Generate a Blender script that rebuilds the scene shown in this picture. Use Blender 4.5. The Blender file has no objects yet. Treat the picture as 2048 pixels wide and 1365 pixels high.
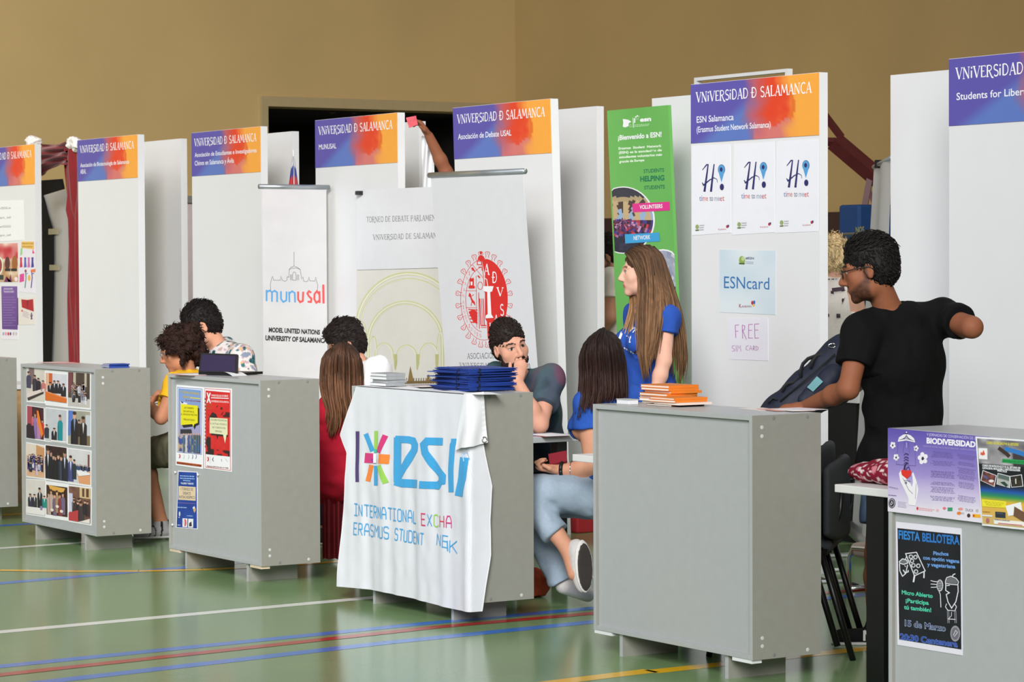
import bpy, bmesh, math, random
import numpy as np
from mathutils import Vector, Matrix
random.seed(7); rng = np.random.default_rng(7)
SC = bpy.context.scene; COL = SC.collection

# ------------------------------------------------------------------ camera, world, lights, exposure
FPX = 5429.79; HC = 1.5743
PITCH, ROLL, YAW = math.radians(-1.67811), math.radians(-0.26335), math.radians(57.35254)
CAM = np.array([0, 0, HC])
FW = np.array([-math.cos(PITCH)*math.sin(YAW), math.cos(PITCH)*math.cos(YAW), math.sin(PITCH)])
RT0 = np.array([math.cos(YAW), math.sin(YAW), 0.0]); UP0 = np.cross(RT0, FW)
RT = RT0*math.cos(ROLL)+UP0*math.sin(ROLL); UP = -RT0*math.sin(ROLL)+UP0*math.cos(ROLL)
cd = bpy.data.cameras.new('camera'); cam = bpy.data.objects.new('camera', cd); COL.objects.link(cam)
cd.sensor_width = 36.0; cd.lens = 36.0*FPX/2048; cd.clip_start = 0.1; cd.clip_end = 200
M = Matrix.Identity(4)
for i in range(3):
    M[i][0], M[i][1], M[i][2], M[i][3] = RT[i], UP[i], -FW[i], CAM[i]
cam.matrix_world = M; SC.camera = cam
cd.dof.use_dof = True; cd.dof.focus_distance = 11.5; cd.dof.aperture_fstop = 14.0

SC.view_settings.view_transform = 'Standard'; SC.view_settings.look = 'None'
SC.view_settings.exposure = -0.08; SC.view_settings.gamma = 1.0; SC.view_settings.use_curve_mapping = False
W = bpy.data.worlds.new('hall_air'); SC.world = W; W.use_nodes = True
W.node_tree.nodes['Background'].inputs[0].default_value = (0.90, 0.93, 1.0, 1)
W.node_tree.nodes['Background'].inputs[1].default_value = 0.15

def area(name, loc, target, sx, sy, power, col, spread=180):
    l = bpy.data.lights.new(name, 'AREA'); l.shape = 'RECTANGLE'; l.size = sx; l.size_y = sy
    l.energy = power; l.color = col; l.spread = math.radians(spread)
    o = bpy.data.objects.new(name, l); COL.objects.link(o); o.location = loc
    o.rotation_euler = (Vector(target)-Vector(loc)).to_track_quat('-Z', 'Y').to_euler(); return o
# one ceiling lamp row over the audience side, added overhead fill lights, and daylight from the high window band of the hall
area('unseen_overhead_light', (-8, -1.0, 7.2), (-10, 8.3, 0.4), 19, 2.5, 115, (0.97, 0.98, 1.0), 100)
area('unseen_overhead_light', (4.0, -3.5, 7.5), (-11, 8.3, 0.2), 7, 7, 585, (1.0, 0.985, 0.97), 75)  # added overhead light near the camera, fills side faces and panel gaps
area('unseen_overhead_light', (-3.0, -0.5, 7.5), (-18.5, 9.0, 0.9), 3, 3, 145, (1.0, 0.98, 0.95), 50)  # added narrow light to brighten the panels in the left gaps
area('unseen_overhead_light', (-18, 0.5, 7.6), (-24, 4.5, 3.6), 5, 5, 430, (1.0, 0.97, 0.92), 120)  # added light to brighten the left wall
area('window_band_light', (-16, -13, 6.0), (-15, 8, -0.5), 20, 4.0, 120, (0.80, 0.90, 1.0), 70)
area('unseen_overhead_light', (-10.5, 11.6, 7.4), (-11.2, 9.6, 0), 5, 1.5, 60, (1.0, 0.98, 0.95), 80)  # added light behind the panels to brighten the edge-on roll-up
def ray(x, y): return FW+RT*((x-1024)/FPX)-UP*((y-682.5)/FPX)
def at(x, y, d): return CAM+ray(x, y)*d
def at_z(x, y, z):
    r = ray(x, y); return CAM+r*((z-HC)/r[2])
def at_v(x, y, v):
    r = ray(x, y); return CAM+r*(v/r[1])
def at_u(x, y, u):
    r = ray(x, y); return CAM+r*(u/r[0])

# ------------------------------------------------------------------ materials
def lin(c):
    c = np.asarray(c, float)/255.0
    return np.where(c <= 0.04045, c/12.92, ((c+0.055)/1.055)**2.4)
def mat(name, col, rough=0.6, metal=0.0, var=0.06, scale=12.0, bump=0.0, bscale=60.0, spec=0.5, vcol=False, sheen=0.0, stretch=None):
    m = bpy.data.materials.new(name); m.use_nodes = True
    nt = m.node_tree; b = nt.nodes['Principled BSDF']
    b.inputs['Roughness'].default_value = rough; b.inputs['Metallic'].default_value = metal
    b.inputs['Specular IOR Level'].default_value = spec
    if sheen: b.inputs['Sheen Weight'].default_value = sheen
    tc = nt.nodes.new('ShaderNodeTexCoord'); no = nt.nodes.new('ShaderNodeTexNoise'); no.inputs['Scale'].default_value = scale
    no.inputs['Detail'].default_value = 4
    src = tc.outputs['Object']
    if stretch:
        mp = nt.nodes.new('ShaderNodeMapping'); mp.inputs['Scale'].default_value = stretch
        nt.links.new(src, mp.inputs['Vector']); src = mp.outputs['Vector']
    nt.links.new(src, no.inputs['Vector'])
    mr = nt.nodes.new('ShaderNodeMapRange'); mr.inputs['From Min'].default_value = 0.3; mr.inputs['From Max'].default_value = 0.7
    mr.inputs['To Min'].default_value = 1-var; mr.inputs['To Max'].default_value = 1+var
    nt.links.new(no.outputs['Fac'], mr.inputs['Value'])
    mx = nt.nodes.new('ShaderNodeMix'); mx.data_type = 'RGBA'; mx.blend_type = 'MULTIPLY'; mx.inputs['Factor'].default_value = 1
    if vcol:
        at_ = nt.nodes.new('ShaderNodeAttribute'); at_.attribute_name = 'Col'
        nt.links.new(at_.outputs['Color'], mx.inputs['A'])
    else:
        mx.inputs['A'].default_value = (*lin(col), 1)
    nt.links.new(mr.outputs['Result'], mx.inputs['B']); nt.links.new(mx.outputs['Result'], b.inputs['Base Color'])
    if bump:
        n2 = nt.nodes.new('ShaderNodeTexNoise'); n2.inputs['Scale'].default_value = bscale; n2.inputs['Detail'].default_value = 3
        nt.links.new(src, n2.inputs['Vector'])
        bp = nt.nodes.new('ShaderNodeBump'); bp.inputs['Strength'].default_value = bump; bp.inputs['Distance'].default_value = 0.01
        nt.links.new(n2.outputs['Fac'], bp.inputs['Height']); nt.links.new(bp.outputs['Normal'], b.inputs['Normal'])
    return m
MT = dict(
    white=mat('white_melamine', (226, 227, 229), 0.45, var=0.012, scale=3),
    grey=mat('grey_melamine', (172, 175, 176), 0.30, var=0.02, scale=25, bump=0.02, bscale=300),
    grey_shaded=mat('shaded_grey_melamine', (145, 144, 136), 0.40, var=0.03, scale=25, bump=0.02, bscale=300),  # same grey, with the dimmer warm light of side faces mixed into the colour
    grey_edge=mat('grey_edge_band', (178, 182, 184), 0.4, var=0.02),
    raw=mat('raw_wood_block', (214, 196, 168), 0.7, var=0.1, scale=30),
    cap=mat('pale_screw_cap', (200, 201, 198), 0.4), capd=mat('dark_screw_cap', (128, 130, 128), 0.4),
    print=mat('printed_paper', (255, 255, 255), 0.55, var=0.015, vcol=True),
    cloth=mat('printed_cloth', (255, 255, 255), 0.85, var=0.02, bump=0.05, bscale=400, vcol=True, sheen=0.1),
    skin=mat('skin', (255, 255, 255), 0.6, var=0.03, scale=40, vcol=True, spec=0.22),
    hair=mat('hair', (255, 255, 255), 0.62, var=0.25, scale=60, bump=0.25, bscale=140, vcol=True, stretch=(1, 1, 0.2), spec=0.22),
    curly=mat('curly_hair', (255, 255, 255), 0.75, var=0.3, scale=60, bump=0.6, bscale=110, vcol=True, spec=0.15),
    fabric=mat('clothing_fabric', (255, 255, 255), 0.9, var=0.05, scale=80, bump=0.12, bscale=250, vcol=True, spec=0.2),
    alu=mat('brushed_aluminium', (178, 184, 188), 0.35, 0.7, var=0.05), chrome=mat('chrome', (215, 216, 214), 0.18, 1.0, var=0.02),
    black=mat('black_plastic', (24, 24, 26), 0.45, var=0.1), blackm=mat('black_metal', (15, 15, 16), 0.4, 0.2, var=0.1),
    charcoal=mat('charcoal_upholstery', (46, 48, 52), 0.8, var=0.15, scale=120, bump=0.1, bscale=300),
    wall=mat('beige_wall_plaster', (190, 162, 110), 0.85, var=0.05, scale=0.8, bump=0.05, bscale=40),
    dark=mat('dark_recess', (18, 14, 11), 0.9, var=0.2), wood=mat('dark_wood_wainscot', (70, 46, 32), 0.6, var=0.2, scale=6),
    frame=mat('pale_opening_frame', (168, 150, 112), 0.7, var=0.03),
    maroon=mat('maroon_steel', (84, 30, 32), 0.5, var=0.12), blue=mat('blue_padding', (20, 62, 116), 0.6, var=0.06),
    velvet=mat('red_velvet', (122, 9, 18), 0.85, var=0.15, scale=9, sheen=0.3), fleece=mat('white_fleece', (240, 236, 230), 0.95, var=0.1, scale=60, bump=0.8, bscale=80),
    blackcloth=mat('black_cloth', (14, 14, 17), 0.9, var=0.2), tape=mat('cream_tape', (214, 208, 178), 0.6, var=0.03),
    navy=mat('navy_canvas', (20, 27, 47), 0.7, var=0.15, scale=40, bump=0.1, bscale=200), strap=mat('black_webbing', (22, 24, 28), 0.75, var=0.1, bump=0.1, bscale=300),
    folder=mat('blue_folder_card', (34, 66, 150), 0.5, var=0.06), elastic=mat('black_elastic', (14, 16, 34), 0.7),
    paper=mat('page_edges', (232, 222, 210), 0.8, var=0.05, scale=200, stretch=(1, 1, 60)), orange=mat('orange_cover', (226, 128, 44), 0.45, var=0.05),
    pinkw=mat('pale_pink_cover', (236, 214, 200), 0.5, var=0.03), greymag=mat('grey_magazine_cover', (150, 154, 156), 0.45, var=0.08, scale=30),
    screen=mat('dark_screen', (52, 44, 70), 0.15, var=0.1, scale=6), terracotta=mat('terracotta_cloth', (150, 62, 40), 0.8, var=0.2, scale=15, bump=0.2),
    redp=mat('red_plastic', (176, 44, 52), 0.45, var=0.05), lens=mat('grey_lens', (150, 156, 160), 0.08), rubber=mat('dark_rubber', (64, 58, 56), 0.8, var=0.15),
    wtable=mat('white_table_laminate', (222, 222, 220), 0.4, var=0.02), net=mat('green_net', (44, 56, 40), 0.8), rope=mat('grey_rope', (92, 86, 74), 0.8),
    pinkboard=mat('pale_pink_board', (206, 192, 194), 0.7, var=0.03), gold=mat('green_pot', (40, 150, 120), 0.5),
)

# ------------------------------------------------------------------ object helpers
def tag(o, label=None, cat=None, group=None, kind=None):
    if label: o['label'] = label
    if cat: o['category'] = cat
    if group: o['group'] = group
    if kind: o['kind'] = kind
    return o
def thing(name, label, cat, loc, group=None, rz=0.0):
    o = bpy.data.objects.new(name, None); o.empty_display_size = 0.1; COL.objects.link(o)
    o.location = loc; o.rotation_euler = (0, 0, rz); return tag(o, label, cat, group)
def root_loc(o):
    l = Vector((0, 0, 0))
    while o is not None: l = l+o.location; o = o.parent
    return l
def new_obj(name, V, Fc, m, parent=None, colors=None, smooth=False, mat_idx=None):
    """V in world space (or in the root's own frame offset by its location)."""
    V = np.asarray(V, float).reshape(-1, 3)
    if parent is None: org = np.array([V[:, 0].mean(), V[:, 1].mean(), V[:, 2].min()])
    else: org = np.array(root_loc(parent))
    me = bpy.data.meshes.new(name)
    if isinstance(Fc, np.ndarray):
        n, k = Fc.shape
        me.vertices.add(len(V)); me.vertices.foreach_set('co', (V-org).astype(np.float32).ravel())
        me.loops.add(n*k); me.loops.foreach_set('vertex_index', Fc.astype(np.int32).ravel())
        me.polygons.add(n); me.polygons.foreach_set('loop_start', np.arange(0, n*k, k, dtype=np.int32))
        me.update(calc_edges=True)
    else:
        me.from_pydata((V-org).tolist(), [], Fc)
    ms = m if isinstance(m, (list, tuple)) else [m]
    for q in ms: me.materials.append(q)
    if mat_idx is not None: me.polygons.foreach_set('material_index', np.asarray(mat_idx, np.int32))
    if smooth: me.polygons.foreach_set('use_smooth', np.ones(len(me.polygons), bool))
    if colors is not None:
        a = me.color_attributes.new('Col', 'FLOAT_COLOR', 'POINT')
        c = np.ones((len(V), 4), np.float32); c[:, :3] = colors; a.data.foreach_set('color', c.ravel())
    me.update()
    o = bpy.data.objects.new(name, me); COL.objects.link(o)
    if parent is None: o.location = org
    else: o.parent = parent
    return o
class MB:
    """collects shapes into one mesh"""
    def __init__(s): s.v = []; s.f = []; s.mi = []; s.cur = 0
    def add(s, V, F):
        n = len(s.v); s.v += [tuple(map(float, q)) for q in V]; s.f += [tuple(i+n for i in f) for f in F]; s.mi += [s.cur]*len(F); return s
    def box(s, x0, x1, y0, y1, z0, z1, b=0.0):
        bm = bmesh.new(); bmesh.ops.create_cube(bm, size=1)
        for v in bm.verts: v.co = ((x0+x1)/2+v.co.x*(x1-x0), (y0+y1)/2+v.co.y*(y1-y0), (z0+z1)/2+v.co.z*(z1-z0))
        if b: bmesh.ops.bevel(bm, geom=bm.edges[:], offset=b, segments=2, affect='EDGES', profile=0.5)
        bm.verts.index_update(); s.add([v.co[:] for v in bm.verts], [[v.index for v in f.verts] for f in bm.faces]); bm.free(); return s
    def tube(s, pts, r, n=8, cap=True, flat=1.0):
        P = [np.asarray(p, float) for p in pts]; R = r if isinstance(r, (list, tuple, np.ndarray)) else [r]*len(P)
        V = []; F = []; prev = None
        for i, p in enumerate(P):
            t = P[min(i+1, len(P)-1)]-P[max(i-1, 0)]; t = t/(np.linalg.norm(t)+1e-9)
            if prev is None:
                a = np.array([0, 0, 1.0]) if abs(t[2]) < 0.9 else np.array([1.0, 0, 0]); nx = np.cross(a, t)
            else: nx = prev-t*np.dot(prev, t)
            nx = nx/(np.linalg.norm(nx)+1e-9); ny = np.cross(t, nx); prev = nx
            for k in range(n):
                a = 2*math.pi*k/n; V.append(p+R[i]*(math.cos(a)*nx+flat*math.sin(a)*ny))
        for i in range(len(P)-1):
            for k in range(n):
                F.append((i*n+k, i*n+(k+1) % n, (i+1)*n+(k+1) % n, (i+1)*n+k))
        if cap: F.append(tuple(range(n))[::-1]); F.append(tuple((len(P)-1)*n+k for k in range(n)))
        return s.add(V, F)
    def lathe(s, c, prof, n=16, ax='z'):
        V = []; F = []
        for (r, h) in prof:
            for k in range(n):
                a = 2*math.pi*k/n; q = (r*math.cos(a), r*math.sin(a), h)
                if ax == 'x': q = (q[2], q[0], q[1])
                if ax == 'y': q = (q[0], q[2], q[1])
                V.append((c[0]+q[0], c[1]+q[1], c[2]+q[2]))
        for i in range(len(prof)-1):
            for k in range(n): F.append((i*n+k, i*n+(k+1) % n, (i+1)*n+(k+1) % n, (i+1)*n+k))
        F.append(tuple(range(n))[::-1]); F.append(tuple((len(prof)-1)*n+k for k in range(n)))
        return s.add(V, F)
    def prism(s, pts2, y0, y1, plane='xz', at0=0):
        n = len(pts2); V = []
        for y in (y0, y1):
            for (a, b) in pts2: V.append((a, y, b) if plane == 'xz' else ((y, a, b) if plane == 'yz' else (a, b, y)))
        F = [tuple(range(n)), tuple(range(2*n-1, n-1, -1))]+[(i, n+i, n+(i+1) % n, (i+1) % n) for i in range(n)]
        return s.add(V, F)
    def sheet(s, fn, nu, nv):
        V = [fn(i/nu, j/nv) for j in range(nv+1) for i in range(nu+1)]
        F = [(j*(nu+1)+i, j*(nu+1)+i+1, (j+1)*(nu+1)+i+1, (j+1)*(nu+1)+i) for j in range(nv) for i in range(nu)]
        return s.add(V, F)
    def build(s, name, m, parent=None, smooth=False):
        if smooth == 'auto':
            o = new_obj(name, s.v, s.f, m, parent, mat_idx=s.mi, smooth=True)
            return o
        return new_obj(name, s.v, s.f, m, parent, mat_idx=s.mi, smooth=smooth)
def box(name, b, m, parent=None, bev=0.0):
    return MB().box(*b, b=bev).build(name, m, parent)
def copy_tree(o, parent=None):
    c = o.copy(); COL.objects.link(c)
    if parent: c.parent = parent
    for ch in list(o.children): copy_tree(ch, c)
    return c

# ------------------------------------------------------------------ printing: flat ink shapes, written in one mesh on the sheet they belong to
FONT = {}
def font_mesh(s, bold=0.0):
    k = (s, bold)
    if k not in FONT:
        cu = bpy.data.curves.new('lettering', 'FONT'); cu.body = s; cu.size = 1; cu.offset = bold; cu.resolution_u = 3
        o = bpy.data.objects.new('lettering', cu); COL.objects.link(o)
        dg = bpy.context.evaluated_depsgraph_get(); me = o.evaluated_get(dg).to_mesh()
        V = np.array([v.co[:2] for v in me.vertices]).reshape(-1, 2); F = [tuple(p.vertices) for p in me.polygons]
        o.evaluated_get(dg).to_mesh_clear(); bpy.data.objects.remove(o); bpy.data.curves.remove(cu)
        FONT[k] = (V, F)
    return FONT[k]
TK, TN = 0.15, 0.065
def _arc(cx, cy, rx, ry, a0, a1, n=9):
    return [(cx+rx*math.cos(math.radians(a0+(a1-a0)*i/n)), cy+ry*math.sin(math.radians(a0+(a1-a0)*i/n))) for i in range(n+1)]
GL = {  # calligraphic capitals: advance, strokes (points, weight)
 'V': (.62, [([(.06, 1), (.31, 0)], TK), ([(.31, 0), (.54, .98)], TN), ([(-.04, 1), (.18, 1)], TN), ([(.46, .98), (.62, .98)], TN)]),
 'N': (.66, [([(.08, 0), (.08, 1)], TN), ([(.08, 1), (.52, 0)], TK), ([(.52, 0), (.52, 1)], TN), ([(0, 0), (.18, 0)], TN), ([(.44, 1), (.62, 1)], TN)]),
 'i': (.26, [([(.1, .02), (.1, .66)], TK), ([(.06, .86), (.16, .94)], TK)]),
 'I': (.28, [([(.1, 0), (.1, 1)], TK), ([(0, 0), (.2, 0)], TN), ([(0, 1), (.2, 1)], TN)]),
 'E': (.5, [([(.1, 0), (.1, 1)], TK), ([(.1, .97), (.42, .97), (.44, .86)], TN), ([(.1, .52), (.34, .52)], TN), ([(.1, .03), (.42, .03), (.45, .16)], TN)]),
 'R': (.6, [([(.1, 0), (.1, 1)], TK), ([(.1, .97)]+_arc(.26, .74, .2, .23, 90, -90)+[(.1, .5)], TN+.02), ([(.25, .5), (.48, -.06), (.62, -.12)], TK*.8), ([(0, 0), (.2, 0)], TN)]),
 'S': (.48, [(_arc(.24, .75, .17, .23, 30, 250)[:]+_arc(.24, .25, .18, .25, 75, -150), TK*.72)]),
 'D': (.62, [([(.1, 0), (.1, 1)], TK), ([(.1, .97), (.24, .97)]+_arc(.26, .5, .26, .47, 90, -90)+[(.1, .03)], TN+.03)]),
 'A': (.6, [([(.3, 1.02), (.5, 0)], TK), ([(.3, 1.02), (.06, 0)], TN), ([(.13, .34), (.44, .34)], TN), ([(0, 0), (.14, 0)], TN), ([(.42, 0), (.6, 0)], TN)]),
 'L': (.48, [([(.1, 0), (.1, 1)], TK), ([(.1, .03), (.4, .03), (.44, .18)], TN), ([(0, 1), (.22, 1)], TN)]),
 'M': (.8, [([(.06, 0), (.14, 1)], TN), ([(.14, 1), (.38, .2)], TK), ([(.38, .2), (.6, 1)], TN), ([(.6, 1), (.7, 0)], TK), ([(0, 0), (.14, 0)], TN), ([(.62, 0), (.8, 0)], TN)]),
 'C': (.56, [(_arc(.32, .5, .26, .5, 50, 310, 14), TK*.8)]),
 'T': (.54, [([(.27, 0), (.27, 1)], TK), ([(.0, .86), (.04, .97), (.5, .97), (.54, .86)], TN)]),
 'O': (.62, [(_arc(.3, .5, .24, .48, 0, 360, 16), TK*.7)]),
 'P': (.54, [([(.1, 0), (.1, 1)], TK), ([(.1, .97)]+_arc(.26, .73, .2, .24, 90, -90)+[(.1, .49)], TN+.02), ([(0, 0), (.22, 0)], TN)]),
 'B': (.56, [([(.1, 0), (.1, 1)], TK), ([(.1, .97)]+_arc(.24, .76, .17, .21, 90, -90)+[(.1, .54)], TN+.02), ([(.1, .54)]+_arc(.26, .28, .2, .26, 90, -90)+[(.1, .03)], TN+.02)]),
 'U': (.6, [([(.1, 1), (.1, .3)]+_arc(.29, .26, .19, .25, 180, 360)+[(.48, 1)], TK*.7)]),
 ' ': (.3, []),
}
GL['\u00d0'] = (.66, GL['D'][1]+[([(-.06, .5), (.32, .5)], TN)])
GL['\u00d3'] = (.62, GL['O'][1]+[([(.28, 1.1), (.42, 1.28)], TN)])
MG = {  # narrow single-weight technical capitals
 'I': [[(0, 0), (.44, 0)], [(0, 1), (.44, 1)], [(.22, 0), (.22, 1)]], 'N': [[(0, 0), (0, 1)], [(0, .98), (.44, .02)], [(.44, 0), (.44, 1)]],
 'T': [[(0, 1), (.5, 1)], [(.25, 0), (.25, 1)]], 'E': [[(.44, 0), (0, 0), (0, 1), (.44, 1)], [(0, .52), (.36, .52)]],
 'R': [[(0, 0), (0, 1), (.36, 1), (.44, .9), (.44, .6), (.36, .5), (0, .5)], [(.22, .5), (.46, 0)]], 'A': [[(0, 0), (0, .62), (.12, 1), (.34, 1), (.46, .62), (.46, 0)], [(0, .42), (.46, .42)]],
 'O': [[(.1, 0), (0, .1), (0, .9), (.1, 1), (.36, 1), (.46, .9), (.46, .1), (.36, 0), (.1, 0)]], 'L': [[(0, 1), (0, 0), (.42, 0)]], 'X': [[(0, 0), (.46, 1)], [(0, 1), (.46, 0)]],
 'C': [[(.46, .16), (.36, 0), (.1, 0), (0, .1), (0, .9), (.1, 1), (.36, 1), (.46, .84)]], 'H': [[(0, 0), (0, 1)], [(.46, 0), (.46, 1)], [(0, .5), (.46, .5)]],
 'S': [[(0, .14), (.1, 0), (.36, 0), (.46, .1), (.46, .42), (.36, .5), (.1, .52), (0, .62), (0, .9), (.1, 1), (.36, 1), (.46, .86)]],
 'M': [[(0, 0), (0, 1), (.24, .5), (.48, 1), (.48, 0)]], 'U': [[(0, 1), (0, .1), (.1, 0), (.36, 0), (.46, .1), (.46, 1)]], 'D': [[(0, 0), (0, 1), (.34, 1), (.46, .86), (.46, .14), (.34, 0), (0, 0)]],
 'K': [[(0, 0), (0, 1)], [(.46, 1), (0, .46)], [(.14, .56), (.48, 0)]], 'W': [[(0, 1), (.08, 0), (.24, .5), (.4, 0), (.48, 1)]],
 'F': [[(0, 0), (0, 1), (.4, 1)], [(0, .55), (.3, .55)]], ' ': [],
}
class Print:
    """a printed sheet on the plane y = v (or x = u); shape coordinates are read in a zoomed view (ox, oy, s) of the photograph and
    carried onto the sheet's own plane, so the artwork is stored in real metres on the sheet."""
    def __init__(s, v=None, u=None, crop=(0, 0, 1), warp=None):
        s.v_, s.u_, s.crop, s.warp = v, u, crop, warp; s.V = []; s.F = []; s.C = []; s.L = 1; s.n = 0
    def P(s, p):  # view -> plane (a, z)
        x, y = s.crop[0]+p[0]*s.crop[2], s.crop[1]+p[1]*s.crop[2]
        q = at_v(x, y, s.v_) if s.v_ is not None else at_u(x, y, s.u_)
        return np.array([q[0] if s.v_ is not None else q[1], q[2]])
    def put(s, pts, faces, col, L=None):
        n = len(s.V); L = s.L if L is None else L
        c = lin(col) if np.ndim(col) == 1 else None
        if L != 0: s.n += 1; L = L+(s.n % 40)*(0.025 if s.warp is None else 0.008)
        for i, q in enumerate(pts):
            s.V.append((q[0], q[1], L)); s.C.append(c if c is not None else lin(col[i]))
        s.F += [tuple(i+n for i in f) for f in faces]
    def poly(s, pts, col, L=None, local=False):
        Q = pts if local else [s.P(p) for p in pts]
        s.put(Q, [tuple(range(len(Q)))], col, L)
    def quad(s, c4, col, L=None, n=1, m=1, local=False):
        """four corners tl, tr, br, bl; col is a colour or a function of (a, b) in 0..1"""
        tl, tr, br, bl = [np.asarray(q, float) if local else s.P(q) for q in c4]
        pts = []; cs = []
        for j in range(m+1):
            for i in range(n+1):
                a, b = i/n, j/m
                pts.append((tl*(1-a)+tr*a)*(1-b)+(bl*(1-a)+br*a)*b)
                cs.append(col(a, b) if callable(col) else col)
        s.put(pts, [(j*(n+1)+i, (j+1)*(n+1)+i, (j+1)*(n+1)+i+1, j*(n+1)+i+1) for j in range(m) for i in range(n)], cs, L)
    def rect(s, x0, y0, x1, y1, col, L=None, n=1, m=1): s.quad([(x0, y0), (x1, y0), (x1, y1), (x0, y1)], col, L, n, m)
    def ell(s, cx, cy, rx, ry, col, L=None, n=20, rot=0.0):
        c, r = math.cos(rot), math.sin(rot)
        s.poly([(cx+rx*math.cos(2*math.pi*k/n)*c-ry*math.sin(2*math.pi*k/n)*r, cy+rx*math.cos(2*math.pi*k/n)*r+ry*math.sin(2*math.pi*k/n)*c) for k in range(n)], col, L)
    def stroke_local(s, Q, w, col, L=None, sub=None, nw=1):
        Q = [np.asarray(q, float) for q in Q]
        if sub:
            R = [Q[0]]
            for a, b in zip(Q[:-1], Q[1:]):
                k = max(1, int(np.linalg.norm(b-a)/sub)); R += [a+(b-a)*i/k for i in range(1, k+1)]
            Q = R
        pts = []; m = len(Q); closed = np.linalg.norm(Q[0]-Q[-1]) < 1e-6
        for i in range(m):
            a = Q[i-1] if i else (Q[-2] if closed else Q[0]); b = Q[i+1] if i < m-1 else (Q[1] if closed else Q[-1])
            t1 = Q[i]-a; t2 = b-Q[i]; l1, l2 = np.linalg.norm(t1), np.linalg.norm(t2)
            t = (t1/l1 if l1 > 0 else 0)+(t2/l2 if l2 > 0 else 0); t = t/(np.linalg.norm(t)+1e-12)
            k = 1.0
            if l1 > 0 and l2 > 0: k = 1/max(0.5, abs(np.dot(t, t1/l1)))
            nn = np.array([-t[1], t[0]])
            ww = w[i] if isinstance(w, (list, tuple)) and not sub else (w if not isinstance(w, (list, tuple)) else w[0])
            for q in range(nw+1): pts.append(Q[i]+nn*ww*k*(q/nw-0.5))
        s.put(pts, [(i*(nw+1)+q, i*(nw+1)+q+1, (i+1)*(nw+1)+q+1, (i+1)*(nw+1)+q) for i in range(m-1) for q in range(nw)], col, L)
    def line(s, pts, w, col, L=None, sub=None, nw=1):
        """w in view units"""
        Q = [np.asarray(p, float) for p in pts]; W_ = list(w) if isinstance(w, (list, tuple)) else [w]*len(Q)
        if sub:
            k = sub/np.linalg.norm(s.P((Q[0][0], Q[0][1]+10))-s.P(Q[0]))*10; R = [Q[0]]; RW = [W_[0]]
            for a, b, wa, wb in zip(Q[:-1], Q[1:], W_[:-1], W_[1:]):
                n = max(1, int(np.linalg.norm(b-a)/k)); R += [a+(b-a)*i/n for i in range(1, n+1)]; RW += [wa+(wb-wa)*i/n for i in range(1, n+1)]
            Q, W_ = R, RW
        m = len(Q); P = []; closed = np.linalg.norm(Q[0]-Q[-1]) < 1e-6
        for i in range(m):
            a = Q[i-1] if i else (Q[-2] if closed else Q[0]); b = Q[i+1] if i < m-1 else (Q[1] if closed else Q[-1])
            t1, t2 = Q[i]-a, b-Q[i]; l1, l2 = np.linalg.norm(t1), np.linalg.norm(t2)
            t = (t1/l1 if l1 > 0 else 0)+(t2/l2 if l2 > 0 else 0); t = t/(np.linalg.norm(t)+1e-12); kk = 1.0
            if l1 > 0 and l2 > 0: kk = 1/max(0.5, abs(np.dot(t, t1/l1)))
            nn = np.array([t[1], -t[0]])
            for q in range(nw+1): P.append(s.P(Q[i]+nn*W_[i]*kk*(q/nw-0.5)))
        s.put(P, [(i*(nw+1)+q, i*(nw+1)+q+1, (i+1)*(nw+1)+q+1, (i+1)*(nw+1)+q) for i in range(m-1) for q in range(nw)], col, L)
    def frame_of(s, a, b, h):
        A, B = s.P(a), s.P(b); ht = np.linalg.norm(s.P((a[0], a[1]-h))-A); ex = B-A; wd = np.linalg.norm(ex); ex = ex/wd
        return A, ex, np.array([-ex[1], ex[0]]), wd, ht
    def text(s, t, a, b, h, col, L=None, bold=0.0, cap=0.72):
        """baseline from a to b, capital height h"""
        A, ex, ey, wd, ht = s.frame_of(a, b, h); V, F = font_mesh(t, bold)
        if not len(V): return
        x0, x1 = V[:, 0].min(), V[:, 0].max()
        pts = [A+ex*((q[0]-x0)/(x1-x0)*wd)+ey*(q[1]/cap*ht) for q in V]
        s.put(pts, F, col, L)
    def fancy(s, t, a, b, h, col, L=None, wk=1.0):
        A, ex, ey, wd, ht = s.frame_of(a, b, h)
        tot = sum(GL[c][0] for c in t); k = wd/tot; x = 0
        for c in t:
            adv, st = GL[c]
            for pts, w in st:
                s.stroke_local([A+ex*(x+p[0])*k+ey*p[1]*ht for p in pts], w*wk*(k+ht)/2*.9, col, L)
            x += adv
    def mono(s, t, a, b, h, cols, w, L=None, sub=None):
        A, ex, ey, wd, ht = s.frame_of(a, b, h); k = wd/(len(t)*0.66-0.2)
        for i, c in enumerate(t):
            for pts in MG[c]:
                s.stroke_local([A+ex*(i*0.66+p[0])*k+ey*p[1]*ht for p in pts], w*ht, cols[i] if isinstance(cols, list) else cols, L, sub)
    def lines(s, c4, n, col, L=None, fill=(0.7, 1.0), th=0.45, left=True, seg=6):
        """rows of small print too fine to read: broken bars"""
        tl, tr, br, bl = [s.P(q) for q in c4]
        for j in range(n):
            b = (j+0.25)/n; e = (j+0.25+th)/n; f = random.uniform(*fill); o = 0 if left else (1-f)/2
            x = o
            while x < o+f-0.02:
                w = min(random.uniform(0.04, 0.16), o+f-x)
                q = lambda a, bb: (tl*(1-a)+tr*a)*(1-bb)+(bl*(1-a)+br*a)*bb
                s.put([q(x, b), q(x+w, b), q(x+w, e), q(x, e)], [(0, 3, 2, 1)], col, L); x += w+0.025
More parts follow.
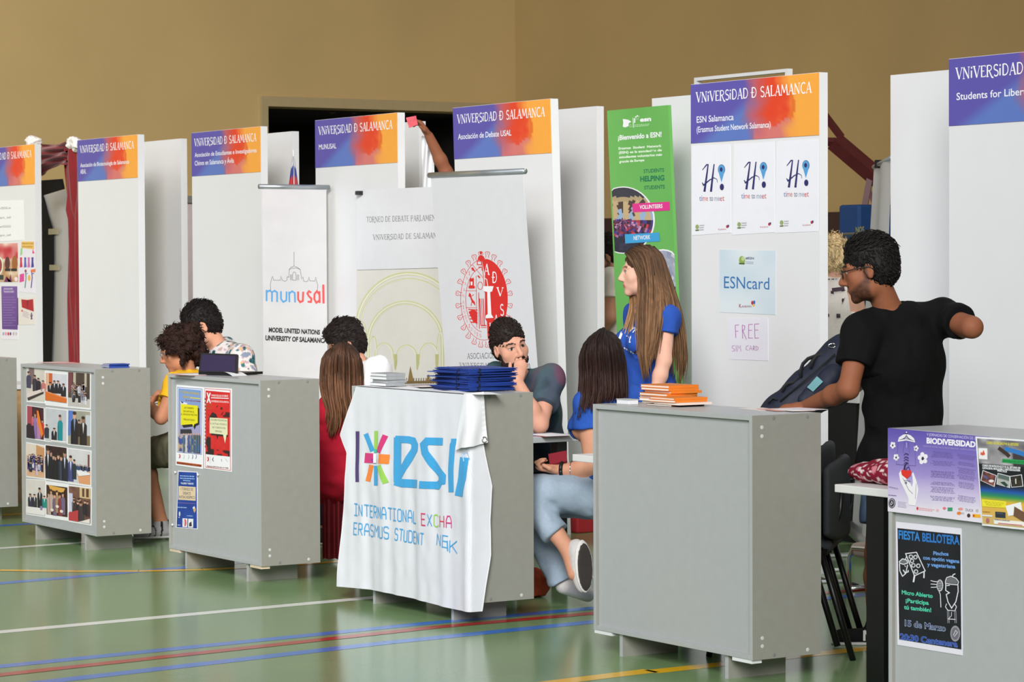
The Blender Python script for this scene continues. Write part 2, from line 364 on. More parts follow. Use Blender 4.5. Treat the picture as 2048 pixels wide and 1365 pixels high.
    def build(s, name, label=None, cat=None, group=None, parent=None, th=0.0015, m=None, gap=0.0006):
        V = []
        for (a, z, L) in s.V:
            if s.warp: V.append(s.warp(a, z, L)); continue
            o = th+L*0.0005+gap
            V.append((a, s.v_-o, z) if s.v_ is not None else (s.u_+o, a, z))
        F = list(s.F); C = list(s.C)
        if not s.warp:   # sheet thickness: backing board outline behind the base quad
            b = [i for i, q in enumerate(s.V) if q[2] == 0]
            if b:
                A = np.array([s.V[i][:2] for i in b]); hull = [b[0], None, None, None]
                k1 = np.argmin(A[:, 0]-A[:, 1]); k2 = np.argmax(A[:, 0]+A[:, 1]); k3 = np.argmax(A[:, 0]-A[:, 1]); k4 = np.argmin(A[:, 0]+A[:, 1])
                n = len(V); ids = [b[k1], b[k2], b[k3], b[k4]]
                for i in ids:
                    a, z, _ = s.V[i]; V.append((a, s.v_-gap, z) if s.v_ is not None else (s.u_+gap, a, z)); C.append(s.C[i])
                for q in range(4): F.append((ids[q], ids[(q+1) % 4], n+(q+1) % 4, n+q))
                F.append((n, n+1, n+2, n+3))
        o = new_obj(name, V, F, m or MT['print'], parent, colors=np.array(C))
        return tag(o, label, cat, group)
def vnoise(seed):
    r = np.random.default_rng(seed); T = r.random((64, 64))
    def f(x, y):
        x0, y0 = math.floor(x), math.floor(y); a, b = x-x0, y-y0; a = a*a*(3-2*a); b = b*b*(3-2*b)
        g = lambda i, j: T[int(i) % 64, int(j) % 64]
        return (g(x0, y0)*(1-a)+g(x0+1, y0)*a)*(1-b)+(g(x0, y0+1)*(1-a)+g(x0+1, y0+1)*a)*b
    return f
NZ = vnoise(3); NZ2 = vnoise(11)
def mixc(a, b, t):
    t = min(1, max(0, t)); return tuple(np.asarray(a)*(1-t)+np.asarray(b)*t)
# ------------------------------------------------------------------ the hall
UL = -24.0; VB = float(at_u(1032, 400, UL)[1]); ZT = 11.0
def struct(o): o['kind'] = 'structure'; return o
def build_floor():
    V = []; F = []; C = []
    base = np.array([124, 154, 106])
    nu, nv = 60, 60
    us = np.linspace(UL, 6, nu+1); vs = np.linspace(-14, VB, nv+1)
    for j in range(nv+1):
        for i in range(nu+1):
            V.append((us[i], vs[j], 0)); C.append(lin(base))
    F = [(j*(nu+1)+i, j*(nu+1)+i+1, (j+1)*(nu+1)+i+1, (j+1)*(nu+1)+i) for j in range(nv) for i in range(nu)]
    def strip(a, b, w, col, L=1):
        a = np.array(a, float); b = np.array(b, float); t = (b-a)/np.linalg.norm(b-a); n = np.array([-t[1], t[0]])*w/2
        k = len(V)
        for q in (a-n, b-n, b+n, a+n): V.append((q[0], q[1], 0.0006*L)); C.append(lin(col))
        F.append((k, k+1, k+2, k+3))
    white, blue, red, yel = (242, 244, 236), (62, 124, 214), (186, 50, 44), (244, 190, 30)
    strip((-11.09+.33, 2.0), (-11.27, 9.6), .085, white); strip((-14.05, 3.5), (-14.22, 7.4), .075, white)
    strip((-9.86, 2.2), (-10.12, 6.0), .085, blue); strip((-10.12, 6.0), (-10.14, 7.0), .085, blue); strip((-10.14, 7.0), (-9.80, 8.05), .085, blue, 2)
    strip((-9.64, 2.6), (-9.99, 6.0), .075, red, 2); strip((-9.99, 6.0), (-9.97, 9.2), .075, red, 2)
    strip((-9.40, 3.0), (-9.70, 5.6), .09, blue); strip((-9.70, 5.6), (-9.84, 8.6), .09, blue)
    P = [(-13.45, 4.8), (-13.13, 5.28), (-12.86, 5.58), (-12.68, 5.85), (-12.55, 6.15), (-12.48, 6.5), (-12.48, 7.2), (-12.6, 8.2)]
    for a, b in zip(P[:-1], P[1:]): strip(a, b, .075, yel, 2)
    strip((-12.5, 4.2), (-12.75, 6.6), .09, blue); strip((-15.38, 5.8), (-15.37, 6.6), .09, blue); strip((-16.0, 6.2), (-16.05, 6.8), .075, yel)
    strip((-8.37, 4.8), (-8.46, 6.05), .095, yel); strip((-8.435, 6.03), (-8.47, 8.6), .09, yel)
    m = mat('glossy_green_sports_floor', (255, 255, 255), 0.19, var=0.10, scale=1.1, bump=0.010, bscale=26, spec=0.6, vcol=True)
    struct(new_obj('floor', V, F, m, colors=np.array(C)))
build_floor()
a0 = at_u(532, 213, UL); a1 = at_u(1005, 228, UL); OV0, OV1, OZ = a0[1], a1[1], a0[2]
zr = at_u(377, 392, UL)[2]
w = MB()
w.box(UL-.3, UL, -14, OV0, 0, ZT); w.box(UL-.3, UL, OV0, OV1, OZ, ZT); w.box(UL-.3, UL, OV1, VB, 0, ZT)
struct(w.build('wall_left', MT['wall']))
w = MB(); w.box(UL-3, UL-.3, OV0-.2, OV0, 0, OZ+.3); w.box(UL-3, UL-.3, OV1, OV1+.2, 0, OZ+.3); w.box(UL-3, UL-.3, OV0, OV1, OZ, OZ+.3); w.box(UL-3.2, UL-3, OV0-.2, OV1+.2, 0, OZ+.3)
struct(w.build('wall_stage', MT['dark']))
w = MB(); w.box(UL, UL+.05, OV0-.07, OV0, 0, OZ); w.box(UL, UL+.05, OV0-.07, OV1+.07, OZ, OZ+.1); w.box(UL, UL+.05, OV1, OV1+.07, 0, OZ)
struct(w.build('trim_1', MT['frame']))
struct(box('trim_2', (UL, UL+.05, -14, OV0-.08, zr-.07, zr), MT['alu']))
struct(box('baseboard_left', (UL, UL+.03, -14, OV0-.08, 0.0, zr-.08), MT['pinkboard']))
w = MB(); w.box(UL-.3, 8, VB, VB+.3, 0, ZT); struct(w.build('wall_back', mat('dimmed_wall_plaster', (172, 144, 94), 0.85, var=0.05, scale=0.8, bump=0.05, bscale=40)))  # left wall's plaster, darkened in colour for the weaker light here
zb = at_v(1690, 424, VB)[2]
struct(box('trim_3', (UL+.06, 8, VB-.06, VB, zb-.17, zb), mat('dark_brown_rail', (58, 36, 28), 0.6)))
struct(box('baseboard_back', (UL+.06, 8, VB-.03, VB, 0, zb-.18), MT['wood']))
for k, px in enumerate((664, 707)):   # rope loops hanging inside the stage opening
    c = at_u(px, 196, UL-.6); q = at_u(px, 226, UL-.6); r = 0.055
    pts = [(UL-.6, c[1]-r, OZ), (UL-.6, c[1]-r, q[2]+r)]+[(UL-.6, c[1]-r*math.cos(t), q[2]+r-r*math.sin(t)) for t in np.linspace(0.3, math.pi-.3, 6)]+[(UL-.6, c[1]+r, q[2]+r), (UL-.6, c[1]+r, OZ)]
    tag(MB().tube(pts, .012, 6).build('hanging_loop', MT['rope'], smooth=True), ['rope loop hanging in the dark opening, the left one of the two', 'rope loop hanging in the dark opening, the right one of the two'][k], 'rope')

# ------------------------------------------------------------------ partition panels and signs
HP, HS, PW, PT = 2.512, 2.2008, 1.0774, 0.052
PAN = {'left': (-19.938, 8.345), 'bio': (-18.124, 8.386), 'chin': (-16.668, 8.636), 'mun': (-14.735, 8.597), 'deb': (-13.067, 8.643), 'esn': (-10.598, 8.619), 'lib': (-8.532, 8.591)}
PLAB = {'left': 'white partition panel at the far left carrying taped leaflets', 'bio': 'white partition panel under the Biotecnología sign, bare below it', 'chin': 'white partition panel under the Estudiantes Chinos sign',
        'mun': 'white partition panel under the MUNUSAL sign', 'deb': 'leaning white partition panel under the Debate USAL sign', 'esn': 'white partition panel under the ESN Salamanca sign',
        'lib': 'white partition panel under the Students for Liberty sign'}
SUB = {'left': [], 'bio': [('Asociación de Biotecnología de Salamanca', .66, .82), ('ABSAL', .82, .1)], 'chin': [('Asociación de Estudiantes e Investigadores', .56, .9), ('Chinos en Salamanca y Ávila', .755, .58)],
       'mun': [('MUNUSAL', .62, .22)], 'deb': [('Asociación de Debate USAL', .62, .56)], 'esn': [('ESN Salamanca', .655, .3), ('(Erasmus Student Network Salamanca)', .82, .59)], 'lib': [('Students for Liberty', .62, .46)]}
SLAB = {'left': 'university sign at the left edge of the photo, no name line in view', 'bio': 'university sign reading Asociación de Biotecnología de Salamanca', 'chin': 'university sign reading Asociación de Estudiantes e Investigadores Chinos',
        'mun': 'university sign reading MUNUSAL', 'deb': 'university sign reading Asociación de Debate USAL', 'esn': 'university sign reading ESN Salamanca', 'lib': 'university sign reading Students for Liberty'}
def sign_col(a, b):
    n = NZ(a*5+3, b*3)*.6+NZ2(a*13, b*7)*.3+NZ(a*31, b*17)*.1; q = a+(n-.5)*.22-(b-.5)*.10
    viol, blue, mauve, red, org = (92, 84, 170), (92, 120, 192), (186, 92, 110), (226, 66, 34), (246, 168, 66)
    c = viol
    tri = (b > 1.05-a*1.7) and a < .62
    if tri: c = mixc(viol, blue, min(1, (b-(1.05-a*1.7))*5))
    c = mixc(c, mauve, (q-.42)*9)
    c = mixc(c, red if b < .74+.3*(n-.5) else (214, 120, 110), (q-.53)*9)
    c = mixc(c, org, (q-.70)*11)
    if a > .5: c = mixc(c, (212, 116, 116), max(0, (b-.62)*1.9)*max(0, .86-a)*3.2)
    if (a-.79)**2/.0011+(b-.5)**2/.045 < 1 and (a-.765)**2/.0011+(b-.46)**2/.04 > 1: c = (226, 112, 40)
    return c
def panel(k):
    u, v = PAN[k]; sh = .115 if k == 'deb' else 0.0
    m = MB().prism([(u-PW, HP), (u, HP), (u+sh, 0), (u-PW+sh, 0)], v, v+PT)
    tag(m.build('partition_panel', MT['white']), PLAB[k], 'panel')
    p = Print(v=v); sx = sh*(HP-HS)/HP
    p.P = lambda q: np.array([u-PW+.002+q[0]*(PW-.004)+q[1]*sx, HP-.002-q[1]*(HP-HS)])
    p.quad([(0, 0), (1, 0), (1, 1), (0, 1)], sign_col, 0, 72, 24)
    p.fancy('VNiVERSiDAD Ð SALAMANCA', (.045, .31), (.95, .31), .17, (246, 244, 246), 1, 1.0)
    for t, y, w_ in SUB[k]: p.text(t, (.05, y), (.05+w_, y), .11 if len(t) < 33 else .1, (240, 240, 248), 1, bold=.012)
    p.build('booth_sign', SLAB[k], 'sign', th=.003)
for k in PAN: panel(k)
BACK = [(-18.58, 8.95, 'white panel standing behind the Biotecnología booth'), (-17.19, 9.16, 'white panel standing behind the Estudiantes Chinos booth'), (float(at_v(838, 300, 9.25)[0]), 9.25, 'white panel behind the MUNUSAL booth, gripped by a hand at its top'),
        (-13.57, 9.31, 'white panel standing behind and right of the Debate USAL panel'), (-11.71, 9.16, 'white panel standing behind the ESN Salamanca panel, left of it'), (-9.52, 9.08, 'white panel standing behind the Students for Liberty panel, left of it')]
# order matters left to right: the second one closes the Chinos booth
for u, v, l in BACK: tag(box('back_panel', (u-PW, u, v, v+PT, 0, HP), MT['white']), l, 'panel')

q = at_v(138.5, 380, 8.95); tag(box('back_panel', (q[0]-PW, q[0], 8.95, 8.95+PT, 0, q[2]), MT['white']), 'lower white board in the gap beside the red curtain', 'panel')
# ------------------------------------------------------------------ counters
CNT = [(-15.588, 6.067), (-13.608, 6.033), (-11.787, 6.095), (-9.978, 6.176), (-7.963, 6.155), (-6.059, 6.075)]
CW, CDp, CB = 1.04294, 0.32528, 0.0901
CLAB = ['grey counter at the left edge, only its side in view', 'grey counter covered with twelve photographs', 'grey counter with a blue, a red and a narrow blue poster', 'grey counter under the white flag cloth', 'bare grey counter with orange books on top', 'grey counter at the right edge with the acorn poster']
def counter(i):
    u, v = CNT[i]; t = .019
    r = thing('exhibition_counter', CLAB[i], 'counter', (u-CW/2, v+CDp/2, 0))
    box('top_board', (u-CW+t, u-t, v, v+CDp, 1-t, 1), MT['grey'], r, .0015)
    box('bottom_board', (u-CW+t, u-t, v, v+CDp, CB, CB+t), MT['grey'], r, .0015)
    for a in (u-CW, u-t):
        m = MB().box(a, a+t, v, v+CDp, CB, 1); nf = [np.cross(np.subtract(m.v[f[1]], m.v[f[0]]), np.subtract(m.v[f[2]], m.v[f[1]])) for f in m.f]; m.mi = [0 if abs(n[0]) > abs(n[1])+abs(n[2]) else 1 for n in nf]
        m.build('side_board', [MT['grey_shaded'], MT['grey']], r)  # side faces use the shaded copy of the grey
    box('front_panel', (u-CW+t, u-t, v+.014, v+.026, CB+t, 1-t), MT['grey'], r)
    box('back_panel', (u-CW+t, u-t, v+CDp-.02, v+CDp-.008, CB+t, .4), MT['grey'], r)
    for a in (u-CW+.165, u-.185): m = MB().box(a, a+.021, v+.012, v+.285, 0, CB); m.mi = [0 if abs(np.cross(np.subtract(m.v[f[1]], m.v[f[0]]), np.subtract(m.v[f[2]], m.v[f[1]]))[0]) > 1e-4 else 1 for f in m.f]; m.build('leg_board', [MT['grey_shaded'], MT['grey']], r)  # under-counter shadow on the leg sides is put in by colour
    for a, mm in ((u-CW+.0, 'raw'), (u-.13, 'raw')):
        if i in (2, 4): box('wood_block', (a+.001, a+.12, v+.003, v+.05, CB-.014, CB), MT['raw' if i == 2 else 'white'], r)
    for dy, z, mm in ((.045, 1-.045, 'cap'), (.045, 1-.078, 'cap'), (.1, 1-.012, 'capd'), (.26, 1-.012, 'capd'), (.045, CB+.05, 'cap'), (.045, CB+.08, 'cap'), (.1, CB+.014, 'capd'), (.26, CB+.02, 'cap')):
        MB().lathe((u, v+dy, z), [(.0075, -.001), (.0075, .0012), (.005, .0018)], 10, 'x').build('screw_cap', MT[mm], r)
    return r
for i in range(6): counter(i)
# ------------------------------------------------------------------ posters, leaflets, banners
CA, CBc, CE, CG, CI_ = (0, 250, .2198), (0, 450, .2198), (300, 720, .337), (500, 350, .2564), (850, 450, .2417)
K1, K2, K3, K4 = (40, 730, .12451), (40, 880, .1319), (340, 760, .1464), (340, 930, .10256)
P4C, QC, RC, TC, UC, VC = (1360, 120, .2638), (1400, 460, .2198), (1180, 180, .2491), (1760, 840, .1685), (1780, 1040, .205), (1950, 870, .1465)
WH, BK = (240, 240, 242), (30, 28, 30)
def qprint(v, crop, c4):
    """sheet with its own 0..1 coordinates, corners read in the view"""
    p = Print(v=v, crop=crop); A = [Print.P(p, q) for q in c4]
    p.P = lambda q: (A[0]*(1-q[0])+A[1]*q[0])*(1-q[1])+(A[3]*(1-q[0])+A[2]*q[0])*q[1]
    return p
F4 = [(0, 0), (1, 0), (1, 1), (0, 1)]
def noisy(c1, c2, sx=6, sy=6, k=0.0):
    return lambda a, b: mixc(c1, c2, NZ(a*sx+k, b*sy+k*2)*.7+NZ2(a*sx*2.7, b*sy*2.7+k)*.3)
def figure(p, x, y, h, coat, w=.1, skin=(206, 160, 138), hair=(40, 28, 24), tie=None):
    p.poly([(x-w*.5, y+h*.3), (x-w*.2, y+h*.2), (x+w*.2, y+h*.2), (x+w*.5, y+h*.3), (x+w*.5, y+h), (x-w*.45, y+h)], coat, 2)
    if tie: p.poly([(x-w*.14, y+h*.21), (x+w*.14, y+h*.21), (x, y+h*.6)], tie, 3)
    k = random.uniform(.85, 1.15); sk = tuple(c*k for c in skin); p.ell(x, y+h*.11, w*.24, h*.115, sk, 4, 12); p.ell(x+w*random.uniform(-.05, .05), y+h*.035, w*.26, h*.055, mixc(hair, (96, 66, 46), random.random()*.6), 5, 10); p.poly([(x-w*.5, y+h*.42), (x-w*.36, y+h*.36), (x-w*.30, y+h), (x-w*.46, y+h)], mixc(coat, (0, 0, 0), .25), 3)
def photo(v, crop, c4, pic, art, label):
    p = qprint(v, crop, c4); p.quad(F4, (240, 240, 240), 0)
    x0, y0, x1, y1 = pic; q = p.P; p.P = lambda t: q((x0+t[0]*(x1-x0), y0+t[1]*(y1-y0)))
    art(p); p.build('photograph', label, 'photograph', 'photographs on the counter front')
def bgf(p, c1, c2, n=10, m=12, sx=5, sy=5, k=0): p.quad(F4, noisy(c1, c2, sx, sy, k), 1, n, m)
DK = (34, 30, 40)
def a11(p):
    bgf(p, (206, 198, 186), (224, 218, 206)); p.rect(.12, 0, .42, .5, (128, 104, 104), 2); p.poly([(0, .78), (1, .58), (1, .7), (.1, 1), (0, 1)], (226, 212, 204), 3)
    for x, y, h, c in ((.12, .12, .5, (70, 66, 92)), (.46, .2, .5, (60, 50, 66)), (.66, .28, .4, DK), (.93, .34, .34, (200, 120, 120))): figure(p, x, y, h, c, .26)
    p.poly([(.05, .92), (.95, .68), (.95, .74), (.1, 1)], (58, 50, 50), 6)
def a12(p):
    bgf(p, (206, 206, 214), (222, 222, 228)); p.rect(.16, 0, .32, .42, (206, 98, 46), 2); p.rect(0, 0, .16, .6, (224, 178, 150), 2)
    for x in (.22, .42, .6, .84): figure(p, x, .28+.05*math.sin(9*x), .46, DK, .24, tie=(210, 210, 220))
    p.poly([(0, .64), (1, .82), (1, 1), (0, .98)], (222, 110, 34), 7); p.poly([(0, .64), (1, .82), (1, .86), (0, .68)], (236, 150, 90), 8)
def crowd(p, n, x0, x1, y0, y1, cs, w=.1, h=.22):
    for i in range(n): figure(p, random.uniform(x0, x1), random.uniform(y0, y1), h*random.uniform(.8, 1.2), random.choice(cs), w)
def a13(p):
    bgf(p, (96, 76, 66), (60, 50, 44)); p.rect(.0, .75, 1, 1, (198, 192, 186), 1.5); p.rect(0, 0, .2, .6, (120, 66, 70), 2); p.rect(.24, 0, .36, .4, (190, 180, 160), 2); p.rect(.76, 0, .86, .4, (190, 180, 160), 2)
    crowd(p, 34, .18, .84, .26, .62, [DK, (44, 48, 80), (220, 220, 226), (150, 150, 170), (30, 26, 30)], .12, .26)
def a21(p):
    bgf(p, (96, 30, 44), (40, 22, 34), k=2); p.rect(0, 0, .3, .55, (170, 70, 84), 1.5)
    figure(p, .36, .28, .4, (214, 96, 110), .22); figure(p, .5, .16, .84, (150, 120, 170), .24); figure(p, .68, .12, .88, (180, 130, 180), .26); p.poly([(.62, .1), (.72, .1), (1, .8), (.9, .95), (.66, .5)], (238, 130, 40), 8)
    figure(p, .93, .36, .5, (200, 60, 50), .2); p.poly([(0, .6), (.42, .6), (.5, 1), (0, 1)], (44, 22, 40), 9)
def a22(p):
    bgf(p, (190, 194, 200), (206, 208, 212)); figure(p, .7, .16, .8, (22, 142, 150), .24, hair=(96, 50, 36)); figure(p, .06, .5, .42, (48, 50, 62), .22); figure(p, .42, .58, .42, DK, .26, tie=(230, 230, 230)); p.rect(.3, .95, 1, 1, (236, 236, 236), 8)
def a23(p):
    bgf(p, (176, 172, 150), (150, 150, 140)); p.poly([(0, 0), (.24, 0), (.1, .75), (0, .75)], (88, 124, 200), 2); p.rect(.8, .1, 1, .7, (200, 206, 214), 2); p.rect(.3, .72, 1, 1, (126, 106, 76), 2)
    figure(p, .3, .04, .96, (30, 26, 34), .34, tie=(130, 150, 200)); figure(p, .7, .16, .84, (40, 32, 34), .32, (150, 104, 86), tie=(220, 220, 220)); figure(p, .5, .26, .5, (44, 34, 32), .2)
def a31(p):
    bgf(p, (224, 190, 160), (214, 160, 116)); p.rect(0, 0, 1, .36, (226, 212, 196), 1.5); p.poly([(.55, 0), (1, .06), (1, .4), (.55, .3)], (206, 150, 100), 2)
    crowd(p, 46, .12, .92, .28, .56, [(50, 66, 140), (64, 84, 168), (220, 220, 230), (40, 36, 50)], .11, .26); figure(p, .58, .52, .42, (216, 190, 200), .14); figure(p, .25, .72, .14, BK, .16)
def a32(p):
    bgf(p, (66, 22, 26), (30, 16, 20))
    for x, y, w_ in ((.12, .08, .3), (.27, .14, .22), (.38, .24, .2), (.48, .26, .2), (.62, .2, .24), (.76, .24, .24), (.92, .1, .3)): figure(p, x, y, 1-y, (22, 22, 32) if x < .7 else ((60, 66, 84) if x < .85 else (28, 30, 44)), w_, tie=(210, 216, 230) if x < .2 or x > .85 else None)
def a33(p):
    bgf(p, (206, 204, 206), (222, 220, 220)); p.poly([(.4, .72), (1, .6), (1, 1), (.5, 1)], (226, 160, 112), 2); p.rect(.88, .1, .96, .5, (116, 66, 56), 2)
    figure(p, .12, .2, .78, (74, 80, 140), .26, tie=(226, 226, 236)); figure(p, .28, .3, .6, (40, 52, 60), .2)
    for x in np.linspace(.42, .95, 9): figure(p, x, .44+.02*math.sin(x*30), .16, random.choice([DK, (60, 80, 120)]), .08)
    p.poly([(.4, .6), (1, .64), (1, .7), (.5, .78)], (238, 238, 240), 7)
def a41(p):
    bgf(p, (212, 206, 198), (222, 218, 210))
    for x, y, h, c in ((.22, .42, .4, (50, 48, 66)), (.44, .42, .38, (44, 44, 54)), (.72, .22, .6, (30, 28, 38)), (.96, .44, .34, (30, 140, 130))): figure(p, x, y, h, c, .26, tie=(220, 220, 224))
    p.rect(0, .8, 1, 1, (236, 232, 228), 7); p.rect(.76, .74, .88, .86, (150, 130, 170), 8)
def a42(p):
    bgf(p, (70, 36, 22), (36, 18, 14)); p.poly([(.1, 0), (.9, .05), (.8, .2), (.2, .16)], (226, 172, 82), 2)
    for x in (.12, .24, .4, .52, .66, .8): figure(p, x, .2+.06*math.sin(x*20), .75, random.choice([(196, 170, 160), (120, 100, 130), (170, 140, 110), (60, 50, 70), (140, 60, 60)]), .2, (226, 170, 130))
    for x in (.3, .55, .75): p.ell(x, .78+.1*math.sin(x*9), .08, .05, (236, 220, 206), 9)
def a43(p):
    bgf(p, (150, 104, 84), (84, 56, 50)); p.rect(.5, 0, 1, .3, (214, 186, 140), 2); p.rect(.62, .02, .72, .26, (96, 60, 44), 3); p.rect(.8, .02, .92, .26, (96, 60, 44), 3); p.rect(0, .2, .18, .75, (206, 206, 226), 3)
    crowd(p, 8, .2, .95, .3, .42, [DK, (60, 40, 44)], .2, .4); figure(p, .56, .42, .55, (60, 52, 56), .3); p.poly([(0, .78), (.46, .66), (.46, 1), (0, 1)], (188, 60, 66), 8); p.poly([(.5, 1), (1, .86), (1, 1)], (236, 226, 220), 9)
pv = CNT[1][1]+.014
PH = [(K1, [(72, 30), (408, 72), (408, 625), (72, 600)], (.02, .02, .99, .95), a11, 'photograph of people talking along a long white table, top left'), (K1, [(412, 75), (768, 110), (765, 690), (412, 650)], (.02, .09, .99, .87), a12, 'photograph of four people behind an orange bench, top middle'),
      (K1, [(775, 105), (1140, 130), (1138, 725), (770, 690)], (.02, .02, .97, .95), a13, 'group photograph on stairs before columns, top right'), (K1, [(75, 645), (395, 690), (400, 1230), (65, 1190)], (.04, .02, .97, .96), a21, 'photograph of dancers in orange and lilac in red light'),
      (K1, [(412, 680), (768, 720), (765, 1275), (405, 1235)], (.03, .03, .97, .97), a22, 'photograph of a standing woman in turquoise beside seated people'), (K1, [(778, 720), (1142, 745), (1140, 1325), (768, 1285)], (.02, .02, .98, .97), a23, 'photograph of two men in dark suits'),
      (K2, [(75, 35), (382, 85), (385, 605), (75, 570)], (.02, .03, .98, .96), a31, 'photograph of a crowd in blue on an orange floor'), (K2, [(385, 70), (720, 115), (720, 660), (390, 610)], (.03, .02, .98, .95), a32, 'photograph of people in evening dress against a dark room'),
      (K2, [(728, 120), (1083, 165), (1080, 715), (728, 665)], (.03, .03, .98, .95), a33, 'photograph of a bright meeting room with curved tables'), (K2, [(75, 590), (392, 610), (395, 1180), (70, 1135)], (.02, .02, .99, .95), a41, 'photograph of one standing and two seated people, bottom left'),
      (K2, [(395, 625), (735, 670), (738, 1235), (400, 1185)], (.03, .1, .97, .9), a42, 'photograph of a party in yellow light, bottom middle'), (K2, [(735, 680), (1090, 720), (1085, 1305), (745, 1245)], (.03, .04, .97, .95), a43, 'photograph of a hall with a red covered table, bottom right')]
for crop, c4, pic, art, lab in PH: photo(pv, crop, [(max(x, 110 if crop is K1 else 98), y) for x, y in c4], pic, art, lab)

# two debate posters and the narrow blue one
pv = CNT[2][1]+.014
p = Print(v=pv, crop=K3); p.quad([(92, 68), (456, 100), (450, 1220), (84, 1168)], (242, 243, 246), 0)
p.quad([(104, 98), (448, 124), (440, 1026), (100, 990)], lambda a, b: (96, 120, 190), 1); p.quad([(112, 106), (442, 132), (434, 1018), (106, 982)], WH, 2)
def sky(a, b):
    c = mixc((120, 156, 214), (170, 160, 196), b*1.3); n = NZ(a*9, b*12)
    if b > .66: c = mixc(c, (190, 164, 130), (b-.66)*5)
    if b > .7 and a > .65: c = mixc((120, 96, 50), (70, 60, 40), n)
    if b > .74 and n > .52: c = mixc((60, 60, 66), (210, 206, 214), NZ2(a*40, b*30))
    if b > .76 and n < .34: c = (66, 84, 150)
    return c
p.quad([(122, 116), (432, 144), (428, 1014), (116, 976)], sky, 3, 24, 50)
p.text('V TORNEO INTERNO', (140, 178), (415, 208), 30, (196, 176, 60), 4, .03); p.text('DEBATE', (186, 246), (280, 256), 30, (196, 176, 60), 4, .03); p.line([(286, 244), (424, 260)], 14, (222, 206, 70), 4)
p.text('EL 30 DE OCTUBRE', (226, 288), (426, 304), 14, (140, 44, 84), 4, .04); p.poly([(146, 286), (252, 322), (236, 348), (160, 330)], (230, 226, 240), 5); p.poly([(150, 288), (200, 306), (180, 324)], (44, 50, 110), 6)
p.poly([(176, 622), (196, 656), (330, 636), (346, 680), (368, 632), (410, 612), (410, 392), (392, 384)], BK, 5); p.poly([(156, 330), (392, 354), (392, 590), (346, 606), (330, 644), (318, 606), (160, 620)], (232, 222, 26), 6)
for t, a, b in (('¿SE DEBERÍA', (204, 392), (338, 402)), ('DECAPITAR EL', (196, 440), (346, 452)), ('EL SERVICIO MILITAR', (164, 480), (384, 496)), ('OBLIGATORIO?', (196, 550), (352, 566))): p.text(t, a, b, 24, (60, 52, 10), 7)
p.poly([(154, 676), (304, 676), (314, 734), (154, 736)], (46, 48, 56), 6)
for x in range(190, 400, 34): p.poly([(x, 760), (x+22, 755), (x+18, 1000), (x-4, 990)], random.choice([(70, 84, 150), (206, 204, 214), (80, 110, 130), (60, 50, 50)]), 5); p.ell(x+9, 745, 9, 14, (206, 166, 146), 6)
p.ell(136, 1044, 16, 28, (206, 70, 70), 2); p.ell(130, 1044, 8, 22, WH, 3)
for x in (196, 260, 314, 362): p.line([(x, 1024), (x+8, 1050), (x-4, 1080)], 7, (90, 100, 150) if x > 280 else (190, 196, 206), 2)
p.quad([(100, 1116), (440, 1160), (438, 1192), (98, 1148)], (186, 92, 40), 2); p.text('INSCRIPCION EN LA WEB', (106, 1146), (432, 1188), 20, (120, 30, 24), 3, .03)
p.build('debate_poster', 'blue debate poster with a yellow speech bubble', 'poster')
p = Print(v=pv, crop=K3); p.quad([(462, 102), (846, 122), (844, 1260), (470, 1212)], (244, 242, 243), 0)
p.quad([(476, 116), (832, 140), (836, 1244), (488, 1198)], (206, 80, 84), 1); p.quad([(482, 124), (826, 148), (830, 1236), (494, 1190)], WH, 2)
def red(a, b):
    n = NZ(a*8+2, b*16); c = mixc((206, 30, 34), (222, 44, 40), n)
    if b > .9 and n > .35: c = (40, 28, 28)
    if a < .22 and b > .72 and n > .5-.3*(b-.72): c = (44, 26, 26)
    if .3 < b < .4 and n > .66: c = (60, 26, 28)
    return c
p.quad([(494, 146), (826, 176), (826, 1052), (496, 1016)], red, 3, 30, 60)
p.text('X', (508, 306), (570, 312), 130, WH, 4, .05); p.text('TORNEO ESCOLAR DE DEBATE', (572, 226), (806, 236), 26, (246, 214, 214), 4, .03); p.line([(570, 246), (812, 256)], 12, WH, 4); p.text('UNIVERSIDAD DE SALAMANCA', (572, 304), (816, 318), 26, (246, 208, 208), 4, .03)
p.text('8 Y 9', (506, 356), (574, 360), 26, (150, 104, 44), 4, .03); p.text('MAYO', (510, 400), (580, 406), 22, (150, 104, 44), 4, .03)
p.poly([(590, 440), (640, 470), (660, 516), (560, 520), (530, 580), (540, 520)], (40, 28, 32), 4); p.line([(640, 380), (664, 352)], 10, (80, 24, 30), 4); p.ell(712, 392, 16, 20, (90, 24, 30), 4); p.line([(710, 480), (736, 440)], 12, (70, 24, 30), 4); p.line([(570, 740), (800, 770)], 30, (50, 28, 30), 4); p.poly([(640, 760), (660, 820), (670, 760)], (50, 28, 30), 4)
p.poly([(554, 516), (798, 532), (798, 750), (784, 756), (764, 872), (736, 750), (552, 730)], (226, 226, 186), 5)
for t, a, b in (('¿SE DEBE MODIFICAR', (566, 556), (790, 572)), ('EL ACTUAL MODELO', (564, 608), (790, 624)), ('DE TURISMO EN', (590, 660), (770, 674)), ('ESPAÑA?', (630, 712), (724, 722))): p.text(t, a, b, 24, (110, 112, 92), 6)
for i in range(14): p.rect(484, 250+i*50, 494, 276+i*50, (120, 40, 60), 3)
p.ell(526, 1084, 16, 30, (206, 60, 64), 3); p.ell(520, 1084, 8, 22, WH, 4); p.line([(560, 1054), (560, 1146)], 2, (120, 120, 130), 3); p.line([(604, 1062), (588, 1090), (606, 1116)], 9, (90, 96, 116), 3); p.line([(714, 1082), (716, 1118)], 8, (150, 154, 170), 3); p.line([(766, 1082), (796, 1120)], 6, (190, 180, 186), 3)
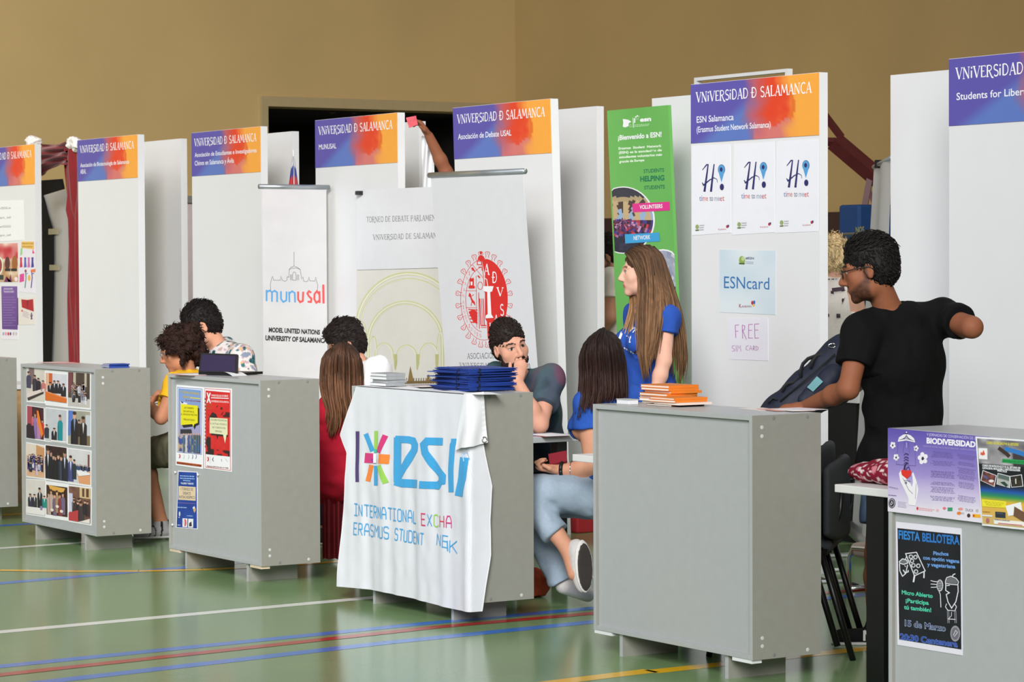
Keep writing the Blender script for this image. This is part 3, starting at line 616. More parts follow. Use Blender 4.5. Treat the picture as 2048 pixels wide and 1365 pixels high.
p.text('PREINSCRIPCIÓN EN LA WEB', (512, 1190), (806, 1218), 18, (130, 50, 56), 3, .03)
p.build('debate_poster', 'red debate poster with a pale speech bubble', 'poster')
p = Print(v=pv, crop=K4); p.quad([(166, 116), (540, 140), (540, 1262), (124, 1230)], WH, 0); p.quad([(176, 136), (528, 152), (534, 1246), (138, 1218)], lambda a, b: mixc((22, 58, 140), (34, 76, 168), NZ(a*2, b*5)), 1, 4, 10)
for y in (200, 246, 288): p.lines([(206+(60 if y == 288 else 0), y), (494-(80 if y == 288 else 0), y+14), (494-(80 if y == 288 else 0), y+40), (206+(60 if y == 288 else 0), y+26)], 1, (150, 186, 232), 2, th=.8, fill=(.95, 1))
p.text('TALLERES Y DEBATES', (222, 376), (470, 388), 32, (214, 226, 240), 2, .04); p.quad([(180, 416), (514, 436), (512, 704), (172, 682)], (226, 204, 170), 2)
for t, a, b in (('I TORNEO DE', (224, 498), (462, 510)), ('DEBATE', (266, 580), (420, 590)), ('ANTIACADÉMICO', (188, 652), (500, 668))): p.text(t, a, b, 56, (84, 84, 96), 3)
p.line([(164, 742), (512, 760)], 16, (110, 92, 170), 2); p.lines([(160, 815), (366, 825), (366, 850), (160, 840)], 1, (170, 200, 236), 2, th=.7); p.lines([(340, 985), (496, 994), (496, 1014), (340, 1004)], 1, (170, 200, 236), 2, th=.7); p.lines([(156, 1164), (234, 1170), (234, 1186), (156, 1180)], 1, (220, 230, 240), 2, th=.8)
p.ell(198, 960, 16, 48, (206, 216, 226), 2, 14); p.line([(198, 1000), (190, 1030)], 6, (206, 216, 226), 2); p.ell(188, 1030, 20, 5, (206, 216, 226), 2); p.poly([(454, 836), (490, 806), (516, 880), (490, 940), (470, 900)], (214, 176, 104), 2); p.poly([(454, 836), (490, 806), (500, 850), (462, 862)], (226, 232, 240), 3)
p.quad([(256, 1046), (352, 1050), (346, 1220), (254, 1214)], (240, 238, 240), 2); p.ell(306, 1130, 28, 70, (206, 84, 90), 3); p.ell(294, 1130, 14, 56, (226, 190, 194), 4); p.quad([(370, 1052), (466, 1058), (462, 1230), (362, 1224)], (240, 240, 242), 2); p.poly([(386, 1140), (430, 1110), (440, 1200), (384, 1206)], (50, 52, 60), 3)
p.build('debate_poster', 'narrow dark blue poster reading I Torneo de Debate Antiacadémico', 'poster')
for k, (x, y) in enumerate(((128, 146), (568, 196), (72, 1172))):
    q = at_v(K4[0]+x*K4[2], K4[1]+y*K4[2], pv); tag(MB().lathe((q[0], pv-.008, q[2]), [(.003, .008), (.003, .004), (.006, .002), (.006, -.004)], 10, 'y').build('push_pin', MT['white'], smooth=True), ['white push pin left above the narrow blue poster', 'white push pin right of the narrow blue poster', 'white push pin beside the foot of the narrow blue poster'][k], 'pin')

# ESN panel: three posters, the card sheet, the hand-written sheet
pv = PAN['esn'][1]
WS = (236, 237, 243)
for k, dx in enumerate((0, 318, 640)):
    dy = [0, -18, -32][k]; o = lambda x, y: (x+dx, y+dy)
    p = Print(v=pv, crop=P4C)
    p.quad([[(92, 655), (382, 640), (390, 1310), (92, 1332)], [(412, 640), (716, 620), (720, 1308), (398, 1328)], [(736, 620), (1050, 598), (1048, 1300), (724, 1314)]][k], WS, 0)
    nv = (40, 42, 106)
    p.line([o(172, 836), o(205, 795), o(220, 793)], [5, 10, 7], nv, 1); p.line([o(216, 795), o(205, 880), o(188, 1000)], [9, 13, 17], nv, 1); p.line([o(262, 790), o(250, 890), o(238, 1000)], [8, 13, 16], nv, 2)
    p.line([o(172, 930), o(182, 950), o(232, 908), o(262, 894), o(284, 906), o(288, 930)], [6, 10, 8, 6, 4, 3], nv, 3)
    p.ell(*o(318, 832), 27, 40, (44, 60, 116), 2, 24); p.ell(*o(318, 832), 24, 37, (86, 160, 216), 3, 24); p.poly([o(294, 842), o(342, 842), o(318, 928)], (86, 160, 216), 3); p.ell(*o(317, 831), 11, 17, nv, 4); p.ell(*o(321, 964), 16, 25, nv, 2)
    for t, a, b, c in (('ti', 150, 172, (110, 130, 180)), ('me', 174, 216, (206, 110, 106)), ('to', 228, 254, (84, 104, 130)), ('me', 264, 304, (150, 160, 180)), ('et', 306, 340, (200, 90, 90))): p.text(t, o(a, 1070), o(b, 1068), 44, c, 2)
    p.ell(*o(134, 1266), 14, 18, (150, 170, 110), 2); p.poly([o(120, 1288), o(150, 1286), o(146, 1296), o(122, 1297)], (90, 110, 60), 3); p.lines([o(152, 1248), o(192, 1246), o(192, 1296), o(152, 1298)], 3, (170, 176, 184), 2, th=.5); p.ell(*o(362, 1264), 9, 12, (190, 50, 70), 2); p.ell(*o(371, 1259), 6, 10, (60, 60, 110), 3); p.text('Kanbara', o(294, 1292), o(354, 1288), 14, (190, 120, 130), 2)
    p.build('event_poster', ['white poster with a blue H and map pin, leftmost of three', 'white poster with a blue H and map pin, middle of three', 'white poster with a blue H and map pin, rightmost of three'][k], 'poster', 'time to meet posters')
p = Print(v=pv, crop=QC); p.quad([(180, 180), (692, 190), (690, 774), (182, 750)], lambda a, b: mixc((198, 216, 226), (222, 230, 234), NZ(a*2.2, b*2.2)*1.2-.1), 0, 10, 10)
p.ell(386, 276, 28, 38, (140, 172, 84), 1); p.ell(396, 262, 16, 20, (190, 206, 150), 2); p.poly([(358, 300), (412, 300), (408, 316), (360, 314)], (84, 104, 58), 2); p.text('#ESN', (418, 268), (494, 270), 22, (64, 78, 110), 1, .02); p.lines([(418, 284), (492, 288), (492, 316), (418, 312)], 2, (150, 164, 176), 1, th=.5)
p.text('ESNcard', (222, 530), (634, 544), 112, (50, 116, 176), 1); p.text('K', (360, 708), (380, 708), 34, (170, 50, 60), 1, .02); p.text('ANBARA', (382, 708), (474, 706), 20, (130, 60, 90), 1); p.ell(480, 664, 11, 18, (190, 40, 60), 1); p.ell(498, 660, 10, 17, (50, 110, 180), 2); p.poly([(474, 682), (506, 680), (492, 704)], (230, 190, 70), 1)
p.build('paper_notice', 'pale blue sheet reading ESNcard', 'notice')
p = Print(v=pv, crop=QC); p.quad([(256, 808), (620, 800), (622, 1192), (276, 1180)], (228, 226, 236), 0)
mg = (176, 96, 168)
for pts in ([(324, 868), (330, 984)], [(324, 868), (358, 866)], [(330, 924), (352, 922)], [(388, 866), (392, 990)], [(388, 866), (412, 876), (408, 906), (392, 916), (426, 998)], [(446, 862), (446, 986), (484, 986)], [(446, 862), (484, 860)], [(446, 916), (478, 914)], [(500, 858), (504, 988), (540, 984)], [(500, 858), (542, 856)], [(502, 914), (534, 912)],
            [(318, 1052), (296, 1060), (296, 1076), (318, 1088), (316, 1102), (294, 1106)], [(332, 1050), (332, 1106)], [(344, 1108), (348, 1052), (360, 1080), (372, 1052), (376, 1108)], [(446, 1052), (424, 1064), (422, 1088), (444, 1098)], [(452, 1098), (464, 1054), (480, 1098)], [(456, 1082), (476, 1082)], [(488, 1098), (488, 1056), (504, 1062), (500, 1078), (488, 1080), (506, 1098)], [(514, 1098), (514, 1058), (534, 1072), (530, 1090), (514, 1098)]):
    p.line(pts, 5.5 if pts[0][1] < 1000 else 4, mg, 1)
p.build('paper_notice', 'white sheet hand-lettered FREE SIM CARD in purple', 'notice')
for k, (x, y) in enumerate(((180, 172), (402, 178), (692, 182), (184, 762), (684, 776), (400, 772))):
    pass

# far left panel
pv = PAN['left'][1]
p = Print(v=pv, crop=CA); p.quad([(-60, 690), (212, 684), (222, 1050), (-60, 1062)], (240, 241, 243), 0)
for y, t in ((770, 'superSSGG.es'), (855, 'grupo_sal'), (938, 'pagerSSGG'), (1016, 'grupo_sal')): p.text(t, (-40, y), (100, y-6), 20, (120, 120, 126), 1)
p.build('paper_notice', 'white sheet with four grey lines of writing at the far left', 'notice')
p = Print(v=pv, crop=CBc); p.quad([(-90, 170), (165, 164), (170, 520), (-90, 522)], (232, 222, 216), 0)
p.quad([(-90, 172), (164, 166), (168, 518), (-90, 520)], lambda a, b: mixc((190, 40, 50), (240, 220, 200), NZ(a*7, b*6+4)*1.3-.25) if b < .4 else mixc((170, 110, 60), (232, 214, 190), NZ(a*8, b*9)), 1, 22, 26)
p.ell(-2, 370, 34, 80, (226, 236, 220), 2); p.ell(-6, 370, 28, 66, (150, 60, 60), 3); p.ell(70, 350, 24, 60, (90, 44, 40), 2); p.ell(136, 350, 26, 70, (160, 96, 44), 2); p.rect(48, 398, 98, 422, BK, 3); p.rect(104, 398, 158, 422, BK, 3); p.rect(-20, 456, 36, 500, (40, 60, 50), 3); p.ell(150, 494, 16, 20, (240, 220, 226), 3); p.poly([(40, 520), (60, 470), (80, 520), (100, 450), (112, 520)], (110, 30, 90), 3)
p.build('leaflet', 'red food themed leaflet taped at the far left panel', 'leaflet')
p = Print(v=pv, crop=CBc); p.quad([(178, 150), (326, 148), (328, 628), (176, 610)], (230, 226, 236), 0); p.quad([(198, 152), (312, 152), (312, 224), (196, 210)], (234, 190, 96), 1); p.text('¿POR QUÉ NO TE UNES', (204, 176), (306, 176), 12, (120, 80, 30), 2); p.text('JUNTO A NOSOTRAS?', (204, 204), (300, 206), 12, (120, 80, 30), 2); p.poly([(190, 216), (208, 210), (204, 270), (186, 282)], (150, 206, 130), 1); p.poly([(300, 220), (318, 258), (296, 262)], (220, 70, 130), 1)
for x, c in ((194, (206, 40, 70)), (232, (84, 96, 180)), (264, (206, 110, 170)), (298, (60, 60, 150))): p.poly([(x-10, 296), (x+10, 296), (x+8, 330), (x+14, 384), (x-12, 390), (x-8, 330)], c, 1)
p.poly([(182, 452), (222, 440), (222, 514), (180, 526)], (222, 70, 150), 1); p.ell(268, 484, 12, 28, (236, 180, 60), 1)
for x, c in ((236, (90, 140, 140)), (292, (90, 70, 140))): p.line([(x, 430), (x+4, 480), (x-6, 575)], 9, c, 1); p.ell(x, 420, 10, 14, (150, 70, 90), 2); p.line([(x-4, 450), (x+22, 440)], 6, c, 2)
p.poly([(284, 410), (326, 400), (322, 432), (286, 428)], (236, 120, 60), 3)
p.build('leaflet', 'white leaflet with small coloured clothes and figures', 'leaflet')
p = Print(v=pv, crop=CBc); p.quad([(14, 556), (166, 556), (170, 1046), (18, 1042)], (232, 228, 238), 0); p.quad([(14, 560), (160, 560), (164, 955), (22, 950)], lambda a, b: mixc((120, 84, 160), (96, 62, 136), b), 1, 2, 6); p.text('JORNADAS SOBRE', (36, 590), (120, 590), 16, (210, 200, 226), 2, .03); p.text('TRANSICIONES', (36, 616), (130, 616), 16, (210, 200, 226), 2, .03); p.lines([(30, 650), (150, 650), (150, 930), (34, 930)], 12, (146, 116, 180), 2, th=.3)
for i, x in enumerate((34, 56, 78, 98, 126, 150)): p.ell(x, 992, 8, 16, [(170, 160, 190), (220, 150, 170), (206, 40, 60), (90, 60, 120), (200, 170, 180), (190, 190, 200)][i], 1)
p.build('leaflet', 'purple leaflet with a white logo strip', 'leaflet')
p = Print(v=pv, crop=CBc); p.quad([(152, 664), (322, 658), (320, 908), (152, 912)], (228, 220, 214), 0); p.poly([(196, 678), (250, 684), (304, 676), (310, 790), (202, 752)], (176, 22, 34), 1); p.poly([(250, 682), (262, 690), (250, 780)], (120, 10, 24), 2); p.line([(292, 800), (284, 830), (296, 860)], 9, (70, 50, 110), 1); p.line([(284, 862), (298, 818)], 7, (70, 50, 110), 1); p.lines([(210, 780), (276, 800), (276, 860), (210, 836)], 4, (180, 160, 176), 1, th=.4); p.ell(204, 782, 9, 10, (220, 110, 120), 2)
p.build('leaflet', 'cream leaflet with a red shape and purple ribbon', 'leaflet')

# right edge counter: three posters
pv = CNT[5][1]-.001
p = Print(v=pv, crop=TC); p.quad([(98, 98), (1310, 206), (1330, 1240), (98, 1088)], lambda a, b: mixc(mixc((92, 78, 170), (176, 160, 214), b*1.5), (226, 220, 232), (b-.55)*2.4+ .25*a*b), 0, 16, 22)
p.text('V JORNADAS DE CONSERVACIÓN DE LA', (562, 190), (1160, 238), 34, (216, 212, 236), 1); p.text('BIODIVERSIDAD', (560, 278), (1140, 326), 66, (240, 238, 246), 1, .045); p.text('SALÓN DE ACTOS, FACULTAD DE BIOLOGÍA · CAMPUS UNAMUNO', (520, 320), (1160, 372), 20, (176, 166, 214), 1)
dkp = (104, 84, 150)
for x0, x1, rows in ((600, 900, [(370, 5), (480, 4), (600, 3), (640, 3), (730, 3), (790, 5), (900, 4)]), (920, 1150, [(400, 4), (490, 3), (560, 5), (640, 4), (730, 5), (890, 5)])):
    for y, n in rows: sh = (x0-600)*.05+20; p.lines([(x0, y), (x1, y+sh), (x1, y+sh+n*15), (x0, y+n*15)], n, dkp, 1, th=.32, left=False)
p.poly([(218, 262), (232, 210), (280, 178), (324, 168), (372, 186), (412, 222), (426, 270), (322, 246)], (232, 230, 236), 1)
for i in range(5): p.line([(236+i*14, 238-i*2), (322, 226-i*11), (410-i*14, 250-i*5)], 4, (70, 60, 110), 2)
p.ell(322, 152, 8, 12, (236, 234, 240), 1); p.ell(322, 164, 18, 8, (50, 42, 84), 2)
for a, b in (((224, 262), (200, 540)), ((420, 272), (430, 545)), ((300, 250), (280, 400)), ((340, 252), (360, 400))): p.line([a, b], 2.5, (84, 66, 140), 1)
p.line([(205, 530), (430, 548)], 4, (84, 66, 140), 1); p.line([(324, 270), (324, 330)], 6, (200, 190, 226), 1)
for y in (400, 440, 470, 505): p.line([(290, y+20), (322, y), (350, y+16)], 8, (62, 50, 110), 2); p.line([(300, y-6), (345, y+26)], 5, (62, 50, 110), 2)
p.line([(336, 508), (306, 540), (296, 600)], [10, 18, 24], (48, 38, 84), 2); p.line([(320, 600), (330, 570), (350, 560), (364, 600)], 12, (70, 60, 130), 3)
for cx, cy, r in ((516, 458, 46), (436, 340, 22), (160, 302, 26), (200, 446, 26)):
    for i in range(5): a = i*1.257+cx; p.ell(cx+r*.8*math.cos(a), cy+r*math.sin(a), r*.55, r*.62, (236, 234, 238), 1, 12)
    p.ell(cx, cy+4, r*.3, r*.4, (44, 40, 60), 3)
p.poly([(234, 640), (262, 590), (300, 640), (330, 720), (372, 760), (390, 800), (400, 740), (388, 640), (404, 622), (440, 720), (466, 830), (448, 930), (430, 1020), (350, 1010), (346, 930), (296, 820), (250, 730)], (236, 234, 238), 2)
p.line([(280, 690), (350, 830), (400, 880)], 5, (110, 104, 130), 3); p.line([(300, 720), (372, 730)], 8, (120, 116, 140), 3); p.ell(318, 750, 14, 16, (120, 116, 140), 3); p.line([(440, 760), (430, 940)], 4, (130, 124, 150), 3)
p.poly([(260, 600), (300, 592), (322, 606), (350, 596), (384, 606), (376, 660), (330, 702), (272, 656)], (222, 50, 40), 4)
p.ell(148, 992, 42, 60, (36, 32, 44), 1); p.ell(148, 992, 34, 50, (206, 202, 216), 2); p.ell(148, 992, 29, 43, (36, 32, 44), 3); p.line([(134, 1010), (150, 968), (164, 990), (140, 1016)], 6, (220, 216, 228), 4); p.lines([(220, 966), (340, 984), (340, 1060), (220, 1040)], 5, (150, 140, 176), 1, th=.35); p.lines([(112, 790), (250, 816), (250, 838), (112, 810)], 2, (110, 92, 150), 1, th=.4); p.lines([(106, 884), (216, 896), (216, 912), (106, 900)], 1, (110, 92, 150), 1, th=.7)
p.ell(452, 1054, 12, 20, (206, 60, 60), 1); p.lines([(470, 1040), (660, 1064), (660, 1098), (470, 1078)], 2, (226, 140, 140), 1, th=.4); p.ell(690, 1076, 16, 18, (226, 180, 186), 1); p.ell(772, 1052, 20, 16, (226, 120, 130), 1); p.rect(810, 1042, 868, 1086, (60, 150, 110), 1); p.ell(964, 1060, 30, 16, (220, 150, 140), 1); p.text('DUCK', (1024, 1084), (1116, 1094), 32, (110, 106, 116), 1); p.ell(1160, 1080, 18, 20, (190, 180, 180), 1); p.ell(946, 1110, 26, 20, (226, 130, 50), 1); p.lines([(972, 1098), (1014, 1102), (1014, 1128), (972, 1124)], 2, (150, 140, 150), 1); p.ell(1060, 1138, 20, 24, (70, 44, 40), 1); p.quad([(1104, 1118), (1200, 1126), (1200, 1166), (1104, 1158)], (236, 176, 40), 1); p.ell(1122, 1140, 10, 14, (190, 60, 40), 2)
p.build('biodiversity_poster', 'purple poster headed Biodiversidad with a hand and parachute', 'poster')
p = Print(v=pv-.004, crop=VC); p.quad([(10, 24), (900, 84), (960, 1330), (104, 1240)], (232, 232, 236), 0)
def cons(a, b):
    n = NZ(a*9, b*14)
    if b < .3: c = mixc((96, 94, 100), (190, 186, 190), n) if a < .55 or n < .6 else mixc((50, 44, 50), (70, 60, 64), n)
    elif b < .53: c = (24, 28, 36)
    elif b < .6: c = mixc((24, 28, 36), (30, 84, 170), (b-.53)*14)
    elif b < .66: c = mixc((30, 84, 170), (40, 140, 84), (b-.6)*16)
    elif b < .72: c = mixc((40, 140, 84), (214, 180, 60), (b-.66)*16)
    else: c = mixc((226, 176, 60), (206, 176, 110), (b-.72)*4)
    return c
p.quad([(36, 50), (880, 106), (930, 1300), (112, 1216)], cons, 1, 24, 60)
p.line([(410, 190), (560, 230), (720, 280)], 60, (50, 120, 190), 2); p.line([(330, 180), (440, 260), (480, 300)], 50, (60, 46, 44), 2)
p.text('CURSO DE INICIACIÓN AL ESTUDIO', (166, 124), (606, 152), 34, (216, 206, 60), 2, .04); p.quad([(58, 182), (178, 186), (180, 340), (64, 330)], (236, 234, 236), 2); p.poly([(84, 270), (92, 230), (110, 250), (128, 206), (150, 270), (116, 284)], (216, 90, 60), 3); p.quad([(386, 326), (820, 360), (820, 420), (376, 378)], (40, 160, 84), 3); p.lines([(392, 342), (800, 368), (800, 406), (392, 374)], 2, (24, 90, 50), 4, th=.4)
for t, a, b in (('CURSO DE INTRODUCCIÓN AL ESTUDIO DE', (110, 430), (632, 468)), ('CETÁCEOS: BIOLOGÍA Y METODOLOGÍA', (112, 466), (632, 500)), ('PRÁCTICA', (318, 502), (450, 516))): p.text(t, a, b, 26, (226, 228, 232), 3, .05)
for c4, cc in (([(118, 482), (310, 556), (278, 714), (88, 626)], noisy((20, 20, 30), (200, 110, 90), 4, 4)), ([(322, 522), (492, 566), (490, 728), (306, 676)], lambda a, b: (90, 106, 100) if b < .5 else (176, 178, 172)), ([(486, 566), (652, 542), (672, 706), (508, 722)], noisy((24, 24, 22), (70, 60, 50), 5, 5))):
    p.quad(c4, (226, 226, 230), 3); m = np.mean(c4, 0); p.quad([tuple(m+(np.array(q)-m)*.9) for q in c4], cc, 4, 8, 8)
p.line([(140, 560), (190, 600)], 20, (60, 100, 170), 6); p.ell(240, 632, 36, 20, (226, 216, 216), 6); p.poly([(360, 646), (420, 640), (470, 690), (440, 712)], (40, 66, 60), 6); p.line([(572, 600), (576, 670)], 16, (206, 206, 200), 6)
p.quad([(106, 880), (438, 912), (432, 1000), (112, 978)], (236, 224, 50), 3); p.lines([(130, 900), (414, 926), (414, 990), (130, 964)], 4, (150, 140, 30), 4, th=.3, left=False); p.quad([(428, 972), (640, 920), (668, 1080), (470, 1110)], (236, 236, 236), 4); p.poly([(552, 978), (700, 1066), (690, 1196), (540, 1106)], (110, 80, 60), 5); p.quad([(290, 1050), (430, 1060), (430, 1138), (292, 1128)], (44, 52, 62), 4); p.text('ACTIVA', (312, 1080), (400, 1088), 16, (110, 130, 140), 5); p.quad([(116, 1090), (250, 1100), (250, 1122), (118, 1112)], (226, 226, 230), 4); p.quad([(270, 1150), (800, 1200), (800, 1260), (272, 1216)], (236, 232, 226), 4); p.text('INFORMACIÓN E INSCRIPCIONES', (280, 1164), (490, 1184), 14, (60, 60, 66), 5, .03); p.line([(330, 1208), (660, 1238)], 10, (196, 60, 60), 5); p.ell(186, 1172, 24, 36, (180, 110, 110), 4); p.text('INFO', (120, 1056), (220, 1064), 14, (180, 110, 40), 4, .03)
p.build('course_poster', 'poster with rocks, blue water and three photos', 'poster')
pv = CNT[5][1]+.014
p = Print(v=pv, crop=UC); p.quad([(62, 20), (700, 86), (712, 1326), (78, 1222)], (226, 224, 236), 0); p.quad([(78, 82), (692, 146), (702, 1268), (96, 1170)], lambda a, b: mixc((18, 20, 26), (34, 34, 44), NZ(a*4, b*6)), 1, 10, 16)
def half(t, a, b, h, c1, c2, bold): p.text(t, a, b, h, c1, 2, bold); p.text(t, (a[0], a[1]), (b[0], b[1]), h*.97, c2, 3, bold*.2)
p.text('FIESTA', (90, 184), (300, 208), 84, (50, 130, 206), 2, .03); p.text('BELLOTERA', (322, 210), (686, 244), 84, (44, 118, 196), 2, .03)
for t, a, b in (('Pinchos', (430, 344), (578, 352)), ('con opción vegana', (330, 386), (684, 424)), ('y vegetariana', (370, 452), (644, 476))): p.text(t, a, b, 36, (110, 160, 226), 2, .03)
for t, a, b in (('Micro Abierto', (122, 726), (424, 764)), ('¡Participa', (160, 806), (386, 832)), ('tú también!', (144, 872), (410, 902))): p.text(t, a, b, 40, (84, 206, 170), 2, .03)
p.text('15 de Marzo', (150, 1036), (552, 1090), 60, (150, 166, 200), 2, .05); p.text('15 de Marzo', (154, 1034), (548, 1086), 56, (40, 44, 70), 3, .0); p.text('20:30 Centenera', (104, 1166), (668, 1244), 58, (90, 124, 206), 2, .05); p.text('20:30 Centenera', (108, 1164), (664, 1240), 54, (40, 60, 140), 3, .0)
L_ = lambda pts, w=9, c=(226, 226, 232): p.line(pts, w, c, 2)
L_([(160, 332), (266, 318), (350, 500), (246, 548), (160, 332)]); L_([(246, 548), (236, 610)], 16); L_([(340, 508), (338, 570)], 12); L_([(172, 350), (156, 390)], 7)
for cx, cy in ((212, 362), (256, 366), (222, 402), (236, 446), (284, 450), (262, 506)): p.ell(cx, cy, 22, 22, (210, 210, 216), 3, 14); p.ell(cx+2, cy, 12, 13, (44, 44, 54), 4, 12)
L_([(98, 410), (130, 382), (172, 396), (180, 424), (140, 436), (104, 424), (98, 410)]); p.poly([(104, 412), (132, 390), (170, 400), (174, 420), (140, 430)], (110, 110, 116), 3); L_([(100, 428), (104, 500), (130, 552), (160, 526), (180, 440)]); L_([(150, 446), (162, 462)], 6); L_([(136, 490), (156, 520), (186, 508), (184, 492)], 10)
L_([(404, 594), (440, 604), (470, 606)], 7); L_([(404, 628), (440, 630), (470, 634)], 7); L_([(406, 660), (440, 660), (472, 656)], 7); p.ell(496, 642, 32, 58, (206, 206, 212), 3); p.ell(496, 642, 24, 48, (70, 70, 78), 4)
for y in range(606, 690, 16): p.line([(476, y), (516, y+4)], 5, (206, 206, 212), 5)
L_([(484, 694), (498, 730), (504, 856)], 7); L_([(548, 600), (560, 566), (600, 552), (650, 572), (676, 606), (668, 636), (600, 630), (548, 620), (548, 600)], 8); p.poly([(554, 600), (566, 572), (602, 560), (648, 580), (666, 608), (660, 626), (600, 620), (556, 612)], (110, 110, 116), 3); L_([(616, 556), (622, 538), (644, 528)], 9); L_([(552, 620), (550, 690), (586, 714), (556, 730), (572, 800), (608, 864), (650, 800), (672, 700), (670, 640)], 9); L_([(560, 644), (590, 640)], 8); L_([(560, 820), (548, 850), (570, 884), (640, 890), (656, 850), (640, 826)], 7)
for x in (566, 580, 636, 650): L_([(x, 888), (x+6, 1010)], 6, (150, 150, 160))
L_([(572, 968), (646, 974)], 7); L_([(608, 900), (606, 940), (578, 966)], 5); p.ell(644, 1112, 48, 78, (150, 148, 158), 2); p.ell(644, 1112, 36, 60, (110, 108, 120), 3); p.line([(626, 1130), (650, 1080), (668, 1100), (636, 1142)], 8, (190, 188, 196), 4)
p.build('party_poster', 'black poster reading Fiesta Bellotera with drawn acorns', 'poster')

# ------------------------------------------------------------------ banners
def rollup_foot(root, c, axis, w, z=0.0):
    pass
# MUNUSAL roll-up, standing square to the row
UR = -15.58; ya, yb = at_u(520.5, 374, UR), at_u(655.5, 374, UR); zt = (ya[2]+yb[2])/2
r = thing('rollup_banner', 'white roll-up banner with the munusal logo and a building outline', 'banner', (UR, (ya[1]+yb[1])/2, 0))
MB().tube([(UR, ya[1]-.01, zt), (UR, yb[1]+.01, zt)], .016, 10).build('top_rail', MT['alu'], r, smooth=True)
MB().tube([(UR-.05, (ya[1]+yb[1])/2, .08), (UR-.03, (ya[1]+yb[1])/2, zt)], .009, 8).build('support_pole', MT['alu'], r, smooth=True)
box('base', (UR-.06, UR+.06, ya[1]-.02, yb[1]+.02, 0, .085), MT['alu'], r, .01)
p = Print(u=UR, crop=CG); x0, x1 = ya[1]+.012, yb[1]-.012
p.quad([(x0, zt-.012), (x1, zt-.012), (x1, .085), (x0, .085)], lambda a, b: mixc((213, 212, 213), (205, 204, 206), NZ(a*3, b*24)), 0, 4, 40, local=True)
ln = (58, 58, 66)
for pts in ([(342, 600), (342, 712)], [(160, 905), (158, 850), (170, 800), (176, 792), (182, 822), (236, 822), (240, 790), (250, 822), (270, 832), (286, 824), (290, 794), (302, 800), (304, 740), (316, 722), (342, 712), (368, 722), (390, 738), (398, 790), (402, 814), (412, 796), (418, 830), (440, 834), (452, 826), (458, 796), (466, 828), (504, 830), (512, 798), (518, 832), (528, 860), (524, 906)], [(330, 820), (330, 780), (336, 762), (344, 758), (354, 764), (358, 784), (358, 822), (330, 820)], [(314, 822), (314, 780), (322, 780), (322, 822)], [(368, 822), (368, 782), (378, 782), (378, 822)], [(304, 740), (330, 726), (342, 730), (356, 726), (390, 738)]): p.line(pts, 2.6, ln, 1)
w_, bl, rd = 13, (86, 158, 214), (222, 84, 84)
for pts in ([(128, 898), (128, 986)], [(128, 918), (150, 902), (170, 916), (170, 990)], [(170, 916), (190, 904), (210, 918), (210, 992)], [(240, 908), (240, 968), (258, 992), (282, 980), (284, 910)], [(304, 912), (306, 994)], [(306, 926), (326, 908), (348, 922), (350, 996)]): p.line(pts, w_, bl, 1)
for pts in ([(374, 910), (374, 972), (390, 994), (410, 984), (414, 912)], [(476, 920), (458, 908), (446, 926), (460, 950), (478, 966), (474, 992), (448, 990)], [(540, 934), (520, 908), (502, 930), (500, 970), (516, 998), (540, 980)], [(540, 908), (542, 1000)], [(570, 856), (572, 1004)]): p.line(pts, w_+2 if pts[0][1] > 860 else 17, rd, 1)
p.text('MODEL UNITED NATIONS', (144, 1226), (544, 1246), 36, (34, 33, 36), 1, .045); p.text('UNIVERSITY OF SALAMANCA', (118, 1290), (600, 1312), 38, (34, 33, 36), 1, .045)
p.build('banner_sheet', parent=r)
# debate tournament banner hung beside the MUNUSAL panel, with a paper sheet over its top
vb = 8.592
p = Print(v=vb, crop=CG); p.quad([(838, 130), (1640, 92), (1700, 1640), (830, 1690)], lambda a, b: mixc((226, 224, 216), (216, 213, 204), NZ(a*3, b*3)), 0, 6, 10)
ol = (206, 206, 150); ol2 = (188, 188, 128)
def arch(cx, cy, rx, ry, w, a0=180, a1=360, base=None):
    pts = [(cx+rx*math.cos(math.radians(a)), cy+ry*math.sin(math.radians(a))) for a in np.linspace(a0, a1, 30)]
    if base: pts = [(pts[0][0]-2, base)]+pts+[(pts[-1][0]+2, base)]
    p.line(pts, w, ol, 1); p.line([(x+(3 if x < cx else -3), y+3) for x, y in pts], w*.45, (232, 231, 216), 2)
    return pts
arch(1240, 1200, 404, 430, 26, base=1640); arch(1240, 1180, 372, 368, 12, base=1640); arch(1215, 1300, 292, 308, 20, base=1640); arch(1215, 1300, 276, 290, 8, base=1640)
arch(880, 1300, 32, 150, 10, base=1500); arch(965, 1360, 24, 100, 10, base=1500); arch(1050, 1400, 66, 84, 15, base=1440); arch(1225, 1420, 76, 88, 15, base=1440); arch(1400, 1400, 66, 84, 15, base=1440); arch(1500, 1340, 34, 120, 12, base=1500)
for x in (1140, 1312, 1462): p.line([(x, 1400), (x, 1470), (x-4, 1520)], [26, 22, 8], ol2, 3)
for i in range(24): x = 1130+i*19; p.line([(x, 1630), (x, 1596), (x+2, 1586)], 6, (110, 92, 56), 3)
p.line([(1110, 1622), (1600, 1612)], 20, (120, 96, 54), 3); p.poly([(1236, 1610), (1250, 1520), (1256, 1490), (1262, 1520), (1282, 1608)], (140, 112, 60), 4); p.poly([(1380, 1610), (1390, 1560), (1404, 1560), (1410, 1608)], (140, 112, 60), 4)
tb = p.build('hanging_banner', 'cream banner printed with olive arches, hung beside the MUNUSAL panel', 'banner', th=.002)
p = Print(v=vb-.006, crop=CG); p.quad([(838, 120), (1610, 84), (1640, 720), (836, 742)], lambda a, b: mixc((232, 233, 236), (224, 225, 229), NZ(a*2, b*2)), 0, 6, 6)
gr = (86, 84, 84)
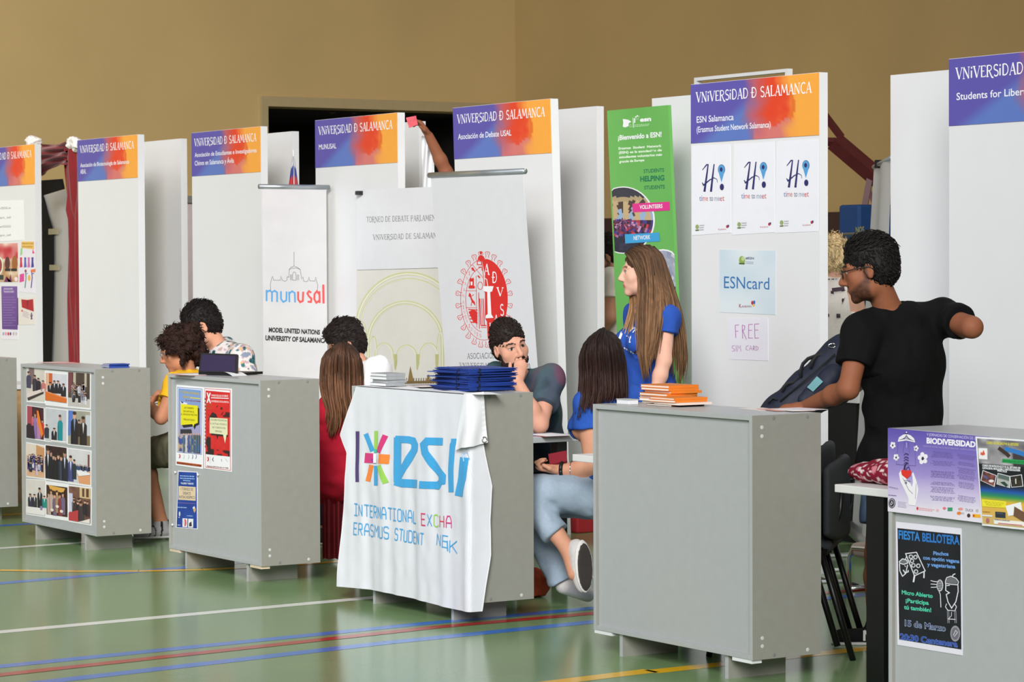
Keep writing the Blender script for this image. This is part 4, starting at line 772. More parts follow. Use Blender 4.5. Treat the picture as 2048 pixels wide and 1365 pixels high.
p.fancy('TORNEO DE DEBATE PARLAMENTARIO', (910, 370), (1560, 352), 42, gr, 1, .7); p.fancy('VNiVERSiDAD DE SALAMANCA', (962, 508), (1512, 490), 40, gr, 1, .7)
p.build('paper_sheet', 'white sheet reading Torneo de Debate over the arches banner', 'sheet')
q = at_v(500+876*.2564, 350+142*.2564, vb-.01); tag(MB().box(q[0]-.035, q[0]+.005, vb-.045, vb+.0, q[2]-.012, q[2]+.014, b=.004).build('bulldog_clip', MT['black']), 'black clip on the corner of the white Torneo sheet', 'clip')
# ADUSA roll-up
va = 8.15
p = Print(v=va, crop=CI_); A = lambda x, y: tuple(at_v(x, y, va)); tl, tr = A(859, 351), A(1050, 342.5); bl_, br_ = A(907, 990), A(1098, 975)
r = thing('rollup_banner', 'leaning white roll-up banner with a red half seal', 'banner', ((bl_[0]+br_[0])/2, va, 0))
MB().tube([tl, tr], .017, 10).build('top_rail', MT['alu'], r, smooth=True)
k = lambda a, b, t: tuple(np.asarray(a)*(1-t)+np.asarray(b)*t)
dn = lambda t, b: k(t, b, (t[2]-.08)/(t[2]-b[2]))
fl, fr = dn(tl, bl_), dn(tr, br_)
MB().tube([k(fl, fr, .5), (k(tl, tr, .5)[0], va+.03, tl[2])], .009, 8).build('support_pole', MT['alu'], r, smooth=True)
box('base', (fl[0]-.03, fr[0]+.03, va-.07, va+.07, 0, .085), MT['alu'], r, .01)
p.quad([(tl[0]+.02, tl[2]-.012), (tr[0]-.02, tr[2]-.012), (fr[0]-.02, .085), (fl[0]+.02, .085)], (214, 216, 220), 0, 2, 2, local=True)
rd = (214, 38, 36)
def scal(cx, cy, rx, ry, n):
    for i in range(n):
        a = 2*math.pi*(i+.5)/n; ca, sa = math.cos(a), math.sin(a); X, Y = cx+rx*ca, cy+ry*sa
        d = np.array([ca*rx, sa*ry]); d /= np.linalg.norm(d); t = np.array([-d[1], d[0]]); O = np.array([X, Y])
        prof = [(-13, -24), (-9, -6), (-17, 6), (-19, 20), (-8, 28), (0, 22), (8, 28), (19, 20), (17, 6), (9, -6), (13, -24)]
        p.line([tuple(O+t*q[0]+d*q[1]) for q in prof], 4, rd, 1); p.line([tuple(O+t*-6+d*10), tuple(O+t*6+d*10)], 4, rd, 1)
ccx, ccy = 492, 618; scal(ccx, ccy, 208, 372, 24)
el = lambda rx, ry, a0, a1, n=30: [(ccx+rx*math.cos(math.radians(a)), ccy+ry*math.sin(math.radians(a))) for a in np.linspace(a0, a1, n)]
p.line(el(194, 336, 0, 360, 60), 4, rd, 1); p.line(el(152, 270, 98, 262), 4, rd, 1)
p.poly([(438, 290), (446, 262), (466, 248), (490, 262), (502, 288)]+el(193, 334, -84, 80)+[(522, 930), (516, 800), (500, 774), (500, 420), (476, 300)], rd, 2); p.ell(466, 232, 10, 14, rd, 2)
for t, a, b, h in (('A', (492, 412), (540, 412), 86), ('D', (560, 480), (606, 482), 92), ('V', (600, 590), (656, 590), 70), ('S', (626, 750), (660, 750), 92), ('A', (576, 806), (612, 806), 60), ('L', (538, 880), (566, 880), 66)):
    p.fancy(t if t != 'D' else 'Ð', a, b, h, WH, 3, 1.0)
p.poly([(486, 508), (572, 508), (560, 552), (544, 556), (554, 740), (572, 770), (506, 774), (508, 750), (524, 740), (520, 556), (490, 548)], WH, 3); p.line([(496, 440), (516, 452), (524, 506)], 6, WH, 3)
for y in (546, 686): p.line([(340, y), (432, y)], 4, rd, 1)
p.line([(426, 420), (432, 850)], 4, rd, 1); p.line([(448, 560), (454, 860)], 6, rd, 1); p.line([(396, 330), (484, 440)], 4, rd, 1); p.line([(470, 290), (486, 420), (496, 560)], 5, rd, 1)
p.rect(372, 450, 408, 528, rd, 1); p.rect(382, 470, 396, 500, WH, 2); p.rect(364, 506, 416, 526, rd, 1); p.poly([(372, 450), (380, 436), (392, 446), (402, 436), (410, 450)], rd, 1)
p.poly([(370, 560), (384, 575), (392, 610), (416, 640), (420, 672), (404, 652), (390, 640), (376, 600), (362, 590)], rd, 1); p.line([(392, 590), (406, 576)], 6, rd, 1); p.line([(390, 640), (384, 672)], 6, rd, 1)
for i in range(5): p.line([(362+i*4, 700+i*26), (438, 706+i*26)], 9, rd, 1)
p.poly([(364, 720), (400, 700), (436, 720), (436, 824), (400, 800)], rd, 1); p.poly([(384, 360), (400, 350), (424, 392), (396, 376)], rd, 1); p.line([(436, 300), (470, 300), (472, 330), (436, 330), (436, 300)], 7, rd, 1); p.line([(446, 350), (476, 350), (476, 380)], 8, rd, 1); p.line([(440, 420), (458, 440)], 12, rd, 1)
p.line([(460+20*math.cos(a), 504+32*math.sin(a)) for a in np.linspace(0, 6.283, 20)], 5, rd, 1)
for x in (456, 470, 484): p.line([(x, 610), (x+10, 830)], 8 if x != 470 else 5, rd, 1)
p.line([(466, 834), (512, 834)], 9, rd, 1); p.line([(466, 850), (512, 850)], 5, rd, 1)
for t, a, b in (('A', 196, .0), ('M', 186, 0), ('A', 176, 0), ('I', 168, 0), ('N', 160, 0), ('S', 152, 0), ('V', 144, 0), ('I', 134, 0), ('D', 126, 0), ('V', 116, 0), ('I', 108, 0), ('S', 100, 0), ('A', 206, 0), ('N', 216, 0), ('I', 226, 0), ('L', 236, 0)):
    x, y = ccx+172*math.cos(math.radians(a)), ccy+302*math.sin(math.radians(a)); p.fancy(t, (x-9, y+14), (x+9, y+14), 26, (222, 90, 90), 1, .7)
p.fancy('ASOCiACiÓN DE DEBATE', (350, 1108), (840, 1100), 44, (70, 70, 74), 1, .75); p.fancy('VNiVERSiDAD DE SALAMANCA', (290, 1188), (880, 1196), 46, (70, 70, 74), 1, .75)
p.build('banner_sheet', parent=r)
# green welcome board
vg = 8.75
p = Print(v=vg, crop=RC); g = (106, 178, 88)
ga, gb = p.P((160, 168)), p.P((652, 122)); gc, gd = p.P((778, 3060)), p.P((290, 3060))
gc = gb+(gc-gb)*gb[1]/(gb[1]-gc[1]); gd = ga+(gd-ga)*ga[1]/(ga[1]-gd[1])
p.quad([ga, gb, gc, gd], lambda a, b: mixc((110, 182, 92), (98, 172, 84), NZ(a*2, b*4)), 0, 4, 8, local=True)
p.poly([(288, 234), (330, 240), (358, 256), (336, 268), (334, 292), (306, 302), (288, 296), (292, 262)], WH, 1); p.text('Ci', (340, 300), (362, 300), 22, (214, 232, 206), 1); p.line([(370, 224), (374, 304)], 5, WH, 1); p.text('I', (378, 264), (388, 264), 36, WH, 1, .03); p.text('*', (386, 270), (424, 268), 60, WH, 1, .06); p.text('esn', (426, 256), (516, 248), 34, WH, 1, .05); p.lines([(380, 278), (520, 268), (520, 290), (380, 300)], 2, (196, 226, 186), 1, th=.45)
p.text('¡Bienvenido a ESN!', (250, 404), (600, 376), 40, WH, 1, .03)
for t, a, b in (('Erasmus  Student  Network', (254, 480), (600, 458)), ('(ESN) es la asociación de', (256, 514), (602, 492)), ('estudiantes voluntarios más', (258, 550), (604, 528)), ('grande de Europa', (260, 586), (462, 572))): p.text(t, a, b, 19, (226, 240, 220), 1, .04)
dg_ = (20, 116, 84); p.text('STUDENTS', (456, 668), (620, 658), 30, dg_, 1, .02); p.text('HELPING', (428, 736), (622, 726), 42, dg_, 1, .035); p.text('STUDENTS', (460, 800), (626, 792), 30, dg_, 1, .02)
def disc(cx, cy, rx, ry, fn, clip):
    n = 40; pts = [(cx+rx*math.cos(2*math.pi*k/n), cy+ry*math.sin(2*math.pi*k/n)) for k in range(n)]
    cl = lambda q: clip(*q)
    p.poly([cl((cx+(x-cx)*1.05, cy+(y-cy)*1.03)) for x, y in pts], WH, 1)
    for j in range(14):
        for i in range(n):
            a, b = j/14, (j+1)/14; q = [(cx+(pts[i][0]-cx)*a, cy+(pts[i][1]-cy)*a), (cx+(pts[i][0]-cx)*b, cy+(pts[i][1]-cy)*b), (cx+(pts[(i+1) % n][0]-cx)*b, cy+(pts[(i+1) % n][1]-cy)*b), (cx+(pts[(i+1) % n][0]-cx)*a, cy+(pts[(i+1) % n][1]-cy)*a)]
            m = np.mean(q, 0); p.poly([cl(w_) for w_ in q], fn((m[0]-cx)/rx, (m[1]-cy)/ry), 2)
def brand(x, y):
    n = NZ(x*9+5, y*11); n2 = NZ2(x*23, y*23)
    if y < -.72: return (58, 58, 70)
    if y < -.58: return (176, 156, 120)
    if y < -.02:
        k = math.sin(x*17); return (196, 170, 130) if k > -.1 else ((150, 176, 206) if y > -.4 and n > .4 else (76, 62, 56))
    if y < .5: return mixc((60, 40, 66), random.choice([(206, 60, 76), (80, 60, 150), (206, 150, 190), (40, 34, 50), (110, 50, 90)]), n2*1.4)
    return mixc((34, 32, 48), (60, 56, 80), n2)
disc(292, 1046, 242, 262, brand, lambda x, y: (max(x, 200+(y-800)*.047), y))
def town(x, y):
    n = NZ2(x*19, y*19); return mixc((120, 130, 156), (206, 206, 214), n) if y < -.2 else mixc((50, 52, 74), (200, 190, 196), n)
disc(610, 1660, 230, 370, town, lambda x, y: (min(x, 702+(y-1300)*.042), y))
p.quad([(366, 914), (664, 898), (668, 968), (370, 984)], (222, 50, 140), 4); p.text('VOLUNTEERS', (426, 958), (610, 948), 32, WH, 5, .02); p.quad([(306, 1160), (582, 1146), (588, 1216), (310, 1234)], (60, 160, 214), 4); p.text('NETWORK', (378, 1206), (512, 1198), 34, WH, 5, .015)
p.build('display_board', 'tall green welcome board behind the standing woman in blue', 'board', th=.02)
# ------------------------------------------------------------------ smooth solids: blended primitives meshed on a voxel grid (naive surface nets)
def frame(f, u):
    f = np.asarray(f, float); f = f/np.linalg.norm(f); u = np.asarray(u, float); r = np.cross(f, u); r = r/np.linalg.norm(r); u = np.cross(r, f)
    return np.array([r, f, u])          # rows: right, forward, up
class Solid:
    def __init__(s): s.p = []
    def cone(s, a, b, ra, rb=None, k=0.02, col=None, flat=None):
        s.p.append(('c', np.asarray(a, float), np.asarray(b, float), ra, ra if rb is None else rb, k, col, flat)); return s
    def chain(s, pts, rs, k=0.02, col=None):
        for i in range(len(pts)-1): s.cone(pts[i], pts[i+1], rs[i], rs[i+1], k, col)
        return s
    def ell(s, c, r, R=None, k=0.02, col=None, cut=False):
        s.p.append(('x' if cut else 'e', np.asarray(c, float), np.asarray(r, float), np.eye(3) if R is None else R, 0, k, col, None)); return s
    def box(s, c, h, R=None, rd=0.01, k=0.01, col=None):
        s.p.append(('b', np.asarray(c, float), np.asarray(h, float), np.eye(3) if R is None else R, rd, k, col, None)); return s
    def plane(s, c, n, box=None, k=0.006):
        """cut away the side n points to (optionally only within radius box of c)"""
        n = np.asarray(n, float); s.p.append(('h', np.asarray(c, float), n/np.linalg.norm(n), box, 0, k, None, None)); return s
    @staticmethod
    def dist(q, P):
        t = q[0]
        if t == 'c':
            a, b, ra, rb, fl = q[1], q[2], q[3], q[4], q[7]; ab = b-a
            h = np.clip(((P-a)@ab)/(ab@ab+1e-12), 0, 1); d = P-(a+h[..., None]*ab)
            if fl is not None:      # flattened along a direction by a factor
                n, m = fl; n = np.asarray(n)/np.linalg.norm(n); d = d+((d@n)*(1/m-1))[..., None]*n
            return np.sqrt((d*d).sum(-1))-(ra+(rb-ra)*h)
        if t in 'ex':
            d = ((P-q[1])@q[3].T)/q[2]; l = np.sqrt((d*d).sum(-1)); return (l-1)*min(q[2])*0.6+(l-1)*np.mean(q[2])*0.4
        if t == 'b':
            d = np.abs((P-q[1])@q[3].T)-(q[2]-q[4]); return np.sqrt((np.maximum(d, 0)**2).sum(-1))+np.minimum(d.max(-1), 0)-q[4]
        if t == 'h':
            d = (P-q[1])@q[2]
            return d
    def bounds(s, q):
        if q[0] == 'c':
            r = max(q[3], q[4]); return np.minimum(q[1], q[2])-r, np.maximum(q[1], q[2])+r
        if q[0] in 'ex':
            e = np.sqrt(((q[3].T*q[2])**2).sum(1)); return q[1]-e, q[1]+e
        if q[0] == 'b':
            e = (np.abs(q[3].T)*q[2]).sum(1); return q[1]-e, q[1]+e
    def mesh(s, h, smooth=1):
        B = [s.bounds(q) for q in s.p if q[0] in 'ceb']; lo = np.min([b[0] for b in B], 0)-3*h; hi = np.max([b[1] for b in B], 0)+3*h
        n = np.ceil((hi-lo)/h).astype(int)+1; G = np.full(n, 0.12, np.float32)
        ax = [lo[i]+h*np.arange(n[i]) for i in range(3)]
        for q in s.p:
            k = max(q[5], 1e-5)
            if q[0] == 'h':
                if q[3] is None: l, u = np.zeros(3, int), n
                else: l = np.clip(((q[1]-q[3]-lo)/h).astype(int), 0, n); u = np.clip(((q[1]+q[3]-lo)/h).astype(int)+1, 0, n)
            else:
                b = s.bounds(q); m = k+3*h; l = np.clip(np.floor((b[0]-m-lo)/h).astype(int), 0, n); u = np.clip(np.ceil((b[1]+m-lo)/h).astype(int)+1, 0, n)
            if (u <= l).any(): continue
            P = np.stack(np.meshgrid(ax[0][l[0]:u[0]], ax[1][l[1]:u[1]], ax[2][l[2]:u[2]], indexing='ij'), -1)
            d = s.dist(q, P); g = G[l[0]:u[0], l[1]:u[1], l[2]:u[2]]
            if q[0] in 'ceb':
                t = np.clip(0.5+0.5*(g-d)/k, 0, 1); g[...] = g*(1-t)+d*t-k*t*(1-t)
            else:
                if q[0] == 'x': d = -d
                t = np.clip(0.5-0.5*(g-d)/k, 0, 1); g[...] = g*(1-t)+d*t+k*t*(1-t)
        # surface nets
        I = G < 0; c = np.zeros(np.array(G.shape)-1, np.uint8); offs = [(i, j, k_) for i in (0, 1) for j in (0, 1) for k_ in (0, 1)]
        N = np.array(c.shape)
        for (i, j, k_) in offs: c += I[i:i+N[0], j:j+N[1], k_:k_+N[2]]
        act = np.argwhere((c > 0) & (c < 8)); idx = np.full(c.shape, -1, np.int32); idx[tuple(act.T)] = np.arange(len(act))
        cv = np.stack([G[act[:, 0]+o[0], act[:, 1]+o[1], act[:, 2]+o[2]] for o in offs], 1)
        acc = np.zeros((len(act), 3)); cnt = np.zeros(len(act))
        for a in range(8):
            for b in range(a+1, 8):
                oa, ob = np.array(offs[a]), np.array(offs[b])
                if np.abs(oa-ob).sum() != 1: continue
                m = (cv[:, a] < 0) != (cv[:, b] < 0); t = np.where(m, cv[:, a]/(cv[:, a]-cv[:, b]+1e-12), 0)
                acc += m[:, None]*(oa+t[:, None]*(ob-oa)); cnt += m
        V = lo+h*(act+acc/cnt[:, None]); F = []
        for axs in range(3):
            o1, o2 = [(1, 2), (2, 0), (0, 1)][axs]
            A = np.moveaxis(I, axs, 0); m = A[:-1] != A[1:]; e = np.argwhere(np.moveaxis(m, 0, axs)); 
            e = e[(e[:, o1] > 0) & (e[:, o2] > 0) & (e[:, o1] < G.shape[o1]-1) & (e[:, o2] < G.shape[o2]-1)]
            d1 = np.zeros(3, int); d1[o1] = 1; d2 = np.zeros(3, int); d2[o2] = 1
            q = np.stack([idx[tuple((e-d1-d2).T)], idx[tuple((e-d2).T)], idx[tuple(e.T)], idx[tuple((e-d1).T)]], 1)
            ins = I[tuple(e.T)]; q[~ins] = q[~ins][:, ::-1]; F.append(q)
        F = np.concatenate(F); F = F[(F >= 0).all(1)]
        for _ in range(smooth):
            S = np.zeros_like(V); C = np.zeros(len(V))
            for a, b in ((0, 1), (1, 2), (2, 3), (3, 0)):
                np.add.at(S, F[:, a], V[F[:, b]]); np.add.at(C, F[:, a], 1); np.add.at(S, F[:, b], V[F[:, a]]); np.add.at(C, F[:, b], 1)
            V = V*0.5+0.5*S/np.maximum(C, 1)[:, None]
        return V, F
    def colors(s, V, default):
        best = np.full(len(V), 9e9); out = np.tile(lin(default), (len(V), 1))
        for q in s.p:
            if q[0] not in 'ceb': continue
            d = s.dist(q, V); m = d < best; best[m] = d[m]
            out[m] = lin(q[6] if q[6] is not None else default)
        return out
def normals(V, F):
    n = np.cross(V[F[:, 2]]-V[F[:, 0]], V[F[:, 3]]-V[F[:, 1]]); N = np.zeros_like(V)
    for i in range(4): np.add.at(N, F[:, i], n)
    return N/(np.linalg.norm(N, axis=1)[:, None]+1e-12)
class VN:   # vectorised value noise in 3D
    def __init__(s, seed): s.T = np.random.default_rng(seed).random((32, 32, 32))
    def __call__(s, P):
        i = np.floor(P).astype(int); f = P-i; f = f*f*(3-2*f); r = 0
        for a in (0, 1):
            for b in (0, 1):
                for c in (0, 1):
                    w = (f[:, 0] if a else 1-f[:, 0])*(f[:, 1] if b else 1-f[:, 1])*(f[:, 2] if c else 1-f[:, 2])
                    r = r+w*s.T[(i[:, 0]+a) % 32, (i[:, 1]+b) % 32, (i[:, 2]+c) % 32]
        return r
N3 = VN(5); N3b = VN(9)
def solid_obj(name, S, h, m, parent, col, smooth=1, wrinkle=0.0, wscale=(14, 14, 9), paint=None, wfreq=None):
    V, F = S.mesh(h, smooth); C = S.colors(V, col)
    if wrinkle:
        n = normals(V, F); w = (N3(V*np.array(wscale)+3)-.5)+.5*(N3b(V*np.array(wscale)*2.3)-.5); w = np.sign(w)*np.abs(w)**.8; V = V+n*(w*wrinkle*2)[:, None]
    if paint is not None: C = paint(V, C)
    return new_obj(name, V, F, m, parent, colors=C, smooth=True)

# ------------------------------------------------------------------ the flag cloth over the third counter
FLC = (660, 720, .3955)
cu_, cv_ = CNT[3]
def cloth_P(q):
    w = at_v(FLC[0]+q[0]*FLC[2], FLC[1]+q[1]*FLC[2], cv_-.012); x = w[0]
    if x > cu_: x = cu_+(x-cu_)*.6
    return np.array([x, w[2]])
def cloth_off(x, z):
    t = max(0.0, 1.0-z); s = x-cu_
    f = .003*math.sin(s*34+1.2+.6*math.sin(z*5))+.0016*math.sin(s*61+z*3)+.003*math.sin(s*17+z*2.2)
    g = .004*(NZ(s*9+20, z*7)-.5)+.0025*(NZ2(s*24+9, z*16)-.5)
    return .013+min(1, t*2.4)*(f+g+.006)+.022*max(0, t-.6)+.035*max(0, -.88-s)*t*2
def cloth_warp(x, z, L):
    o = cloth_off(x, z)+.0018*L; r = .02; e = x-cu_+.004
    if z > .9985: o = max(o, .008)
    if e <= 0: return (x, cv_-o, z)
    t = e/r
    if t < math.pi/2: return (cu_-.004+(r+o*.4)*math.sin(t), cv_-o+(r)*(1-math.cos(t)), z)
    return (cu_-.004+r+o*.4+.02*(1-z)*min(1, (e-.03)*8), cv_-o+r+(e-r*math.pi/2), z)
p = Print(v=cv_, warp=cloth_warp); p.P = cloth_P
def interp(pts, z):
    Q = [cloth_P(q) for q in pts]; zs = [-q[1] for q in Q]; return float(np.interp(-z, zs, [q[0] for q in Q]))
Lc = [(132, 137), (100, 240), (60, 380), (95, 470), (85, 700), (72, 1000), (64, 1145)]; Rc = [(770, 168), (772, 300), (776, 430), (820, 660), (812, 830), (816, 1010), (775, 1288)]
bot = [(64, 1145), (150, 1152), (235, 1165), (400, 1200), (575, 1240), (640, 1262), (775, 1288)]
bx = [cloth_P(q) for q in bot]
NX, NZc = 150, 120
pts = []
for j in range(NZc+1):
    for i in range(NX+1):
        s_ = i/NX; zb = float(np.interp(s_, np.linspace(0, 1, 7), [q[1] for q in bx])); z = .999+(zb-.999)*(j/NZc)
        a, b = interp(Lc, z), interp(Rc, z); pts.append((a+(b-a)*s_, z))
cols = [(214, 216, 222) if (i % (NX+1)) not in (0, NX) else (240, 240, 242) for i in range(len(pts))]
p.put(pts, [(j*(NX+1)+i, (j+1)*(NX+1)+i, (j+1)*(NX+1)+i+1, j*(NX+1)+i+1) for j in range(NZc) for i in range(NX)], cols, 0)
SB = dict(sub=.014, nw=3)
cb, cpk, cgr, cor, cpu = (54, 158, 214), (206, 42, 116), (150, 202, 84), (238, 130, 44), (66, 40, 110)
p.line([(143, 362), (146, 618)], 21, cpu, 1, **SB)
for pts, w_, c in (([(186, 374), (222, 462)], 24, cb), ([(238, 360), (238, 455)], 20, cgr), ([(287, 382), (252, 470)], 26, cpk), ([(182, 496), (230, 499)], 50, cpk), ([(254, 500), (306, 504)], 48, cor), ([(216, 532), (198, 615)], 24, cor), ([(240, 536), (240, 636)], 22, cb), ([(258, 534), (294, 624)], 26, cgr)): p.line(pts, w_, c, 1, **SB)
p.line([(238, 452), (238, 470)], 16, (40, 190, 160), 2, **SB); p.line([(226, 500), (238, 520)], 20, (130, 40, 150), 2, **SB); p.line([(238, 474), (238, 522)], 18, (240, 240, 244), 3, **SB)
for pts, w_ in (([(346, 392), (346, 520), (350, 618)], 38), ([(334, 402), (400, 404), (424, 410), (434, 430), (432, 456), (400, 510), (352, 590)], 36), ([(336, 614), (370, 624), (452, 628)], 42), ([(576, 414), (500, 412), (482, 430), (490, 470), (530, 530), (574, 588), (572, 618), (550, 636), (464, 632)], 38), ([(638, 406), (626, 430), (618, 560), (618, 670)], 28), ([(618, 412), (658, 412)], 26), ([(686, 494), (676, 600), (660, 690)], 46)): p.line(pts, w_, cb, 1, **SB)
tb_ = (70, 160, 212)
p.mono('INTERNATIONAL', (134, 786), (444, 828), 58, tb_, .115, 1, .02); p.mono('EXCHA', (476, 836), (616, 852), 58, [(206, 50, 104), tb_, (150, 202, 84), (214, 60, 90), (206, 50, 130)], .115, 1, .02)
p.mono('ERASMUS', (134, 882), (306, 906), 58, tb_, .115, 1, .02); p.mono('STUDENT', (340, 910), (486, 938), 58, tb_, .115, 1, .02); p.mono('NE', (548, 938), (602, 952), 58, tb_, .115, 1, .02); p.mono('K', (612, 976), (648, 980), 62, tb_, .115, 1, .02)
p.line([(600, 915), (604, 968)], 5, tb_, 1)
p.line([(690, 470), (700, 510)], 30, (176, 196, 226), 2)
fl = p.build('flag_cloth', 'white student network flag draped over the front of a counter', 'flag', m=MT['cloth'])
m_ = MB().sheet(lambda a, b: (interp(Lc, .999)+(interp(Rc, .999)-interp(Lc, .999))*a, cv_-.008+.13*b, 1.0022+.003*math.sin(a*30)*b), 60, 6)
new_obj('folded_top', m_.v, m_.f, MT['cloth'], fl, colors=np.tile(lin((216, 218, 222)), (len(m_.v), 1)), smooth=True)
# corner turned back over the edge, hem band with an eyelet
def flap(a, b):
    tl, tr, br, bl = [cloth_P(q) for q in ((686, 172), (772, 168), (790, 428), (652, 456))]
    q = (tl*(1-a)+tr*a)*(1-b)+(bl*(1-a)+br*a)*b; w = cloth_warp(q[0], q[1], 0)
    k = .010+.012*b+.005*math.sin(a*9+b*4)*b
    return (w[0]+k*(1.0 if q[0] > cu_ else 0.3), w[1]-k*(0.3 if q[0] > cu_+.02 else 1), w[2])
m_ = MB().sheet(flap, 24, 30); cc = np.tile(lin((220, 221, 225)), (len(m_.v), 1)); 
for i in range(len(cc)):
    if (i % 25) > 20: cc[i] = lin((222, 223, 224)) if (i//25) % 3 else lin((236, 236, 236))
new_obj('turned_corner', m_.v, m_.f, MT['cloth'], fl, colors=cc, smooth=True)
q = np.array(flap(.9, .93)); MB().tube([(q[0]+.004, q[1]+.012*math.cos(t), q[2]+.012*math.sin(t)) for t in np.linspace(0, 6.283, 14)], .003, 6).build('eyelet', MT['chrome'], fl, smooth=True)

# ------------------------------------------------------------------ things on the counters
def sheets(name, label, cat, pos, n, w, d, cols, group=None, jit=.02, th=.0012):
    for i in range(n):
        a = random.uniform(-.25, .25); x, y = pos[0]+random.uniform(-jit, jit), pos[1]+random.uniform(-jit, jit); z = pos[2]+.0004+i*th
        m = MB().box(-w/2, w/2, -d/2, d/2, 0, th*.8); V = [(x+q[0]*math.cos(a)-q[1]*math.sin(a), y+q[0]*math.sin(a)+q[1]*math.cos(a), z+q[2]) for q in m.v]
        o = new_obj(name, V, m.f, MT['print'], colors=np.tile(lin(cols[i % len(cols)]), (len(V), 1))); tag(o, label[i] if isinstance(label, list) else label, cat, group)
def top_at(x, y): return at_z(x, y, 1.0)
def book(name, label, cat, corner, w, d, h, z, cover, page, group=None, rot=0.0):
    """near corner (+x, -y) at corner; page block between covers"""
    r = thing(name, label, cat, (corner[0], corner[1], z), group, rz=rot); t = min(.0016, h*.15)
    def bx(n, b, m): o = MB().box(*b).build(n, m, None); o.parent = r; o.location = ((b[0]+b[1])/2, (b[2]+b[3])/2, b[4]); return o
    bx('cover', (-w, 0, 0, d, 0, t), cover); c = bx('cover', (-w, 0, 0, d, h-t, h), cover); bx('pages', (-w+.002, -.002, .002, d-.002, t, h-t), page); bx('spine', (-.0018, 0, 0, d, t, h-t), cover)
    return r
gm = top_at(755, 776); zz = 1.0045
mlab = ['grey magazine bundle at the bottom of the pile on the flag counter', 'grey magazine bundle second from the bottom on the flag counter', 'grey magazine bundle third from the bottom on the flag counter', 'grey magazine bundle on top of the pile on the flag counter']
for i in range(4):
    book('magazine', mlab[i], 'magazine', (gm[0]+random.uniform(-.006, .006), gm[1]+.05+random.uniform(-.006, .006)), .15, .1, .0145, zz, MT['greymag'], MT['white'], 'grey magazines on the flag counter', random.uniform(-.03, .03)); zz += .0148
fb = top_at(936, 786)
fproto = None
for i in range(24):
    z = 1.004+i*.0042; dx = .05*math.sin(i*.5)*.3+(.05*(i/24) if i < 18 else .08); rot = random.uniform(-.05, .05)+(.12 if i % 5 == 4 else 0)
    loc = (fb[0]-.03+dx*.4, fb[1]+.01+random.uniform(0, .012)-.01*(i > 17), z)
    if fproto is None:
        fproto = thing('folder', 'blue card folder with black elastic in the tall stack', 'folder', loc, 'blue folders stacked on the flag counter', rz=rot)
        o = MB().box(-.30, 0, 0, .245, 0, .0033, b=.001).build('cover', MT['folder']); o.parent = fproto; o.location = (-.15, .1225, 0)
        m_ = MB().box(-.094, -.086, -.001, .246, -.0004, .0038); m_.box(-.3015, .0015, .05, .058, -.0004, .0038); o = m_.build('elastic_band', MT['elastic']); 
        V = np.array(m_.v); o.parent = fproto; o.location = (V[:, 0].mean(), V[:, 1].mean(), V[:, 2].min())
    else:
        c = copy_tree(fproto); c.location = loc; c.rotation_euler = (0, 0, rot)
sheets('leaflet', ['loose leaflet lying between magazines and folders, nearest the magazines', 'loose dark leaflet lying between magazines and folders', 'loose leaflet lying nearest the blue folders'], 'leaflet', tuple(top_at(826, 776)+np.array([0, .06, .004])), 3, .14, .1, [(200, 196, 200), (90, 70, 80), (226, 214, 214)], jit=.05)
# bare counter: orange books, card box, flyers
ob = top_at(1322, 811); zz = 1.0005
for i in range(7):
    h = .0105; book('paperback', ['pale book at the bottom of the back pile', 'pale book second from the bottom of the back pile', 'orange book third from the bottom of the back pile', 'orange book in the middle of the back pile', 'orange book third from the top of the back pile', 'orange book second from the top of the back pile', 'orange book on top of the back pile'][i]+', bare counter', 'book',
         (ob[0]+random.uniform(-.012, .006)-.006*(i < 3), ob[1]+.04+random.uniform(-.01, .01)), .19, .15, h, zz, MT['orange'] if i > 1 else MT['pinkw'], MT['paper'], 'books piled on the bare counter', random.uniform(-.05, .03)); zz += h+.0003
ob = top_at(1346, 815); zz = 1.0005
for i, (h, c, dx) in enumerate(((.007, 'wood', -.02), (.009, 'pinkw', .03), (.0095, 'orange', .01), (.0085, 'orange', .0))):
    book('paperback', ['dark brown book at the bottom of the front pile', 'pale covered book in the front pile', 'orange book second from the top of the front pile', 'orange book on top of the front pile'][i]+', bare counter', 'book', (ob[0]+dx, ob[1]+.004+random.uniform(0, .008)), .17, .16, h, zz, MT[c], MT['paper'], 'books piled on the bare counter', random.uniform(-.04, .04)); zz += h+.0003
cb_ = top_at(1256, 810); r = thing('card_box', 'small white box of cards left of the orange books', 'box', (cb_[0], cb_[1], 1.0))
box('box_body', (cb_[0]-.085, cb_[0], cb_[1]+.004, cb_[1]+.05, 1.0005, 1.017), MT['white'], r, .001); box('lid', (cb_[0]-.087, cb_[0]+.002, cb_[1]+.002, cb_[1]+.052, 1.0172, 1.021), MT['grey_edge'], r, .001)
for i, (x, y, c, l) in enumerate(((1500, 820, (236, 226, 222), 'white flyer on the bare counter, left of the other flyers'), (1535, 822, (214, 160, 150), 'flyer with a reddish edge on the bare counter'), (1565, 823, (240, 236, 236), 'white flyer in the middle of the right-hand flyers'), (1586, 822, (226, 214, 220), 'pale flyer on the bare counter nearest the bag'))):
    q = top_at(x, y); sheets('flyer', l, 'flyer', (q[0], q[1]+.05, 1.0+.0015*i), 1, .17, .1, [c], jit=0)
q = top_at(128, 727); sheets('leaflet', ['pink leaflet at the bottom left on the photograph counter', 'pink leaflet lying on another on the photograph counter', 'pale leaflet topmost at the left of the photograph counter'], 'leaflet', tuple(q+np.array([-.05, .0, 0])), 3, .2, .14, [(206, 130, 130), (214, 150, 146), (226, 190, 186)], jit=.04)
q = top_at(205, 737); 
